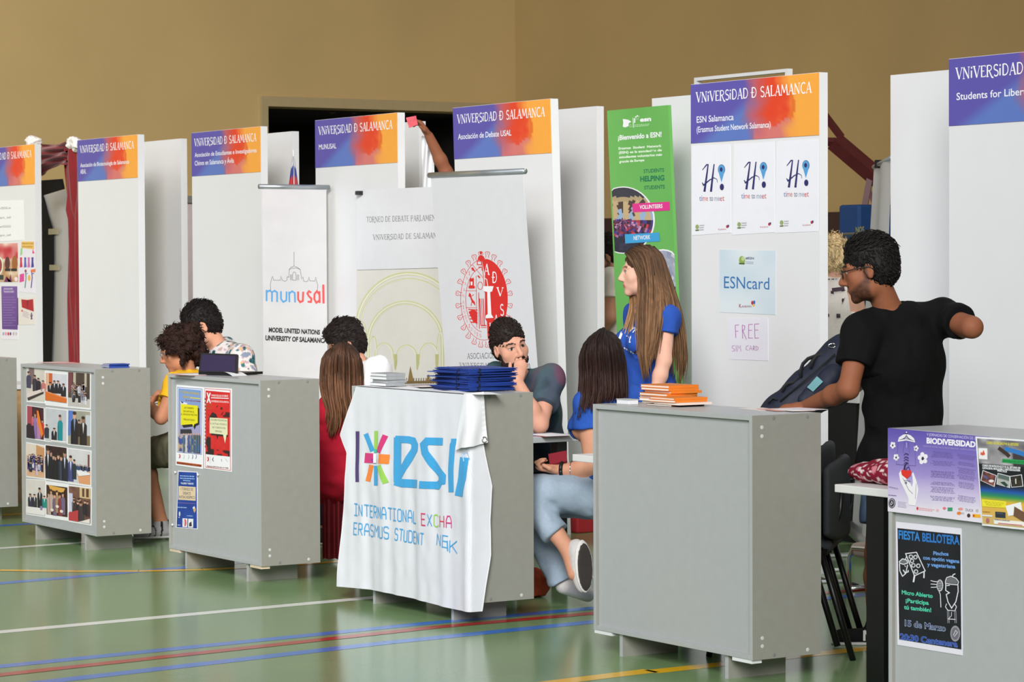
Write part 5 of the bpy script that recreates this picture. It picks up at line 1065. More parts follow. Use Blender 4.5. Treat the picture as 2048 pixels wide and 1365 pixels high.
for i in range(4): book('booklet', ['white and blue booklet at the bottom of the small pile', 'white and blue booklet second from the bottom of the small pile', 'white and blue booklet second from the top of the small pile', 'white and blue booklet on top of the small pile'][i], 'booklet', (q[0]+random.uniform(-.006, .006), q[1]+.04), .1, .12, .005, 1.0004+i*.0053, MT['folder'], MT['white'], 'booklets on the photograph counter', random.uniform(-.06, .06))
q = top_at(372, 751); sheets('leaflet', ['red and white leaflet on the debate poster counter', 'white flyer on the debate poster counter'], 'leaflet', tuple(q+np.array([-.05, .06, 0])), 2, .2, .14, [(190, 96, 100), (236, 232, 232)], jit=.03)
q = top_at(446, 752); m_ = MB().sheet(lambda a, b: (q[0]-.1+.2*a, q[1]+.004+.085*b, 1.0008+.018*math.sin(math.pi*a)), 14, 2)
tag(MB().add(m_.v, m_.f).build('curled_flyer', MT['white'], smooth=True), 'curled white flyer in front of the black laptop', 'flyer')
# laptop on the second counter from the posters
cu2, cv2 = CNT[2]
a, b = at_z(397, 744.5, 1.016), at_z(474, 746, 1.016); da, db = (a-CAM)@FW, (b-CAM)@FW; c, d = at(475, 709, db+.06), at(402, 706, da+.06)
base = np.array([(a+b)/2]); r = thing('laptop', 'black laptop with a dark screen behind the poster counter top', 'laptop', ((a[0]+b[0])/2, (a[1]+b[1])/2, 1.0))
def slab(corners, t, n): 
    C = [np.asarray(q) for q in corners]; nv = np.cross(C[1]-C[0], C[3]-C[0]); nv = nv/np.linalg.norm(nv)*t
    return MB().add([*C, *[q-nv for q in C]], [(0, 1, 2, 3), (7, 6, 5, 4), (0, 4, 5, 1), (1, 5, 6, 2), (2, 6, 7, 3), (3, 7, 4, 0)])
a[2] = b[2] = 1.016
slab([a, b, c, d], .012, 0).build('lid', MT['black'], r)
k = lambda u_, v_: (a*(1-u_)+b*u_)*(1-v_)+(d*(1-u_)+c*u_)*v_
nv = np.cross(b-a, d-a); nv = nv/np.linalg.norm(nv)*.0012
slab([k(.04, .06)+nv, k(.95, .06)+nv, k(.95, .9)+nv, k(.04, .9)+nv], .001, 0).build('screen', MT['screen'], r)
dv = np.array([b[1]-a[1], -(b[0]-a[0]), 0]); dv = -dv/np.linalg.norm(dv)*.23
e = (b-a)*.12; 
a2, b2 = a.copy(), b.copy(); a2[2] = b2[2] = 1.014
slab([a2, b2, b2+dv, a2+dv], .013, 0).build('keyboard_base', MT['blackm'], r)

# ------------------------------------------------------------------ tables
def table(label, u0, u1, v0, v1, z=.73, t=.03, leg='post', legs=((0, 0), (1, 0), (0, 1), (1, 1)), top='wtable', lw=.03, ins=.09):
    r = thing('table', label, 'table', ((u0+u1)/2, (v0+v1)/2, 0))
    box('table_top', (u0, u1, v0, v1, z-t, z), MT[top], r, .003)
    for a, b in legs:
        x = u0+ins if a == 0 else u1-ins; y = v0+.06 if b == 0 else v1-.06
        box('leg', (x-lw, x+lw, y-lw, y+lw, 0, z-t), MT['blackm'], r, .004)
    return r
q = at_z(1158.5, 870.5, .73); T3 = q; table('grey-edged table behind the flag counter, the bearded man leaning on it', q[0]-1.2, q[0], q[1]-.62, q[1], top='grey_edge', lw=.03)
q = at_z(1144.6, 909, .73); T4 = q; table('white table behind the bare counter, its left corner in view', q[0], -8.80, q[1], q[1]+.6, lw=.02, legs=((1, 0), (1, 1)) + ((0, 1),))
q = at_z(1668.8, 969, .73); T5 = q; table('white table with a thick black leg behind the right edge counter', q[0], q[0]+1.2, q[1], q[1]+.6, lw=.05, ins=.22, legs=((0, 0), (1, 0), (1, 1)))
q = at_z(664, 853, .68); T2 = q; table('white table beside the woman in red', q[0]-1.1, q[0]-.02, q[1]-.3, q[1]+.3, z=.68, legs=((0, 0), (0, 1)))
q = at_z(318, 806, .73); T1 = q; table('white table in front of the woman in yellow', q[0]-1.15, q[0], q[1]-.3, q[1]+.3)
q = at_z(44, 776, .76); r = table('wooden-sided white table between the two leftmost counters', q[0]-.5, q[0]+.02, q[1]-.3, q[1]+.3, z=.78, legs=())
box('side_panel', (q[0]-.03, q[0]+.0, q[1]-.28, q[1]+.28, 0, .75), mat('light_wood_panel', (176, 140, 96), .6, var=.15, scale=20), r)
q = at_z(1085, 868, .735); sheets('leaflet', ['red leaflet on the table beside the bearded man', 'blue and white leaflet on the table beside the bearded man', 'white sheet on the table beside the bearded man'], 'leaflet', (T3[0]-.12, q[1]-.05, .7305), 3, .2, .15, [(200, 60, 60), (70, 90, 190), (236, 236, 238)], jit=.07)
q = at_z(322, 812, .73); sheets('paper_sheet', ['white paper under the hand of the woman in yellow', 'white paper on top beside the hand of the woman in yellow'], 'sheet', (T1[0]-.12, T1[1]+.0, .7305), 2, .2, .28, [(238, 238, 240), (232, 234, 238)], jit=.04)

# ------------------------------------------------------------------ chairs
def chair(label, c, yaw, group=None, z=0.0, seatw=.46):
    """conference chair, back towards +y before turning; base point c"""
    R = Matrix.Rotation(yaw, 3, 'Z'); r = thing('conference_chair', label, 'chair', (c[0], c[1], z), group)
    T = lambda p: tuple(np.array([c[0], c[1], z])+np.array(R @ Vector(p)))
    w = seatw/2
    m = MB().sheet(lambda a, b: T((-w+2*w*a, -.22+.44*b, .455+.02*math.sin(math.pi*a)-.012*b)), 10, 10)
    S = Solid().box(T((0, 0, .445)), (w, .22, .03), np.array(R.transposed()), .028); V, F = S.mesh(.012); new_obj('seat', V, F, MT['charcoal'], r, smooth=True)
    S = Solid()
    for i in range(25):
        x = (-w+2*w*i/24)*1.2; yb = .235-.035*(1-(x/w)**2)*-1
        S.box(T((x, .215+.03*(1-(x/w)**2), .625)), (w/9, .016, .16-.022*(x/w)**4*.5), np.array(R.transposed()), .015, .012)
    V, F = S.mesh(.011); new_obj('backrest', V, F, MT['charcoal'], r, smooth=True)
    for s in (-1, 1):
        MB().tube([T((s*(w+.015), -.20, .44)), T((s*(w+.02), -.27, 0.0))], .013, 10).build('leg', MT['blackm'], r, smooth=True)
        MB().tube([T((s*(w+.015), .17, .44)), T((s*(w+.02), .30, 0.0))], .013, 10).build('leg', MT['blackm'], r, smooth=True)
        MB().tube([T((s*(w+.015), -.21, .425)), T((s*(w+.015), .2, .425))], .012, 8).build('seat_rail', MT['blackm'], r, smooth=True)
        MB().tube([T((s*(w-.03), .2, .42)), T((s*(w-.04), .245, .58)), T((s*(w-.05), .25, .68))], .011, 8).build('back_upright', MT['blackm'], r, smooth=True)
    return r
q = at_z(1706, 1322, 0)
chair('charcoal chair behind the bare counter, lower of two stacked', (q[0]-.389, q[1]-.035), math.radians(-45), 'stacked charcoal chairs')
chair('charcoal chair stacked on another behind the bare counter, topmost', (q[0]-.432, q[1]-.078), math.radians(-45), 'stacked charcoal chairs', z=.055)
# white stand with a black front behind the ESN panel, a chrome chair and cables
q = at_z(1714, 1088, 0); u, v = q[0], q[1]
r = thing('display_stand', 'white-topped stand with a black front behind the man in black', 'stand', (u-.3, v+.2, 0))
box('stand_body', (u-.9, u-.03, v+.02, v+.5, 0.0, .78), MT['black'], r); box('stand_top', (u-.95, u+.01, v, v+.52, .78, .84), MT['wtable'], r)
q = at_z(1712, 1190, 0); u, v = q[0], q[1]
r = thing('tube_chair', 'beige seated chair on a chrome tube frame behind the man', 'chair', (u, v+.2, 0))
S = Solid().box((u+.12, v+.25, .20), (.24, .2, .035), None, .03); V, F = S.mesh(.012); new_obj('seat', V, F, mat('beige_vinyl', (176, 158, 144), .6), r, smooth=True)
for dv in (0, .42): MB().tube([(u-.11, v+.05+dv, .012), (u-.11, v+.05+dv, .16), (u-.08, v+.05+dv, .21), (u+.3, v+.05+dv, .22), (u+.36, v+.05+dv, .17), (u+.36, v+.05+dv, .012)], .012, 10).build('frame_tube', MT['chrome'], r, smooth=True)
MB().tube([(u-.11, v+.05, .013), (u-.11, v+.47, .013)], .012, 10).build('frame_tube', MT['chrome'], r, smooth=True)
pts = [at_z(1640, 1160, 0), at_z(1665, 1168, 0), at_z(1690, 1166, 0), at_z(1716, 1175, 0)]
tag(MB().tube([(q[0], q[1], .008) for q in pts], .007, 6).build('floor_cable', MT['black'], smooth=True), 'black cable on the floor behind the charcoal chairs', 'cable')
for k_, y in enumerate((1112, 1140, 1163)):
    a, b = at_z(1640, y+1, .0085), at_z(1690+(k_ == 0)*6, y, .0085)
    tag(MB().tube([a, b], .008, 8).build('floor_tube', MT['white'], smooth=True), ['white tube on the floor by the chairs, farthest of three', 'white tube on the floor by the chairs, middle of three', 'white tube on the floor by the chairs, nearest of three'][k_], 'tube')
# things on the floor under the flag counter's table
S = Solid().ell(at(1064, 1168, 12.75), (.085, .085, .075)).ell(at(1058, 1198, 12.75), (.09, .085, .05)).ell(at(1078, 1160, 12.72), (.045, .045, .04)).plane((0, 0, .002), (0, 0, -1))
tag(solid_obj('cloth_bag', S, .012, MT['fabric'], None, (150, 62, 38), 1, .012, (16, 16, 16)), 'terracotta cloth bag on the floor beside the flag counter', 'bag')
a = at_z(1150, 1066, 0); tag(box('crate', (a[0]-.18, a[0]+.05, a[1]-.02, a[1]+.16, 0, .12), MT['redp'], None, .01), 'small red crate on the floor under the seated girl', 'crate')

# ------------------------------------------------------------------ maroon print bag on the right-hand table
def maroon(V, C):
    n = N3(V*np.array([70, 70, 110])); n2 = N3b(V*np.array([26, 26, 24])); C[n > .63] = lin((222, 202, 202)); C[n2 > .74] = lin((196, 120, 130)); return C
q = at_z(1722, 972, .73); S = Solid().ell((q[0]+.03, q[1]+.17, .775), (.21, .13, .052)).ell((q[0]-.10, q[1]+.15, .765), (.1, .1, .04)).ell((q[0]+.16, q[1]+.15, .785), (.12, .12, .055))
S.plane((q[0], q[1], .7305), (0, 0, -1))
tag(solid_obj('printed_bag', S, .007, MT['fabric'], None, (128, 22, 46), 1, .006, paint=maroon), 'maroon cloth bag with white lettering on the right-hand table', 'bag')

# ------------------------------------------------------------------ navy bag on the table behind the bare counter
DB = 11.3
A = lambda x, y, d=DB: at(x, y, d)
def onto(p): return p
r = thing('duffel_bag', 'navy duffel bag with black handles tilted behind the bare counter', 'bag', tuple(at(1620, 830, DB)))
S = Solid(); ax0, ax1 = A(1478, 893), A(1700, 706); R_ = frame(ax1-ax0, np.cross(ax1-ax0, FW)); 
off = R_[2]; dep = np.cross(R_[1], R_[2])
S.cone(ax0+off*0, ax1, .058, .092, .03); S.cone(ax0-off*.03+FW*.06, ax1-off*.02+FW*.08, .06, .10, .03); S.cone(A(1600, 822), A(1690, 760), .06, .09, .04); S.cone(A(1545, 818), A(1575, 818), .02, .04, .03)
solid_obj('bag_body', S, .008, MT['navy'], r, (30, 40, 66), 1, .010, (10, 10, 10))
S = Solid().cone(A(1612, 800, DB-.09), A(1668, 752, DB-.10), .032, .05, .02); solid_obj('side_pocket', S, .008, MT['navy'], r, (26, 34, 56), 1, .006)
for pts in ([(1602, 756), (1601, 742), (1606, 728), (1616, 718), (1632, 712), (1646, 712), (1654, 702)], [(1566, 785), (1568, 774), (1576, 768), (1586, 767), (1598, 758)], [(1622, 738), (1626, 722), (1634, 713), (1648, 708), (1662, 698)], [(1536, 806), (1545, 796), (1556, 802)]):
    m_ = MB().tube([A(x, y, DB-.05) for x, y in pts], .010, 8, flat=.5); m_.build('handle', MT['strap'], r, smooth=True)
m_ = MB().tube([A(1560, 803, DB-.075), A(1610, 760, DB-.09), A(1670, 708, DB-.105)], .004, 6); m_.build('zip', MT['strap'], r, smooth=True)
slab([A(1614, 775, DB-.135), A(1626, 784, DB-.135), A(1646, 764, DB-.15), A(1634, 753, DB-.15)], .004, 0).build('luggage_tag', mat('pale_teal_label', (110, 164, 170), .5), r)
MB().tube([A(1664+7*math.cos(t), 692+7*math.sin(t)*.6, DB-.07) for t in np.linspace(0, 6.28, 12)], .003, 6).build('ring', MT['chrome'], r, smooth=True)

# ------------------------------------------------------------------ background: curtain, flag, hoop, goal, net, side-on roll-up
vd = 8.62
def drape(pxs, n=10, amp=.03, th=0.0, v=vd, freq=40):
    """closed outline given as left and right edge lists in the photo, woven into a pleated sheet"""
    L_, R2 = pxs; m = len(L_)
    def fn(a, b):
        f = b*(m-1); i = min(int(f), m-2); t = f-i
        l = np.array(L_[i])*(1-t)+np.array(L_[i+1])*t; r_ = np.array(R2[i])*(1-t)+np.array(R2[i+1])*t
        q = l*(1-a)+r_*a; w = at_v(q[0], q[1], v); return (w[0], w[1]+amp*math.sin(a*freq*.35+b*5)+amp*.5*math.sin(a*freq*.8-b*3), w[2])
    return MB().sheet(fn, 26, n*3)
rcur = r = thing('red_curtain', 'red velvet curtain with white fleece tufts in the gap between panels', 'curtain', tuple(at_v(120, 700, vd)*np.array([1, 1, 0])))
drape(([(76, 288), (90, 289), (110, 289), (128, 288), (140, 283)], [(76, 352), (90, 345), (110, 336), (128, 330), (140, 330)]), amp=.03).build('swag', MT['velvet'], r, smooth=True)
drape(([(128, 286), (126, 330), (131, 390), (130, 420), (137, 440), (138, 500), (138, 600), (142, 680), (145, 760), (146, 1062)], [(162, 286), (162, 330), (162, 390), (162, 420), (162, 440), (162, 500), (162, 600), (162, 680), (162, 760), (162, 1062)]), amp=.02, freq=30).build('side_drape', MT['velvet'], r, smooth=True)
for x, y, w_ in ((148, 288, .06), (66, 284, .08)):
    S = Solid()
    for i in range(14): q = at_v(x+random.uniform(-1, 1)*w_*130, y+random.uniform(-9, 9) if w_ < .07 else y+random.uniform(-5, 5), vd+random.uniform(-.03, .02)); S.ell(q, (.03, .03, .03))
    solid_obj('fleece_tuft', S, .008, MT['fleece'], r, (240, 236, 230), 1, .01, (40, 40, 40))
vbk = 8.95-.012
m_ = MB(); pts = [(40, 378), (84, 384), (95, 425), (104, 452), (108, 465), (108, 560), (106, 650), (103, 730), (103, 900), (40, 900)]
Q = [at_v(x, y, vbk) for x, y in pts]; m_.prism([(q[0], q[2]) for q in Q], vbk-.004, vbk)
tag(m_.build('black_cloth', MT['blackcloth']), 'black cloth taped to the white panel beside the red curtain', 'cloth')
m_ = MB(); Q = [at_v(x, y, 8.75) for x, y in [(70, 362), (126, 358), (130, 378), (84, 392), (70, 392)]]; m_.prism([(q[0], q[2]) for q in Q], 8.745, 8.75); m_.build('black_cloth_strip', MT['blackcloth'], rcur)  # loose black cloth strip, only parented to the curtain
for k_, (x, y) in enumerate(((97, 458), (99, 530))):
    a, b = at_v(x, y, vbk-.006), at_v(x+20, y+11, vbk-.006); tag(box('tape_strip', (a[0], b[0], vbk-.0075, vbk-.005, b[2], a[2]), MT['tape']), ['upper cream tape strip on the black cloth', 'lower cream tape strip on the black cloth'][k_], 'tape')
# small flag on a pole behind the MUNUSAL roll-up
pf = at(588, 372, 18.0); r = thing('small_flag', 'small white blue and red flag above the munusal roll-up', 'flag', (pf[0], pf[1], 0))
tp = at(587, 300, 18.0); MB().tube([(pf[0], pf[1], 0), (tp[0], tp[1], tp[2])], .006, 8).build('pole', MT['white'], r, smooth=True)
def fcol(a, b): return (232, 232, 236) if b < .28 else ((40, 66, 160) if b < .62 else (196, 40, 56))
V = []; F = []; C = []
nx, ny = 16, 20
for j in range(ny+1):
    for i in range(nx+1):
        a, b = i/nx, j/ny; x = 587+(a-.5)*(4+16*b); y = 312+60*b+4*abs(a-.5); q = at(x, y, 18.0-.02+.03*math.sin(a*14)); V.append(q); C.append(lin(fcol(a, b-.25*abs(a-.5))))
F = [(j*(nx+1)+i, j*(nx+1)+i+1, (j+1)*(nx+1)+i+1, (j+1)*(nx+1)+i) for j in range(ny) for i in range(nx)]
new_obj('flag_cloth', V, F, MT['cloth'], r, colors=np.array(C), smooth=True)
# goal frame
vg_ = 10.4; a, b = at_v(1393, 156, vg_), at_v(1580, 142, vg_); zt = a[2]
r = thing('goal_frame', 'white goal frame rising behind the ESN Salamanca sign', 'goal', ((a[0]+b[0])/2, vg_, 0))
box('crossbar', (a[0], b[0], vg_-.02, vg_+.02, zt-.021, zt), MT['white'], r); 
for x in (a[0], b[0]-.024): box('post', (x, x+.024, vg_-.02, vg_+.02, 0, zt-.0212), MT['white'], r)
# folding basketball stand
D = 20.5; B_ = lambda x, y, d=D: at(x, y, d)
def bar(n, p0, p1, w, m, par): MB().tube([p0, p1], w, 4).build(n, MT[m], par)
fo = B_(1725, 640); r = thing('basketball_stand', 'maroon folding basketball stand with a blue pad behind the panels', 'basketball stand', (fo[0], fo[1], 0))
bar('arm', B_(1600, 284), B_(1672, 284), .033, 'maroon', r); bar('arm', B_(1668, 282), B_(1760, 360), .075, 'maroon', r); bar('brace', B_(1640, 218), B_(1683, 275), .03, 'maroon', r); bar('strut', B_(1742, 345), B_(1728, 420), .032, 'maroon', r); bar('strut', B_(1738, 380), B_(1752, 420), .02, 'maroon', r)
q = B_(1728, 410); q2 = B_(1728, 466); box('pad', (q[0]-.12, q[0]+.12, q[1]-.15, q[1]+.2, 0.0, q[2]), MT['blue'], r, .02)
p = Print(u=q[0]+.121, crop=(1640, 80, .2931)); p.text('NOS', (242, 1318), (300, 1314), 42, (150, 150, 90), 1, .03); p.build('lettering', parent=r, gap=0.002)
# ball net with a pale top band
D2 = 19.0; a, b = at(1640, 470, D2), at(1722, 467, D2); r = thing('ball_net', 'dark green ball net with a pale top band in the background', 'net', ((a[0]+b[0])/2, (a[1]+b[1])/2, 0))
m_ = MB()
for i in range(16): t = i/15; q = a*(1-t)+b*t; m_.tube([(q[0], q[1], q[2]), (q[0], q[1], q[2]-.9)], .006, 4)
for j in range(18): z = -.05*j; m_.tube([a+np.array([0, 0, z]), b+np.array([0, 0, z])], .006, 4)
m_.build('mesh', MT['net'], r); MB().tube([a, b], .009, 6).build('top_band', MT['rope'], r)
for q in (a, b): MB().tube([(q[0], q[1], 0), (q[0], q[1], q[2])], .02, 8).build('net_post', MT['blackm'], r)
# roll-up seen side-on beside the right-hand back panel
a, b = at(1748, 334, 15.0), at(1781, 316, 13.95); c, d = at(1704, 1060, 15.0), at(1752, 1060, 13.95)
r = thing('rollup_banner', 'white roll-up banner seen edge-on behind the man in black', 'banner', ((a[0]+b[0])/2, (a[1]+b[1])/2, 0))
MB().tube([a+(a-b)*.02, b+(b-a)*.02], .012, 8).build('top_rail', MT['alu'], r, smooth=True)
e0, e1 = c+(c-a)*(c[2]-.09)/(a[2]-c[2]), d+(d-b)*(d[2]-.09)/(b[2]-d[2])
t_ = (b-a)/np.linalg.norm(b-a); nn = np.array([-t_[1], t_[0], 0])
MB().sheet(lambda s_, w_: tuple((a*(1-s_)+b*s_)*(1-w_)+(e0*(1-s_)+e1*s_)*w_+nn*(.03*math.sin(s_*7)*(0.3+w_*.4))), 24, 20).build('banner_sheet', MT['white'], r, smooth=True)
MB().tube([e0-t_*.02, e1+t_*.02], .04, 8).build('base', MT['alu'], r, smooth=True); MB().tube([(e0+e1)/2+nn*.04*(1 if np.dot(nn, RT) > 0 else -1), (a+b)/2+nn*.02*(1 if np.dot(nn, RT) > 0 else -1)], .01, 8).build('support_pole', MT['blackm'], r, smooth=True)
MB().box(-.015, .015, -.02, .02, -.02, .02)
q = a*.72+b*.28; MB().box(q[0]-.016, q[0]+.016, q[1]-.016, q[1]+.016, q[2]-.02, q[2]+.025, b=.004).build('clip', MT['black'], r)
# ------------------------------------------------------------------ people
SK_L, SK_M, SK_T = (222, 172, 150), (206, 150, 122), (142, 88, 62)
def vec(*a): return np.asarray(a, float)
def unit(a): a = np.asarray(a, float); return a/np.linalg.norm(a)
def dirv(r, f, u): return RT*r+FW*f+UP*u       # direction given as right / away / up as seen from the stand point of the photograph
class Head:
    """head frame: x to the person's right, y forward, z up; origin between the ears"""
    def __init__(s, c, f, up=(0, 0, 1), sc=1.0, female=False):
        s.c = np.asarray(c, float); s.R = frame(f, up); s.s = sc; s.fem = female
    def w(s, p): return s.c+(np.asarray(p, float)*s.s)@s.R
    def d(s, p): return np.asarray(p, float)@s.R
    def add(s, S, skin, ears=True):
        k = s.s; L = lambda *p: s.w(p); R = s.R
        e = lambda c, r, kk=.012, col=None, cut=False: S.ell(L(*c), np.array(r)*k, R, kk*k, col or skin, cut)
        fm = s.fem
        e((0, -.018, .040), (.074, .094, .080)); e((0, .022, -.012), (.064, .072, .088), .02); e((0, .04, -.06), (.046 if fm else .053, .046, .044), .025)
        S.cone(L(-.03, .012, -.07), L(.03, .012, -.07), .036*k, .036*k, .02*k, skin)
        e((0, .070, -.098), (.020 if fm else .025, .018, .018), .02); 
        for sg in (-1, 1):
            e((sg*.045, .052, -.022), (.022, .022, .024), .02); S.cone(L(sg*.012, .088, .026), L(sg*.048, .070, .027), .009*k, .008*k, .012*k, skin)
            e((sg*.031, .098, .006), (.017, .014, .012), .012, None, True); e((sg*.031, .0745, .006), (.0125, .0125, .0125), .002)
            S.cone(L(sg*.018, .086, .0135), L(sg*.044, .077, .0115), .0042*k, .004*k, .004*k, skin)
            e((sg*.012, .098, -.034), (.009, .010, .008), .008)
            if ears:
                e((sg*.073, -.008, -.006), (.009, .019, .032), .006); e((sg*.078, -.004, -.003), (.006, .011, .018), .004, None, True)
        S.cone(L(0, .086, .016), L(0, .1085 if fm else .113, -.024), .0078*k, .0105*k, .012*k, skin); e((0, .106 if fm else .110, -.030), (.0115, .012, .010), .008)
        e((0, .086, -.057), (.021, .010, .0058), .006); e((0, .084, -.0685), (.018, .010, .0065), .005); e((0, .099, -.0628), (.024, .006, .0014), .002, None, True)
        return S
    def paint(s, V, C, lips=(186, 110, 104), brow=(50, 36, 30), iris=(60, 44, 34), stubble=None, skin=None):
        P = ((V-s.c)@s.R.T)/s.s; x, y, z = np.abs(P[:, 0]), P[:, 1], P[:, 2]
        near = (x < .09) & (np.abs(y) < .13) & (np.abs(z) < .13)
        if stubble is not None:
            col, amt = stubble
            sm = lambda q: np.clip(q, 0, 1)
            f = sm((-.014-.55*np.maximum(y, 0)-z)/.016)*sm((y+.004)/.016)*sm((z+.135)/.02)
            f = np.maximum(f, sm((.034-x)/.006)*sm((y-.066)/.006)*sm(1.6-np.abs(z+.049)/.006)); f = np.maximum(f, sm(1.5-np.abs(y-.008)/.010)*sm((.045-z)/.02)*sm((z+.06)/.01)*(x > .05))
            f = np.where(near, f*amt*(.8+.4*N3(V*150)), 0); f = np.clip(f, 0, .95); C = C*(1-f[:, None])+lin(col)*f[:, None]
        m = near & (x < .022-((z+.063)/.011)**2*.004) & (np.abs(z+.0628) < .0105) & (y > .076); C[m] = lin(lips)
        bz = .0275+.004*np.sin(np.clip((x-.012)/.04, 0, 1)*3.14); m = near & (x > .012) & (x < .052) & (np.abs(z-bz) < .0042) & (y > .05); C[m] = lin(brow)
        for sg in (-1, 1):
            dx = P[:, 0]-sg*.031; dz = z-.006; r = np.hypot(dx, dz)
            m = near & (y > .07) & ((dx/.0135)**2+(dz/.0062)**2 < 1); C[m] = lin((196, 186, 178)); m2 = m & (r < .0068); C[m2] = lin(iris); C[m & (r < .0028)] = lin((14, 12, 12))
            m = near & (y > .066) & (np.abs(dx) < .0145) & (np.abs(dz-.0068+.25*dx*dx/.0145) < .0018); C[m] = lin((50, 36, 32))
        return C
def add_hand(S, W, dr, pn, thumb, skin, curl=(.35, .4, .45, .5), sc=1.0, spread=.05):
    """W wrist, dr towards the fingers, pn palm normal, thumb = +1/-1 side of cross(dr, pn)"""
    dr = unit(dr); pn = unit(np.asarray(pn)-dr*np.dot(pn, dr)); sd = np.cross(dr, pn)*thumb
    S.cone(W-dr*.01, W+dr*.035*sc, .024*sc, .033*sc, .012, skin, (pn, .62)); S.cone(W+dr*.03*sc, W+dr*.078*sc, .033*sc, .035*sc, .01, skin, (pn, .48))
    for i, (o, l) in enumerate(((.028, .066), (.0095, .074), (-.0095, .069), (-.027, .054))):
        p = W+dr*(.086-.006*abs(i-1))*sc+sd*o*sc; d = unit(dr+sd*(o*spread*20)); c = curl[i]; r = .0092*sc
        for j, f in enumerate((.45, .32, .23)):
            a = c*(1.0, 1.3, .9)[j]*(j+.6); t = unit(d*math.cos(a)+pn*math.sin(a)); q = p+t*l*f*sc; S.cone(p, q, r, r*.9, .003, skin); p = q; r *= .9
    p = W+dr*.022*sc+sd*.026*sc; t = unit(dr*.62+sd*.62+pn*.35); q = p+t*.036*sc; S.cone(p, q, .0135*sc, .0115*sc, .01, skin); t = unit(dr*.85+sd*.2+pn*.35); S.cone(q, q+t*.032*sc, .0112*sc, .009*sc, .004, skin)
def add_foot(S, A, toe, sc=1.0, col=None, r=.036):
    toe = unit(toe); S.cone(A, A-vec(0, 0, .045), r, r*1.05, .02, col); S.cone(A-vec(0, 0, .05)-toe*.03, A-vec(0, 0, .058)+toe*.13*sc, .036, .030, .02, col, (vec(0, 0, 1), .75))
class Person:
    def __init__(s, name_label, J, head, skin, bodyf, h=.006, group=None, female=False, build=1.0, foot=None, hand=None, legs=True):
        """J: dict of joint positions; bodyf: forward direction of the trunk"""
        s.J = J; s.head = head; s.skin = skin; s.h = h; s.fem = female; s.b = build; s.skcol = skin
        s.root = thing('person', name_label, 'person', (J['P'][0], J['P'][1], 0.0), group)
        s.up = unit(J['N']-J['P']); s.R = frame(bodyf, s.up)
        S = s.S = Solid(); b = build; R = s.R; N, C, P = J['N'], J['C'], J['P']
        s.torso(S, 0.0, skin)
        hd = head; S.cone(N-s.up*.03, hd.w((0, -.022, -.055)), (.050 if female else .058)*b, (.044 if female else .053)*b, .03, skin)
        hd.add(S, skin)
        for a in 'LR':
            if 'S'+a in J:
                S.cone(J['S'+a], J['E'+a], (.042 if female else .050)*b, (.036 if female else .042)*b, .03, skin); m = J['E'+a]*.65+J['W'+a]*.35
                S.cone(J['E'+a], m, (.035 if female else .041)*b, (.036 if female else .041)*b, .02, skin); S.cone(m, J['W'+a], (.035 if female else .040)*b, (.024 if female else .028)*b, .02, skin)
            if legs and 'H'+a in J:
                S.cone(J['H'+a], J['K'+a], .082*b, .056*b, .04, skin); m = J['K'+a]*.68+J['A'+a]*.32
                S.cone(J['K'+a], m, .052*b, .055*b, .02, skin); S.cone(m, J['A'+a], .055*b, .036*b, .02, skin)
                add_foot(S, J['A'+a], J.get('T'+a, bodyf), .9, skin, .034)
        for q in (hand or []): add_hand(S, q[0], q[1], q[2], q[3], skin, *q[4:])
    def torso(s, S, inf, col, low=True, k=.04):
        J, R, b = s.J, s.R, s.b; N, C, P = J['N'], J['C'], J['P']; f = s.fem
        S.ell(C, np.array((.150 if f else .172, .100 if f else .118, .19))*b+inf, R, k, col)
        S.ell(C*.45+P*.55, np.array((.125 if f else .150, .092 if f else .112, .16))*b+inf, R, k, col)
        if low: S.ell(P, np.array((.165, .115, .12))*b+inf, R, k, col)
        for a in 'LR':
            if 'S'+a in J: S.cone(N-s.up*.035, J['S'+a]-s.up*.004, .050*b+inf, .052*b+inf, k, col)
        if f:
            for sg in (-1, 1): S.ell(C+(vec(sg*.07, .085, .015)*b)@R, np.array((.062, .055, .06))*b+inf, R, .04, col)
    def body(s, lips=(186, 110, 104), brow=(46, 34, 28), iris=(60, 44, 34), stubble=None, extra=None):
        def pt(V, C):
            n = N3(V*30); C = C*(1+(n-.5)[:, None]*.08); C = s.head.paint(V, C, lips, brow, iris, stubble)
            return extra(V, C) if extra else C
        s.o = solid_obj('body', s.S, s.h, MT['skin'], s.root, s.skcol, 1, paint=pt); return s
    def shirt(s, col, inf=.014, sleeve=.5, hem=None, neck=.072, paint=None, name='shirt', wr=.0075, m='fabric', extra=None, drop=0.0, ws=(11, 11, 8), rs=.016):
        S = Solid(); J = s.J; s.torso(S, inf, col, True, .045)
        for a in 'LR':
            if 'S'+a in J:
                E = J['S'+a]+(J['E'+a]-J['S'+a])*sleeve; b = s.b; r0, r1 = (.045 if s.fem else .053)*b, (.042 if s.fem else .050)*b
                S.cone(J['S'+a], E, r0+rs, r1+rs+.006, .035, col)
                if sleeve > 1: S.cone(J['E'+a], J['E'+a]+(J['W'+a]-J['E'+a])*(sleeve-1), .05, .045, .02, col)
                dd = unit(J['E'+a]-J['S'+a]) if sleeve <= 1 else unit(J['W'+a]-J['E'+a]); S.plane(E-dd*.006 if sleeve <= 1 else J['E'+a]+(J['W'+a]-J['E'+a])*(sleeve-1), dd, .11)
        if extra: extra(S)
        nc = J['N']+s.up*.035+(vec(0, .018, 0))@s.R; S.ell(nc, (neck, neck, .06), s.R, .008, None, True)
        if hem is not None: S.plane(hem[0], hem[1])
        s.sh = solid_obj(name, S, s.h, MT[m], s.root, col, 1, wr, ws, paint); return s
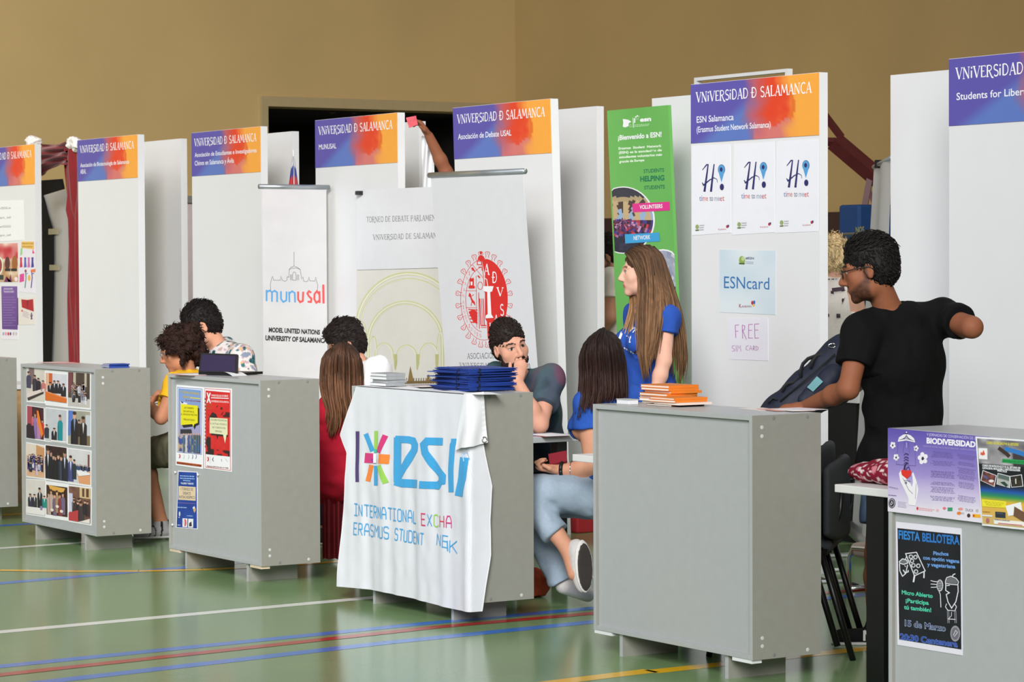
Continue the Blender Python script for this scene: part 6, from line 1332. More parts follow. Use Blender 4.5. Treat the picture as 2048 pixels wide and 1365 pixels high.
    def trousers(s, col, inf=.014, legfrac=1.0, top=None, paint=None, name='trousers', wr=.007, lf2=0):
        S = Solid(); J = s.J; b = s.b; S.ell(J['P'], np.array((.168, .118, .12))*b+inf*.8, s.R, .04, col)
        for a in 'LR':
            if 'H'+a not in J: continue
            if legfrac <= 1: e = J['H'+a]+(J['K'+a]-J['H'+a])*legfrac; S.cone(J['H'+a], e, .085*b+inf, .064*b+inf+.01*(legfrac < .99), .04, col); dd = unit(J['K'+a]-J['H'+a]); S.plane(e, dd, .13)
            else:
                S.cone(J['H'+a], J['K'+a], .085*b+inf, .060*b+inf, .04, col); e = J['K'+a]+(J['A'+a]-J['K'+a])*((legfrac if a == 'L' else max(legfrac, lf2))-1); S.cone(J['K'+a], e, .057*b+inf, .046*b+inf, .02, col); dd = unit(J['A'+a]-J['K'+a]); S.plane(e, dd, .1)
        if top is not None: S.plane(top[0], top[1])
        solid_obj(name, S, s.h, MT['fabric'], s.root, col, 1, wr, (12, 12, 9), paint); return s
    def shoes(s, col, sole=(226, 224, 220), which='LR', paint=None, sc=1.0):
        for a in which:
            if 'A'+a not in s.J: continue
            A = s.J['A'+a]; t = unit(s.J.get('T'+a, s.R[1])); S = Solid()
            S.cone(A-vec(0, 0, .012), A-vec(0, 0, .045), .044, .045, .02, col); S.cone(A-vec(0, 0, .052)-t*.04, A-vec(0, 0, .056)+t*.14*sc, .042, .038, .02, col, (vec(0, 0, 1), .8)); S.plane(A-vec(0, 0, .088), (0, 0, -1), .3)
            o = solid_obj('shoe', S, .006, MT['fabric'], s.root, col, 1, paint=paint)
            S = Solid(); S.cone(A-vec(0, 0, .083)-t*.045, A-vec(0, 0, .083)+t*.145*sc, .044, .040, .01, sole, (vec(0, 0, 1), .25)); solid_obj('sole', S, .005, MT['rubber'] if sum(sole) < 200 else MT['fabric'], o, sole, 1)
    def hair_cap(s, col, th=.012, front=.03, line=.055, side=-.02, back=-.075, lift=.0, curly=False, extra=None, wr=.004, name='hair', ws=(60, 60, 60), m=None, locks=0, lock_len=.022):
        """close-cut hair: an inflated skull minus the face and below the hairline"""
        hd = s.head; k = hd.s; S = Solid(); w = hd.w
        S.ell(w((0, -.018, .042+lift*.4)), np.array((.074+th*.6, .094+th, .080+th+lift*.6))*k, hd.R, .02, col)
        S.ell(w((0, -.045, -.005)), np.array((.068+th*.6, .062+th*.7, .075))*k, hd.R, .03, col)
        if extra: extra(S, w, k, hd.R)
        # forehead and face
        S.ell(w((0, .14, line-.125)), np.array((.073, .11, .135))*k, hd.R, .006, None, True)
        for sg in (-1, 1): S.ell(w((sg*.085, .045, side-.028)), np.array((.05, .055, .06))*k, hd.R, .008, None, True); S.ell(w((sg*.082, -.006, -.022)), np.array((.022, .022, .042))*k, hd.R, .006, None, True)
        S.plane(w((0, -.05, back)), hd.d((0, .35, -1)), None)
        def pt(V, C): n = N3(V*np.array([90, 90, 30])); return C*(.65+.7*n)[:, None]
        o = solid_obj(name, S, min(s.h, .0055), m or MT['curly' if curly else 'hair'], s.root, col, 1, wr, ws, pt)
        if locks:
            g = np.random.default_rng(len(bpy.data.objects)); me = o.data; V = np.array([v.co[:] for v in me.vertices])+np.array(s.root.location); Nn = np.array([v.normal[:] for v in me.vertices]); Q = ((V-hd.c)@hd.R.T)/k
            ok = np.where((Nn*(V-hd.w((0, -.02, .02)))).sum(1) > .3*np.linalg.norm(V-hd.w((0, -.02, .02)), axis=1))[0]; m_ = MB(); cs = []
            for i in g.choice(ok, locks):
                p, n, q = V[i], Nn[i], Q[i]; top = q[2] > .07
                cd_ = (0, -1, .25) if top else (0, -.45, -1)
                if curly: cd_ = g.normal(0, 1, 3)+np.array((0, 0, -.6))
                t = hd.d(cd_)+g.normal(0, .35, 3); t = unit(t-n*np.dot(t, n)); L = lock_len*(1.3 if top else .8)*g.uniform(.6, 1.3)*k; n0 = len(m_.v)
                m_.tube([p-n*.003, p+t*L*.5+n*.0045, p+t*L+n*(.001 if not curly else .006)], [.0026*k, .0023*k, .0006], 5); sh = g.uniform(.5, 1.7); cs += [lin(col)*sh]*(len(m_.v)-n0)
            new_obj('hair_locks', m_.v, m_.f, MT['curly' if curly else 'hair'], o, colors=np.array(cs), smooth=True)
        return s
def strands(name, root, guides, n, col, r0=.0045, jit=.012, m='hair', tipcol=None, seed=1):
    """guides: rows of polylines (same length); locks are woven between neighbouring guides"""
    g = np.random.default_rng(seed); G = np.array(guides); m_ = MB(); cols = []
    t = np.linspace(0, 1, 14)
    def spl(P):
        P = np.array(P); k = len(P); x = np.linspace(0, k-1, 14); o = []
        for q in x:
            i = min(int(q), k-2); u = q-i; p0 = P[max(i-1, 0)]; p1 = P[i]; p2 = P[i+1]; p3 = P[min(i+2, k-1)]
            o.append(.5*((2*p1)+(-p0+p2)*u+(2*p0-5*p1+4*p2-p3)*u*u+(-p0+3*p1-3*p2+p3)*u**3))
        return np.array(o)
    for i in range(n):
        a = g.random()*(len(G)-1); k = min(int(a), len(G)-2); f = a-k; P = spl(G[k]*(1-f)+G[k+1]*f); o = g.normal(0, jit, 3); o2 = g.normal(0, jit, 3)
        P = P+o*(.35+.65*t[:, None])+o2*np.sin(t*3.14)[:, None]*.6; cut = g.integers(11, 15); P = P[:cut]; tt = t[:cut]/t[cut-1]
        rr = r0*g.uniform(.7, 1.4); R = rr*np.clip(1.25-tt**3*1.1, .15, 1); n0 = len(m_.v); m_.tube(P, R, 5); sh = g.uniform(.6, 1.35)
        for q in range(len(m_.v)-n0):
            u = min(1, (q//5)/max(1, cut-1)); c = lin(col)*(1-u)+lin(tipcol or col)*u; cols.append(c*sh)
    return new_obj(name, m_.v, m_.f, MT[m], root, colors=np.array(cols), smooth=True)
def glasses(root, hd, col='black'):
    r = MB()
    for sg in (-1, 1):
        c = (sg*.032, .101, .004); r.tube([hd.w((c[0]+.022*math.cos(a), c[1]-.005*abs(math.cos(a))*(math.cos(a)*sg > 0), c[2]+.0165*math.sin(a))) for a in np.linspace(0, 6.2832, 18)], .0024*hd.s, 6)
        r.tube([hd.w((sg*.054, .095, .010)), hd.w((sg*.074, .05, .012)), hd.w((sg*.080, -.01, .010)), hd.w((sg*.078, -.028, -.008))], .0022*hd.s, 6)
    r.tube([hd.w((-.011, .104, .006)), hd.w((0, .107, .009)), hd.w((.011, .104, .006))], .002*hd.s, 6)
    o = r.build('glasses', MT[col], root, smooth=True)
    return o
def floral(V, C):
    a = N3(V*np.array([34, 34, 22])); b = N3b(V*np.array([44, 44, 40])); c = N3(V*np.array([80, 80, 80])+7)
    C[:] = lin((216, 208, 204)); C[(a > .60)] = lin((60, 110, 116)); C[(a > .66) & (c > .45)] = lin((26, 70, 76)); C[(b > .68)] = lin((186, 160, 168)); C[(b > .78)] = lin((206, 168, 110)); C[(a < .24)] = lin((130, 140, 160)); return C
def tiedye(V, C):
    a = N3(V*np.array([7, 7, 6])); b = N3b(V*np.array([11, 11, 9])); base = lin((66, 76, 90)); C[:] = base
    C += (lin((66, 92, 96))-base)*np.clip((a-.45)*4, 0, 1)[:, None]; C += (lin((98, 66, 84))-base)*np.clip((b-.56)*5, 0, 1)[:, None]; C += (lin((40, 46, 60))-base)*np.clip((.42-b)*5, 0, 1)[:, None]; return np.clip(C, .004, 1)
def denim(V, C): n = N3(V*np.array([16, 16, 10])); return C*(.8+.4*n)[:, None]

# --- man in the black T-shirt, reaching into the bag
A_ = at
hd = Head(A_(1738, 541, 10.95), dirv(-.93, .22, -.20), unit(dirv(-.16, .05, 1)), 1.06)
J = dict(N=A_(1782, 622, 11.0), C=A_(1802, 722, 11.03), P=A_(1808, 905, 11.1), SL=A_(1722, 664, 10.92), EL=A_(1697, 778, 10.85), WL=A_(1612, 814, 11.12), SR=A_(1884, 634, 11.08), ER=A_(1944, 655, 10.86), WR=A_(1876, 662, 11.36),
         HL=A_(1778, 960, 11.1), HR=A_(1848, 960, 11.2), KL=A_(1757, 1110, 11.05), KR=A_(1835, 1115, 11.25), AL=A_(1752, 1247, 11.12), AR=A_(1826, 1262, 11.3))
bf = dirv(-.42, .9, 0); bf[2] = 0
J['TL'] = vec(-.55, -.83, 0)*.9; J['TR'] = vec(-.7, -.5, 0)
zf = .088
for a in 'LR': J['A'+a][2] = zf
p = Person('man in a black T-shirt and glasses reaching into the navy bag', J, hd, SK_T, bf, .0058, hand=[(J['WL'], dirv(-.9, .25, -.1), dirv(.1, .4, -1), 1), (J['WR'], dirv(-.8, .5, -.1), dirv(-.4, -.3, .6), -1)])
p.body(brow=(20, 16, 14), lips=(150, 96, 84), stubble=((44, 30, 24), .78))
p.shirt((9, 9, 11), .020, .62, (J['P']-vec(0, 0, .045), (0, 0, -1)), .066, wr=.009, extra=lambda S: S.ell(J['P']-vec(0, 0, .03), (.205, .15, .13), p.R, .05, (9, 9, 11)))
p.trousers((78, 98, 124), .018, .62, paint=denim, name='denim_shorts')
def nlogo(V, C): return C
p.shoes((22, 22, 25), (210, 208, 204))
q = J['AL']; pr = MB(); t = unit(J['TL']); sd = np.cross(t, vec(0, 0, 1)); sd = sd if np.dot(sd, -FW) > 0 else -sd; o_ = q-vec(0, 0, .048)+t*.035+sd*.0455
Z = vec(0, 0, 1)
for a, b in (((-.018, -.02), (-.018, .022)), ((-.018, .022), (.016, -.02)), ((.016, -.02), (.016, .022))): pr.tube([o_+t*a[0]*-1+Z*a[1], o_+t*b[0]*-1+Z*b[1]], .0055, 6)
pr.build('side_letter', MT['white'], p.root)
p.hair_cap((20, 17, 16), .009, line=.062, lift=.016, back=-.085, locks=1100, wr=.0015, ws=(110, 110, 110))
glasses(p.root, hd)

# --- standing woman with long light brown hair
hd = Head(A_(1283, 546, 13.5), dirv(-.98, -.05, -.03), unit(dirv(-.02, 0, 1)), .99, True)
D = 13.5
J = dict(N=A_(1296, 612, D), C=A_(1296, 690, D-.02), P=A_(1304, 798, D), SL=A_(1334, 634, D-.16), EL=A_(1328, 722, D-.2), WL=A_(1306, 806, D-.22), SR=A_(1272, 630, D+.16), ER=A_(1268, 722, D+.22), WR=A_(1250, 800, D+.2),
         HL=A_(1312, 815, D-.08), HR=A_(1298, 815, D+.1), KL=A_(1310, 985, D-.08), KR=A_(1296, 980, D+.1), AL=A_(1312, 1125, D-.08), AR=A_(1298, 1120, D+.1))
for a in 'LR': J['A'+a][2] = .09; J['K'+a][2] = .48
bf = dirv(-.88, -.45, 0); bf[2] = 0
p = Person('woman with long light brown hair standing in a blue T-shirt', J, hd, SK_L, bf, .0055, female=True, hand=[(J['WL'], dirv(-.25, -.1, -1), dirv(-1, 0, .1), 1), (J['WR'], dirv(-.4, 0, -1), dirv(-.8, 0, .4), -1)])
p.body(lips=(196, 112, 104), brow=(120, 84, 62), iris=(110, 130, 140))
def esnshirt(V, C):
    return C
p.shirt((42, 80, 166), .012, .42, (J['P']-vec(0, 0, .04), (0, 0, -1)), .068, wr=.006, rs=.014)
p.trousers((40, 46, 66), .012, 2.0, paint=denim); p.shoes((230, 230, 228))
# printed star and lines on the chest, laid onto the shirt surface
def chest_print(p, items, dist=.0035):
    me = p.sh.data; V = np.array([v.co[:] for v in me.vertices]); off = np.array(p.root.location); V = V+off
    n_ = np.array([v.normal[:] for v in me.vertices]); m = (n_@FW < -.02); Vs = V[m]; d = (Vs-CAM)@FW; X = 1024+FPX*((Vs-CAM)@RT)/d; Y = 682.5-FPX*((Vs-CAM)@UP)/d
    mb = MB()
    def dep(q):
        r2 = (X-q[0])**2+(Y-q[1])**2; k = np.argsort(r2)[:14]; w = np.exp(-r2[k]/18.0)+1e-6; return (d[k]*w).sum()/w.sum()-dist
    for pts, w_ in items:
        w_ = w_*FPX/d.mean(); P = []
        for i in range(len(pts)-1):
            n = max(1, int(np.hypot(pts[i+1][0]-pts[i][0], pts[i+1][1]-pts[i][1])/2.5)); P += [np.array(pts[i])*(1-t)+np.array(pts[i+1])*t for t in np.linspace(0, 1, n+1)[:-1]]
        P.append(np.array(pts[-1], float)); V_ = []; m_ = len(P)
        for i, q in enumerate(P):
            t = P[min(i+1, m_-1)]-P[max(i-1, 0)]; t = t/(np.hypot(*t)+1e-9); nn = np.array([t[1], -t[0]])*w_
            V_ += [at(*(q+nn*c), dep(q+nn*c)) for c in (-1, 0, 1)]
        mb.add(V_, [(i*3+c, i*3+c+1, i*3+c+4, i*3+c+3) for i in range(m_-1) for c in (0, 1)])
    return mb.build('chest_print', MT['white'], p.root, smooth=True)
cx, cy = 1263, 668
it = [([(cx+3*math.cos(a), cy+4*math.sin(a)), (cx+11*math.cos(a), cy+20*math.sin(a))], .0085) for a in np.linspace(.3, 6.283+.3, 8)[:-1]]
it += [([(1239, 678), (1244, 664), (1262, 648)], .006)]
it += [([(1244+i*4.2, 693+i*2.4), (1246+i*4.2, 696+i*2.4)], .003) for i in range(7)]
chest_print(p, it)
p.hair_cap((74, 51, 38), .010, line=.078, side=.0, back=-.12, lift=.004, wr=.002, m=MT['hair'])
L = hd.w
D0 = D
side = [[L((0, .075, .095)), A_(1262, 520, D-.09), A_(1282, 560, D-.10), A_(1280, 620, D-.17), A_(1278, 690, D-.20), A_(1288, 755, D-.2)],
        [L((0, .055, .115)), A_(1280, 512, D-.10), A_(1292, 560, D-.11), A_(1290, 630, D-.19), A_(1288, 700, D-.22), A_(1292, 760, D-.22)],
        [L((0, .02, .13)), A_(1296, 510, D-.10), A_(1304, 560, D-.11), A_(1304, 630, D-.21), A_(1300, 690, D-.235), A_(1296, 735, D-.23)],
        [L((0, -.01, .133)), A_(1308, 512, D-.08), A_(1318, 560, D-.10), A_(1324, 610, D-.2), A_(1318, 660, D-.235), A_(1306, 715, D-.24)],
        [L((0, -.05, .128)), A_(1318, 515, D-.06), A_(1330, 565, D-.07), A_(1343, 615, D-.15), A_(1352, 690, D-.12), A_(1352, 765, D-.10)],
        [L((0, -.085, .10)), A_(1326, 525, D-.03), A_(1340, 575, D-.03), A_(1356, 630, D-.1), A_(1366, 700, D-.07), A_(1362, 770, D-.06)],
        [L((0, -.10, .07)), A_(1330, 540, D+.02), A_(1345, 590, D+.02), A_(1362, 650, D-.03), A_(1370, 715, D-.02), A_(1364, 760, D-.02)]]
strands('long_hair', p.root, side, 420, (66, 45, 33), .0050, .009, tipcol=(132, 98, 68), seed=3)
far = [[A_(1262, 560, D+.05), A_(1262, 590, D+.05), A_(1262, 620, D+.0), A_(1254, 650, D-.02), A_(1243, 680, D-.03)], [A_(1272, 580, D+.0), A_(1270, 600, D+.0), A_(1270, 625, D-.06), A_(1264, 655, D-.09), A_(1256, 690, D-.1)]]
strands('front_lock', p.root, far, 46, (120, 88, 60), .004, .005, tipcol=(160, 122, 84), seed=4)

# --- seated woman with long dark hair
D = 12.2
hd = Head(A_(1203, 722, D), dirv(-.55, .82, -.12), unit(dirv(0, 0, 1)), 1.0, True)
J = dict(N=A_(1210, 778, D+.02), C=A_(1216, 860, D+.02), P=A_(1222, 985, D+.05), SL=A_(1176, 806, D-.06), EL=A_(1184, 936, D-.06), WL=A_(1120, 940, D-.02), SR=A_(1262, 800, D+.14), ER=A_(1268, 920, D+.18), WR=A_(1190, 950, D+.36),
         HL=A_(1196, 992, D-.02), HR=A_(1205, 995, D+.14), KL=A_(1052, 985, D-.02), KR=A_(1040, 1005, D+.16), AL=A_(1136, 1100, D-.10), AR=A_(1128, 1150, D+.16))
J['TL'] = dirv(.25, -.5, -1.0); J['TR'] = dirv(.75, .6, 0); J['AR'][2] = .10
bf = dirv(-.8, .55, 0); bf[2] = 0
p = Person('seated woman with long dark hair, blue T-shirt and pale jeans', J, hd, SK_M, bf, .0055, female=True, hand=[(J['WL'], dirv(-1, .05, .12), dirv(.1, -.2, 1), -1, (1.15, 1.2, 1.2, 1.25)), (J['WR'], dirv(-.9, .2, -.2), dirv(0, 0, 1), 1)], legs=False)
for a in 'LR':
    p.S.cone(J['H'+a], J['K'+a], .082, .056, .04, SK_M); m = J['K'+a]*.68+J['A'+a]*.32; p.S.cone(J['K'+a], m, .052, .052, .02, SK_M); p.S.cone(m, J['A'+a], .052, .034, .02, SK_M)
    t = unit(J['T'+a]); p.S.cone(J['A'+a], J['A'+a]+t*.12, .034, .03, .02, SK_M)
p.body()
p.shirt((42, 84, 170), .014, .42, (J['P']+vec(0, 0, .03), (0, 0, -1)), .066, wr=.006)
p.trousers((150, 166, 182), .016, 1.72, paint=denim, name='jeans', wr=.008, lf2=1.95)
# canvas shoe of the crossed leg, sole towards the viewer
A = J['AL']; t = unit(dirv(.10, -.18, -1.0)); n_ = unit(dirv(.62, -.75, .1)); Rf = frame(t, n_)
cA = A_(1160, 1134, D-.14); S = Solid().ell(cA, (.048, .118, .042), Rf, .02, (206, 202, 200)).ell(cA-t*.07-n_*.03, (.04, .05, .05), Rf, .02, (206, 202, 200)); S.plane(cA+n_*.022, n_)
o = solid_obj('shoe', S, .005, MT['fabric'], p.root, (206, 202, 200))
S = Solid().ell(cA+n_*.026, (.050, .122, .03), Rf, .01, (226, 224, 220)); S.plane(cA+n_*.034, n_); S.plane(cA+n_*.016, -n_); solid_obj('rubber_edge', S, .005, MT['fabric'], o, (226, 224, 220))
S = Solid().ell(cA+n_*.03, (.045, .115, .028), Rf, .01, (92, 86, 82)); S.plane(cA+n_*.037, n_); S.plane(cA+n_*.028, -n_); solid_obj('sole', S, .005, MT['rubber'], o, (92, 86, 82))
for k_ in range(4): q = cA-t*(.05-.028*k_)-n_*.04-dirv(.9, 0, 0)*.012; MB().tube([q+dirv(-.02, -.03, 0), q+dirv(.01, -.045, 0)], .004, 6).build('lace', MT['white'], o)
A = J['AR']; t = unit(J['TR']); S = Solid().cone(A, A+t*.14-vec(0, 0, .05), .042, .036, .02, (206, 202, 200)).plane(vec(0, 0, .004), (0, 0, -1)); solid_obj('shoe', S, .006, MT['fabric'], p.root, (206, 202, 200))
w = J['WL']; fd = unit(J['EL']-J['WL']); MB().tube([w+fd*.01+.030*(math.cos(a)*np.cross(fd, Z)+math.sin(a)*Z) for a in np.linspace(0, 6.283, 18)], .009, 8).build('wristband', MT['black'], p.root, smooth=True)
MB().tube([w+fd*.055+.036*(math.cos(a)*np.cross(fd, Z)+math.sin(a)*Z) for a in np.linspace(0, 6.283, 18)], .002, 6).build('bracelet', MT['chrome'], p.root, smooth=True)
p.hair_cap((30, 20, 18), .010, line=.06, back=-.13, lift=.004, wr=.002, m=MT['hair'])
def gd(x0, x1, x2, x3, dd): return [L2((0, -.02, .128)), A_(x0, 700, D+dd*.8), A_(x1, 745, D+dd), A_(x2, 790, D+dd-.05), A_(x3, 842, D+dd-.06)]
L2 = hd.w
gs = [[L2((0, .0, 0.134)), A_(1164, 705, D-0.025), A_(1162, 760, D), A_(1158, 800, D-.06), A_(1152, 842, D-.1)], [L2((0, -.02, 0.136)), A_(1172, 694, D-0.095), A_(1172, 750, D-.07), A_(1170, 792, D-.12), A_(1164, 824, D-.15)],
      [L2((0, -.03, 0.136)), A_(1190, 690, D-0.135), A_(1192, 745, D-.10), A_(1192, 785, D-.14), A_(1186, 815, D-.16)], [L2((0, -.04, 0.134)), A_(1212, 690, D-0.145), A_(1216, 745, D-.11), A_(1216, 780, D-.13), A_(1212, 806, D-.13)],
      [L2((0, -.03, 0.134)), A_(1232, 696, D-0.105), A_(1238, 745, D-.06), A_(1240, 780, D-.07), A_(1238, 806, D-.06)], [L2((0, -.01, 0.133)), A_(1240, 704, D-0.025), A_(1246, 750, D+.02), A_(1248, 785, D), A_(1250, 806, D)]]
strands('long_hair', p.root, gs, 420, (26, 17, 15), .0050, .008, tipcol=(58, 36, 30), seed=8)
m_ = MB(); P0 = A_(1096, 914, D-.0); slabv = [A_(1097, 912, D+.02), A_(1133, 905, D+.02), A_(1135, 926, D-.02), A_(1100, 932, D-.02)]
sl = slab(slabv, .012, 0); r = sl.build('phone_wallet', mat('dark_red_leather', (130, 24, 40), .5)); tag(r, 'dark red wallet held by the seated woman in jeans', 'wallet')

# --- bearded man, chin on his hand
D = 13.55
hd = Head(A_(1020, 694, D-.08), dirv(.42, -.88, -.10), unit(dirv(-.34, .1, 1)), 1.02)
J = dict(N=A_(1040, 757, D+.02), C=A_(1066, 822, D+.14), P=A_(1090, 955, D+.28), SL=A_(1102, 758, D-.05), EL=A_(1080, 850, D-.22), WL=A_(1034, 762, D-.24), SR=A_(992, 754, D+.24), ER=A_(975, 850, D+.1), WR=A_(1020, 862, D-.1),
         HL=A_(1115, 972, D+.2), HR=A_(1075, 972, D+.4), KL=A_(1010, 985, D-.05), KR=A_(985, 980, D+.15), AL=A_(1010, 1110, D-.05), AR=A_(985, 1105, D+.15))
for a in 'LR': J['A'+a][2] = .09
bf = vec(-.05, -1, 0)
p = Person('bearded man in a dark mottled shirt resting his chin on his hand', J, hd, (206, 152, 128), bf, .0045, build=.95, hand=[(J['WL'], dirv(.25, -.15, 1), dirv(.1, .95, .2), 1, (1.0, 1.0, 1.0, 1.0), .95), (J['WR'], dirv(.8, -.3, 0), dirv(0, 0, -1), 1)])
p.body(brow=(34, 24, 20), lips=(170, 104, 94), iris=(40, 28, 22))
p.shirt((66, 76, 90), .016, .62, (J['P']-vec(0, 0, .02), (0, 0, -1)), .07, tiedye, wr=.008)
p.trousers((30, 32, 40), .014, 1.95)
p.shoes((40, 40, 44))
def bd(S): pass
S = Solid(); k = hd.s; w = hd.w; col = (38, 27, 22)
S.cone(w((-.03, .012, -.074)), w((.03, .012, -.074)), .0375*k, .0375*k, .02, col); S.ell(w((0, .042, -.07)), np.array((.056, .050, .046))*k, hd.R, .02, col); S.ell(w((0, .070, -.100)), np.array((.031, .026, .026))*k, hd.R, .02, col)
for sg in (-1, 1): S.cone(w((sg*.066, .012, -.02)), w((sg*.050, .03, -.07)), .009*k, .016*k, .015, col)
S.ell(w((0, .088, -.048)), np.array((.030, .016, .008))*k, hd.R, .006, col)
S.ell(w((0, .10, -.062)), np.array((.022, .02, .0085))*k, hd.R, .005, None, True)
for sg in (-1, 1): S.ell(w((sg*.042, .085, -.012)), np.array((.034, .05, .034))*k, hd.R, .006, None, True)
S.plane(w((0, 0, -.022)), hd.d((0, -.1, 1)), .12)
solid_obj('beard', S, .0045, MT['curly'], p.root, col, 1, .003, (90, 90, 90))
p.hair_cap((34, 25, 21), .006, line=.070, lift=.014, back=-.07, locks=1100, wr=.0015, side=.0, ws=(110, 110, 110))

# --- woman in the red dress
D = 14.25
hd = Head(A_(684, 738, D), dirv(-.6, .78, -.22), unit(dirv(0, .1, 1)), .98, True)
J = dict(N=A_(686, 796, D), C=A_(684, 868, D+.02), P=A_(676, 948, D+.05), SL=A_(656, 820, D-.05), EL=A_(636, 880, D+.16), WL=A_(628, 866, D+.4), SR=A_(728, 818, D+.1), ER=A_(738, 892, D+.2), WR=A_(690, 880, D+.4),
         HL=A_(668, 958, D), HR=A_(690, 960, D+.15), KL=A_(588, 965, D+.25), KR=A_(600, 965, D+.4), AL=A_(588, 1080, D+.25), AR=A_(600, 1080, D+.4))
for a in 'LR': J['A'+a][2] = .09
bf = dirv(-.65, .75, 0); bf[2] = 0
p = Person('seated woman with long wavy brown hair in a red dress', J, hd, SK_M, bf, .0065, female=True, hand=[(J['WL'], dirv(-.8, .4, 0), dirv(0, 0, -1), 1)])
p.body()
def skirt(S):
    a = J['P']; S.cone(a, a+unit(bf)*.25-vec(0, 0, .02), .17, .15, .06, (176, 26, 48)); S.ell(a-vec(0, 0, .01)-unit(bf)*.04, (.19, .17, .10), None, .05, (176, 26, 48))
p.shirt((176, 26, 48), .014, .35, None, .075, name='dress', wr=.012, extra=skirt, ws=(8, 8, 12))
S = Solid(); q = A_(668, 1030, D+.02)
m_ = MB().sheet(lambda a, b: tuple(at_z(646+60*a, 962, .43)*0+A_(644+66*a, 962, D-.04)*(1-b)+vec(*(A_(644+66*a, 962, D-.04)[:2]), .02)*b+FW*(.03*math.sin(a*22))*(.4+b)), 40, 12)
m_.build('dress_skirt', mat('shaded_red_skirt', (120, 14, 28), .8, var=.15), p.root, smooth=True)  # the dress's red, darkened because the skirt hangs in shadow
p.hair_cap((54, 38, 30), .012, line=.06, back=-.13, lift=.004, wr=.003, m=MT['hair'])
L3 = hd.w
gs = [[L3((0, .02, 0.131)), A_(650, 715, D-0.015), A_(645, 760, D), A_(648, 790, D-.09), A_(656, 815, D-.12), A_(650, 850, D-.13)], [L3((0, 0, 0.136)), A_(658, 708, D-0.095), A_(654, 755, D-.06), A_(658, 800, D-.12), A_(664, 840, D-.14), A_(660, 880, D-.14)],
      [L3((0, -.02, 0.136)), A_(676, 704, D-0.135), A_(674, 750, D-.10), A_(676, 795, D-.13), A_(680, 830, D-.14), A_(672, 862, D-.14)], [L3((0, -.03, 0.136)), A_(694, 705, D-0.135), A_(696, 750, D-.10), A_(696, 790, D-.12), A_(702, 815, D-.12), A_(700, 835, D-.12)],
      [L3((0, -.02, 0.136)), A_(710, 712, D-0.085), A_(714, 750, D-.05), A_(714, 785, D-.06), A_(716, 805, D-.06), A_(712, 825, D-.06)], [L3((0, 0, 0.131)), A_(716, 722, D-0.005), A_(720, 755, D+.02), A_(720, 780, D), A_(722, 800, D), A_(718, 815, D)]]
strands('long_hair', p.root, gs, 300, (50, 34, 27), .0056, .011, tipcol=(118, 80, 54), seed=12)

# --- man in the white shirt
D = 15.3
hd = Head(A_(692, 692, D), dirv(-.86, -.22, -.36), unit(dirv(-.22, 0, 1)), 1.0)
J = dict(N=A_(724, 742, D), C=A_(748, 800, D), P=A_(764, 925, D), SL=A_(756, 738, D-.17), EL=A_(745, 820, D-.25), WL=A_(690, 830, D-.3), SR=A_(722, 742, D+.2), ER=A_(705, 815, D+.25), WR=A_(670, 825, D+.1),
         HL=A_(764, 935, D-.1), HR=A_(760, 935, D+.1), KL=A_(640, 940, D-.15), KR=A_(640, 940, D+.1), AL=A_(645, 1060, D-.15), AR=A_(645, 1055, D+.1))
for a in 'LR': J['A'+a][2] = .09
bf = dirv(-.95, -.15, 0); bf[2] = 0
p = Person('dark-haired man in a white shirt behind the woman in red', J, hd, SK_M, bf, .0065, hand=[(J['WL'], dirv(-.9, 0, 0), dirv(0, 0, -1), -1)])
p.body(brow=(28, 20, 18)); p.shirt((236, 236, 238), .018, .6, (J['P']-vec(0, 0, .02), (0, 0, -1)), .068, wr=.011); p.trousers((44, 48, 60), .014, 1.95); p.shoes((60, 60, 64))
def quiff(S, w, k, R): S.ell(w((0, .035, .098)), np.array((.060, .062, .036))*k, R, .02, (30, 22, 20))
p.hair_cap((30, 22, 20), .014, line=.062, lift=.024, back=-.07, extra=quiff, locks=900, lock_len=.024, wr=.003, ws=(50, 50, 110))

# --- man in the floral shirt
D = 15.95
hd = Head(A_(404, 655, D), dirv(-.82, -.12, -.52), unit(dirv(-.42, 0, 1)), 1.08)
J = dict(N=A_(440, 698, D), C=A_(468, 760, D), P=A_(490, 890, D), SL=A_(482, 716, D-.16), EL=A_(500, 800, D-.28), WL=A_(430, 812, D-.3), SR=A_(448, 700, D+.18), ER=A_(425, 780, D+.25), WR=A_(385, 800, D+.1),
         HL=A_(490, 900, D-.1), HR=A_(485, 900, D+.1), KL=A_(385, 905, D-.15), KR=A_(385, 905, D+.1), AL=A_(390, 1030, D-.15), AR=A_(390, 1025, D+.1))
for a in 'LR': J['A'+a][2] = .09
bf = dirv(-.95, -.2, 0); bf[2] = 0
p = Person('dark-haired man in a white shirt with green leaves, bending forward', J, hd, SK_M, bf, .0065, hand=[(J['WL'], dirv(-.9, 0, 0), dirv(0, 0, -1), -1)])
p.body(brow=(28, 20, 18), stubble=((70, 52, 44), .4)); p.shirt((222, 214, 210), .020, .72, (J['P']-vec(0, 0, .02), (0, 0, -1)), .064, floral, wr=.008); p.trousers((52, 54, 62), .014, 1.95); p.shoes((70, 70, 74))
p.hair_cap((22, 17, 16), .010, line=.066, lift=.016, back=-.085, locks=900, wr=.003, ws=(110, 110, 110))

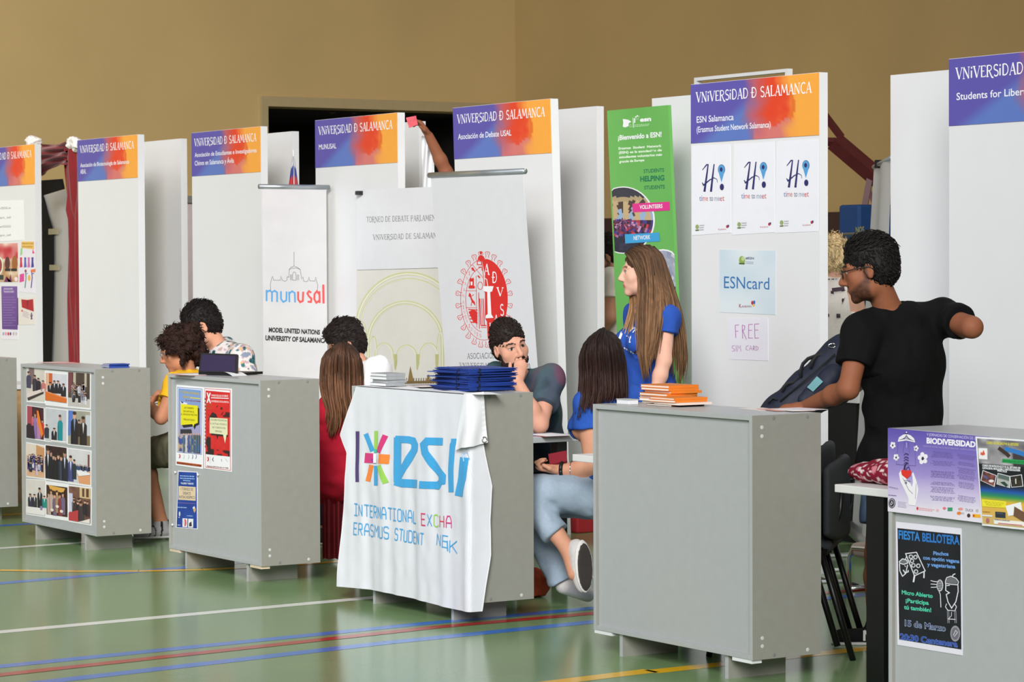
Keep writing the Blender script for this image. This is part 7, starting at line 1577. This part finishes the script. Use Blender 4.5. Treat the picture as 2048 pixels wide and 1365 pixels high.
# --- woman in yellow with curly hair
D = 15.35
hd = Head(A_(358, 702, D), dirv(-.93, -.08, -.30), unit(dirv(-.15, 0, 1)), 1.02, True)
J = dict(N=A_(374, 750, D), C=A_(378, 810, D), P=A_(384, 895, D+.05), SL=A_(352, 768, D-.14), EL=A_(322, 836, D-.2), WL=A_(298, 810, D+.2), SR=A_(390, 765, D+.18), ER=A_(370, 835, D+.25), WR=A_(330, 815, D+.3),
         HL=A_(372, 900, D-.06), HR=A_(376, 900, D+.12), KL=A_(282, 905, D+.2), KR=A_(280, 905, D+.4), AL=A_(322, 1022, D+.1), AR=A_(300, 1015, D+.35))
J['TL'] = dirv(-.7, -.5, 0); J['TR'] = dirv(-.8, .1, 0)
for a in 'LR': J['A'+a][2] = .10
bf = dirv(-.9, .2, 0); bf[2] = 0
p = Person('woman in a yellow T-shirt with curly dark hair and glasses', J, hd, (190, 130, 98), bf, .006, female=True, hand=[(J['WL'], dirv(.75, -.1, 1.0), dirv(.5, 0, -.5), 1, (.6, .7, .8, .8), .95)])
p.body(brow=(40, 28, 24)); p.shirt((236, 178, 34), .015, .52, (J['P']-vec(0, 0, .03), (0, 0, -1)), .07, wr=.007); p.trousers((98, 94, 74), .02, 1.15, name='khaki_shorts', wr=.01)
def stripes(V, C):
    t = unit(J['TL']); q = (V-J['AL'])@t; m = (np.abs(np.mod(q*28, 1)-.5) < .16) & (q > -.01) & (q < .11); C[m] = lin((24, 24, 26)); return C
p.shoes((176, 174, 176), (200, 198, 196), paint=stripes)
def curls(S, w, k, R):
    g = np.random.default_rng(4)
    for i in range(70):
        a = g.uniform(-2.6, 2.6); z = g.uniform(-.11, .10); rr = .095+g.uniform(-.006, .018); y = -.02-abs(math.cos(a))*rr*.9 if abs(a) < 1.9 else .03
        S.ell(w((math.sin(a)*rr, -.015-math.cos(a)*rr, z)), np.array((.028, .028, .028))*k, R, .012, (46, 30, 25))
p.hair_cap((46, 30, 25), .020, line=.070, side=-.03, back=-.16, lift=.006, curly=True, locks=900, lock_len=.03, extra=curls, wr=.010, ws=(34, 34, 34))
glasses(p.root, hd, 'alu')

# --- dark-haired man in a white T-shirt behind the green board
D = 17.4
hd = Head(A_(1218, 514, D), dirv(-.85, .25, -.45), unit(dirv(-.3, 0, 1)), 1.0)
J = dict(N=A_(1232, 552, D), C=A_(1248, 610, D), P=A_(1252, 735, D), SL=A_(1222, 560, D-.16), EL=A_(1218, 636, D-.2), WL=A_(1190, 672, D-.05), SR=A_(1275, 562, D+.16), ER=A_(1268, 640, D+.25), WR=A_(1230, 680, D+.3),
         HL=A_(1244, 760, D-.05), HR=A_(1262, 760, D+.1), KL=A_(1240, 890, D-.05), KR=A_(1262, 885, D+.1), AL=A_(1240, 990, D-.05), AR=A_(1262, 985, D+.1))
for a in 'LR': J['A'+a][2] = .09; J['K'+a][2] = .48
bf = dirv(-.85, .5, 0); bf[2] = 0
p = Person('dark-haired man in a cream T-shirt half hidden by the green board', J, hd, SK_M, bf, .007, hand=[(J['WL'], dirv(-.8, .2, -.4), dirv(0, 0, -1), 1)])
p.body(brow=(28, 20, 18), stubble=((40, 28, 24), .7)); p.shirt((222, 216, 204), .02, .52, (J['P']-vec(0, 0, .04), (0, 0, -1)), .066); p.trousers((40, 42, 50), .014, 1.95); p.shoes((60, 60, 64))
p.hair_cap((30, 22, 19), .016, line=.066, lift=.012, back=-.085, locks=500, wr=.005)
w = J['WL']; fd = unit(J['EL']-J['WL']); MB().tube([w+fd*.02+.034*(math.cos(a)*np.cross(fd, Z)+math.sin(a)*unit(np.cross(fd, np.cross(fd, Z)))) for a in np.linspace(0, 6.283, 16)], .008, 8).build('wristband', MT['black'], p.root, smooth=True)

# --- fair-haired person in a white basketball vest seen from behind
D = 16.8
hd = Head(A_(1666, 520, D), dirv(-.15, 1, -.05), (0, 0, 1), 1.0)
J = dict(N=A_(1668, 562, D), C=A_(1668, 622, D), P=A_(1668, 720, D), SL=A_(1622, 580, D), EL=A_(1612, 650, D-.05), WL=A_(1626, 705, D+.15), SR=A_(1708, 578, D+.03), ER=A_(1722, 650, D), WR=A_(1716, 715, D+.1),
         HL=A_(1650, 755, D), HR=A_(1686, 755, D), KL=A_(1648, 900, D), KR=A_(1688, 900, D), AL=A_(1648, 1010, D), AR=A_(1690, 1010, D))
for a in 'LR': J['A'+a][2] = .09; J['K'+a][2] = .48
p = Person('fair-haired person in a white vest numbered 17, seen from behind', J, hd, SK_L, dirv(0, 1, 0)*vec(1, 1, 0), .007)
p.body(); p.shirt((232, 226, 220), .018, .12, (J['P']-vec(0, 0, .02), (0, 0, -1)), .07, name='vest', wr=.003); p.trousers((20, 20, 24), .02, 1.0, name='black_shorts'); p.shoes((210, 210, 210))
p.hair_cap((206, 182, 138), .022, line=.05, lift=.012, back=-.10, locks=700, lock_len=.035, wr=.008, ws=(50, 50, 22))
S_ = dict(dist=.012)
num = [([(1653, 590), (1655, 634)], .011), ([(1664, 580), (1689, 577)], .011), ([(1687, 580), (1686, 595), (1676, 618), (1677, 636)], .012), ([(1664, 582), (1665, 592)], .009)]
o = chest_print(p, num, .012); o.name = 'back_number'; o.data.materials[0] = mat('dark_plum_print', (66, 48, 62), .8)
ltr = []
for i, ch in enumerate('REEL'):
    for st in MG[ch]: ltr.append(([(1655+i*8.3+q[0]*12, 570-.8*i-q[1]*11+i*.6) for q in st], .0036))
o = chest_print(p, ltr, .012); o.name = 'back_lettering'; o.data.materials[0] = bpy.data.materials['dark_plum_print']

# --- person behind the MUNUSAL back panel, one arm up over its top
D = 17.0
hd = Head(A_(948, 330, D+.1), dirv(-.6, -.7, .1), (0, 0, 1), 1.0)
J = dict(N=A_(944, 380, D+.1), C=A_(942, 450, D+.1), P=A_(940, 590, D+.1), SR=A_(908, 392, D+.05), ER=A_(894, 340, D-.05), WR=A_(858, 272, D-.12), SL=A_(986, 396, D+.12), EL=A_(992, 470, D+.1), WL=A_(975, 540, D),
         HR=A_(928, 620, D+.1), HL=A_(956, 620, D+.1), KR=A_(926, 800, D+.1), KL=A_(956, 800, D+.1), AR=A_(926, 1000, D+.1), AL=A_(956, 1000, D+.1))
for a in 'LR': J['A'+a][2] = .09
J['ER'] = A_(893, 346, D-.05)
p = Person('person behind the panels with one arm reaching over a panel top', J, hd, SK_T, dirv(-.6, -.7, 0)*vec(1, 1, 0), .0055, hand=[(J['WR'], dirv(-.55, -.1, .8), dirv(-.8, -.2, -.5), 1, (.55, .6, .65, .7), 1.05)])
p.body(); p.shirt((230, 230, 232), .018, .25, (J['P']-vec(0, 0, .05), (0, 0, -1)), .07); p.trousers((50, 54, 66), .014, 1.95); p.shoes((60, 60, 64))
p.hair_cap((34, 26, 22), .014, line=.066, lift=.012, back=-.085)
sl = slab([A_(812, 236, D-.22), A_(832, 232, D-.22), A_(836, 250, D-.24), A_(818, 256, D-.24)], .003, 0).build('held_leaflet', mat('red_white_leaflet', (214, 70, 84), .5, var=.3, scale=30)); tag(sl, 'red leaflet held by the hand at a panel top', 'leaflet')
tag(MB().sheet(lambda a, b: tuple(A_(843+24*a+3*b, 272+130*b, D-.05+.03*math.sin(a*9+b*4))), 12, 16).build('plastic_sheet', MT['white'], smooth=True), 'crumpled white sheet hanging beside the hand at the panel top', 'sheet')
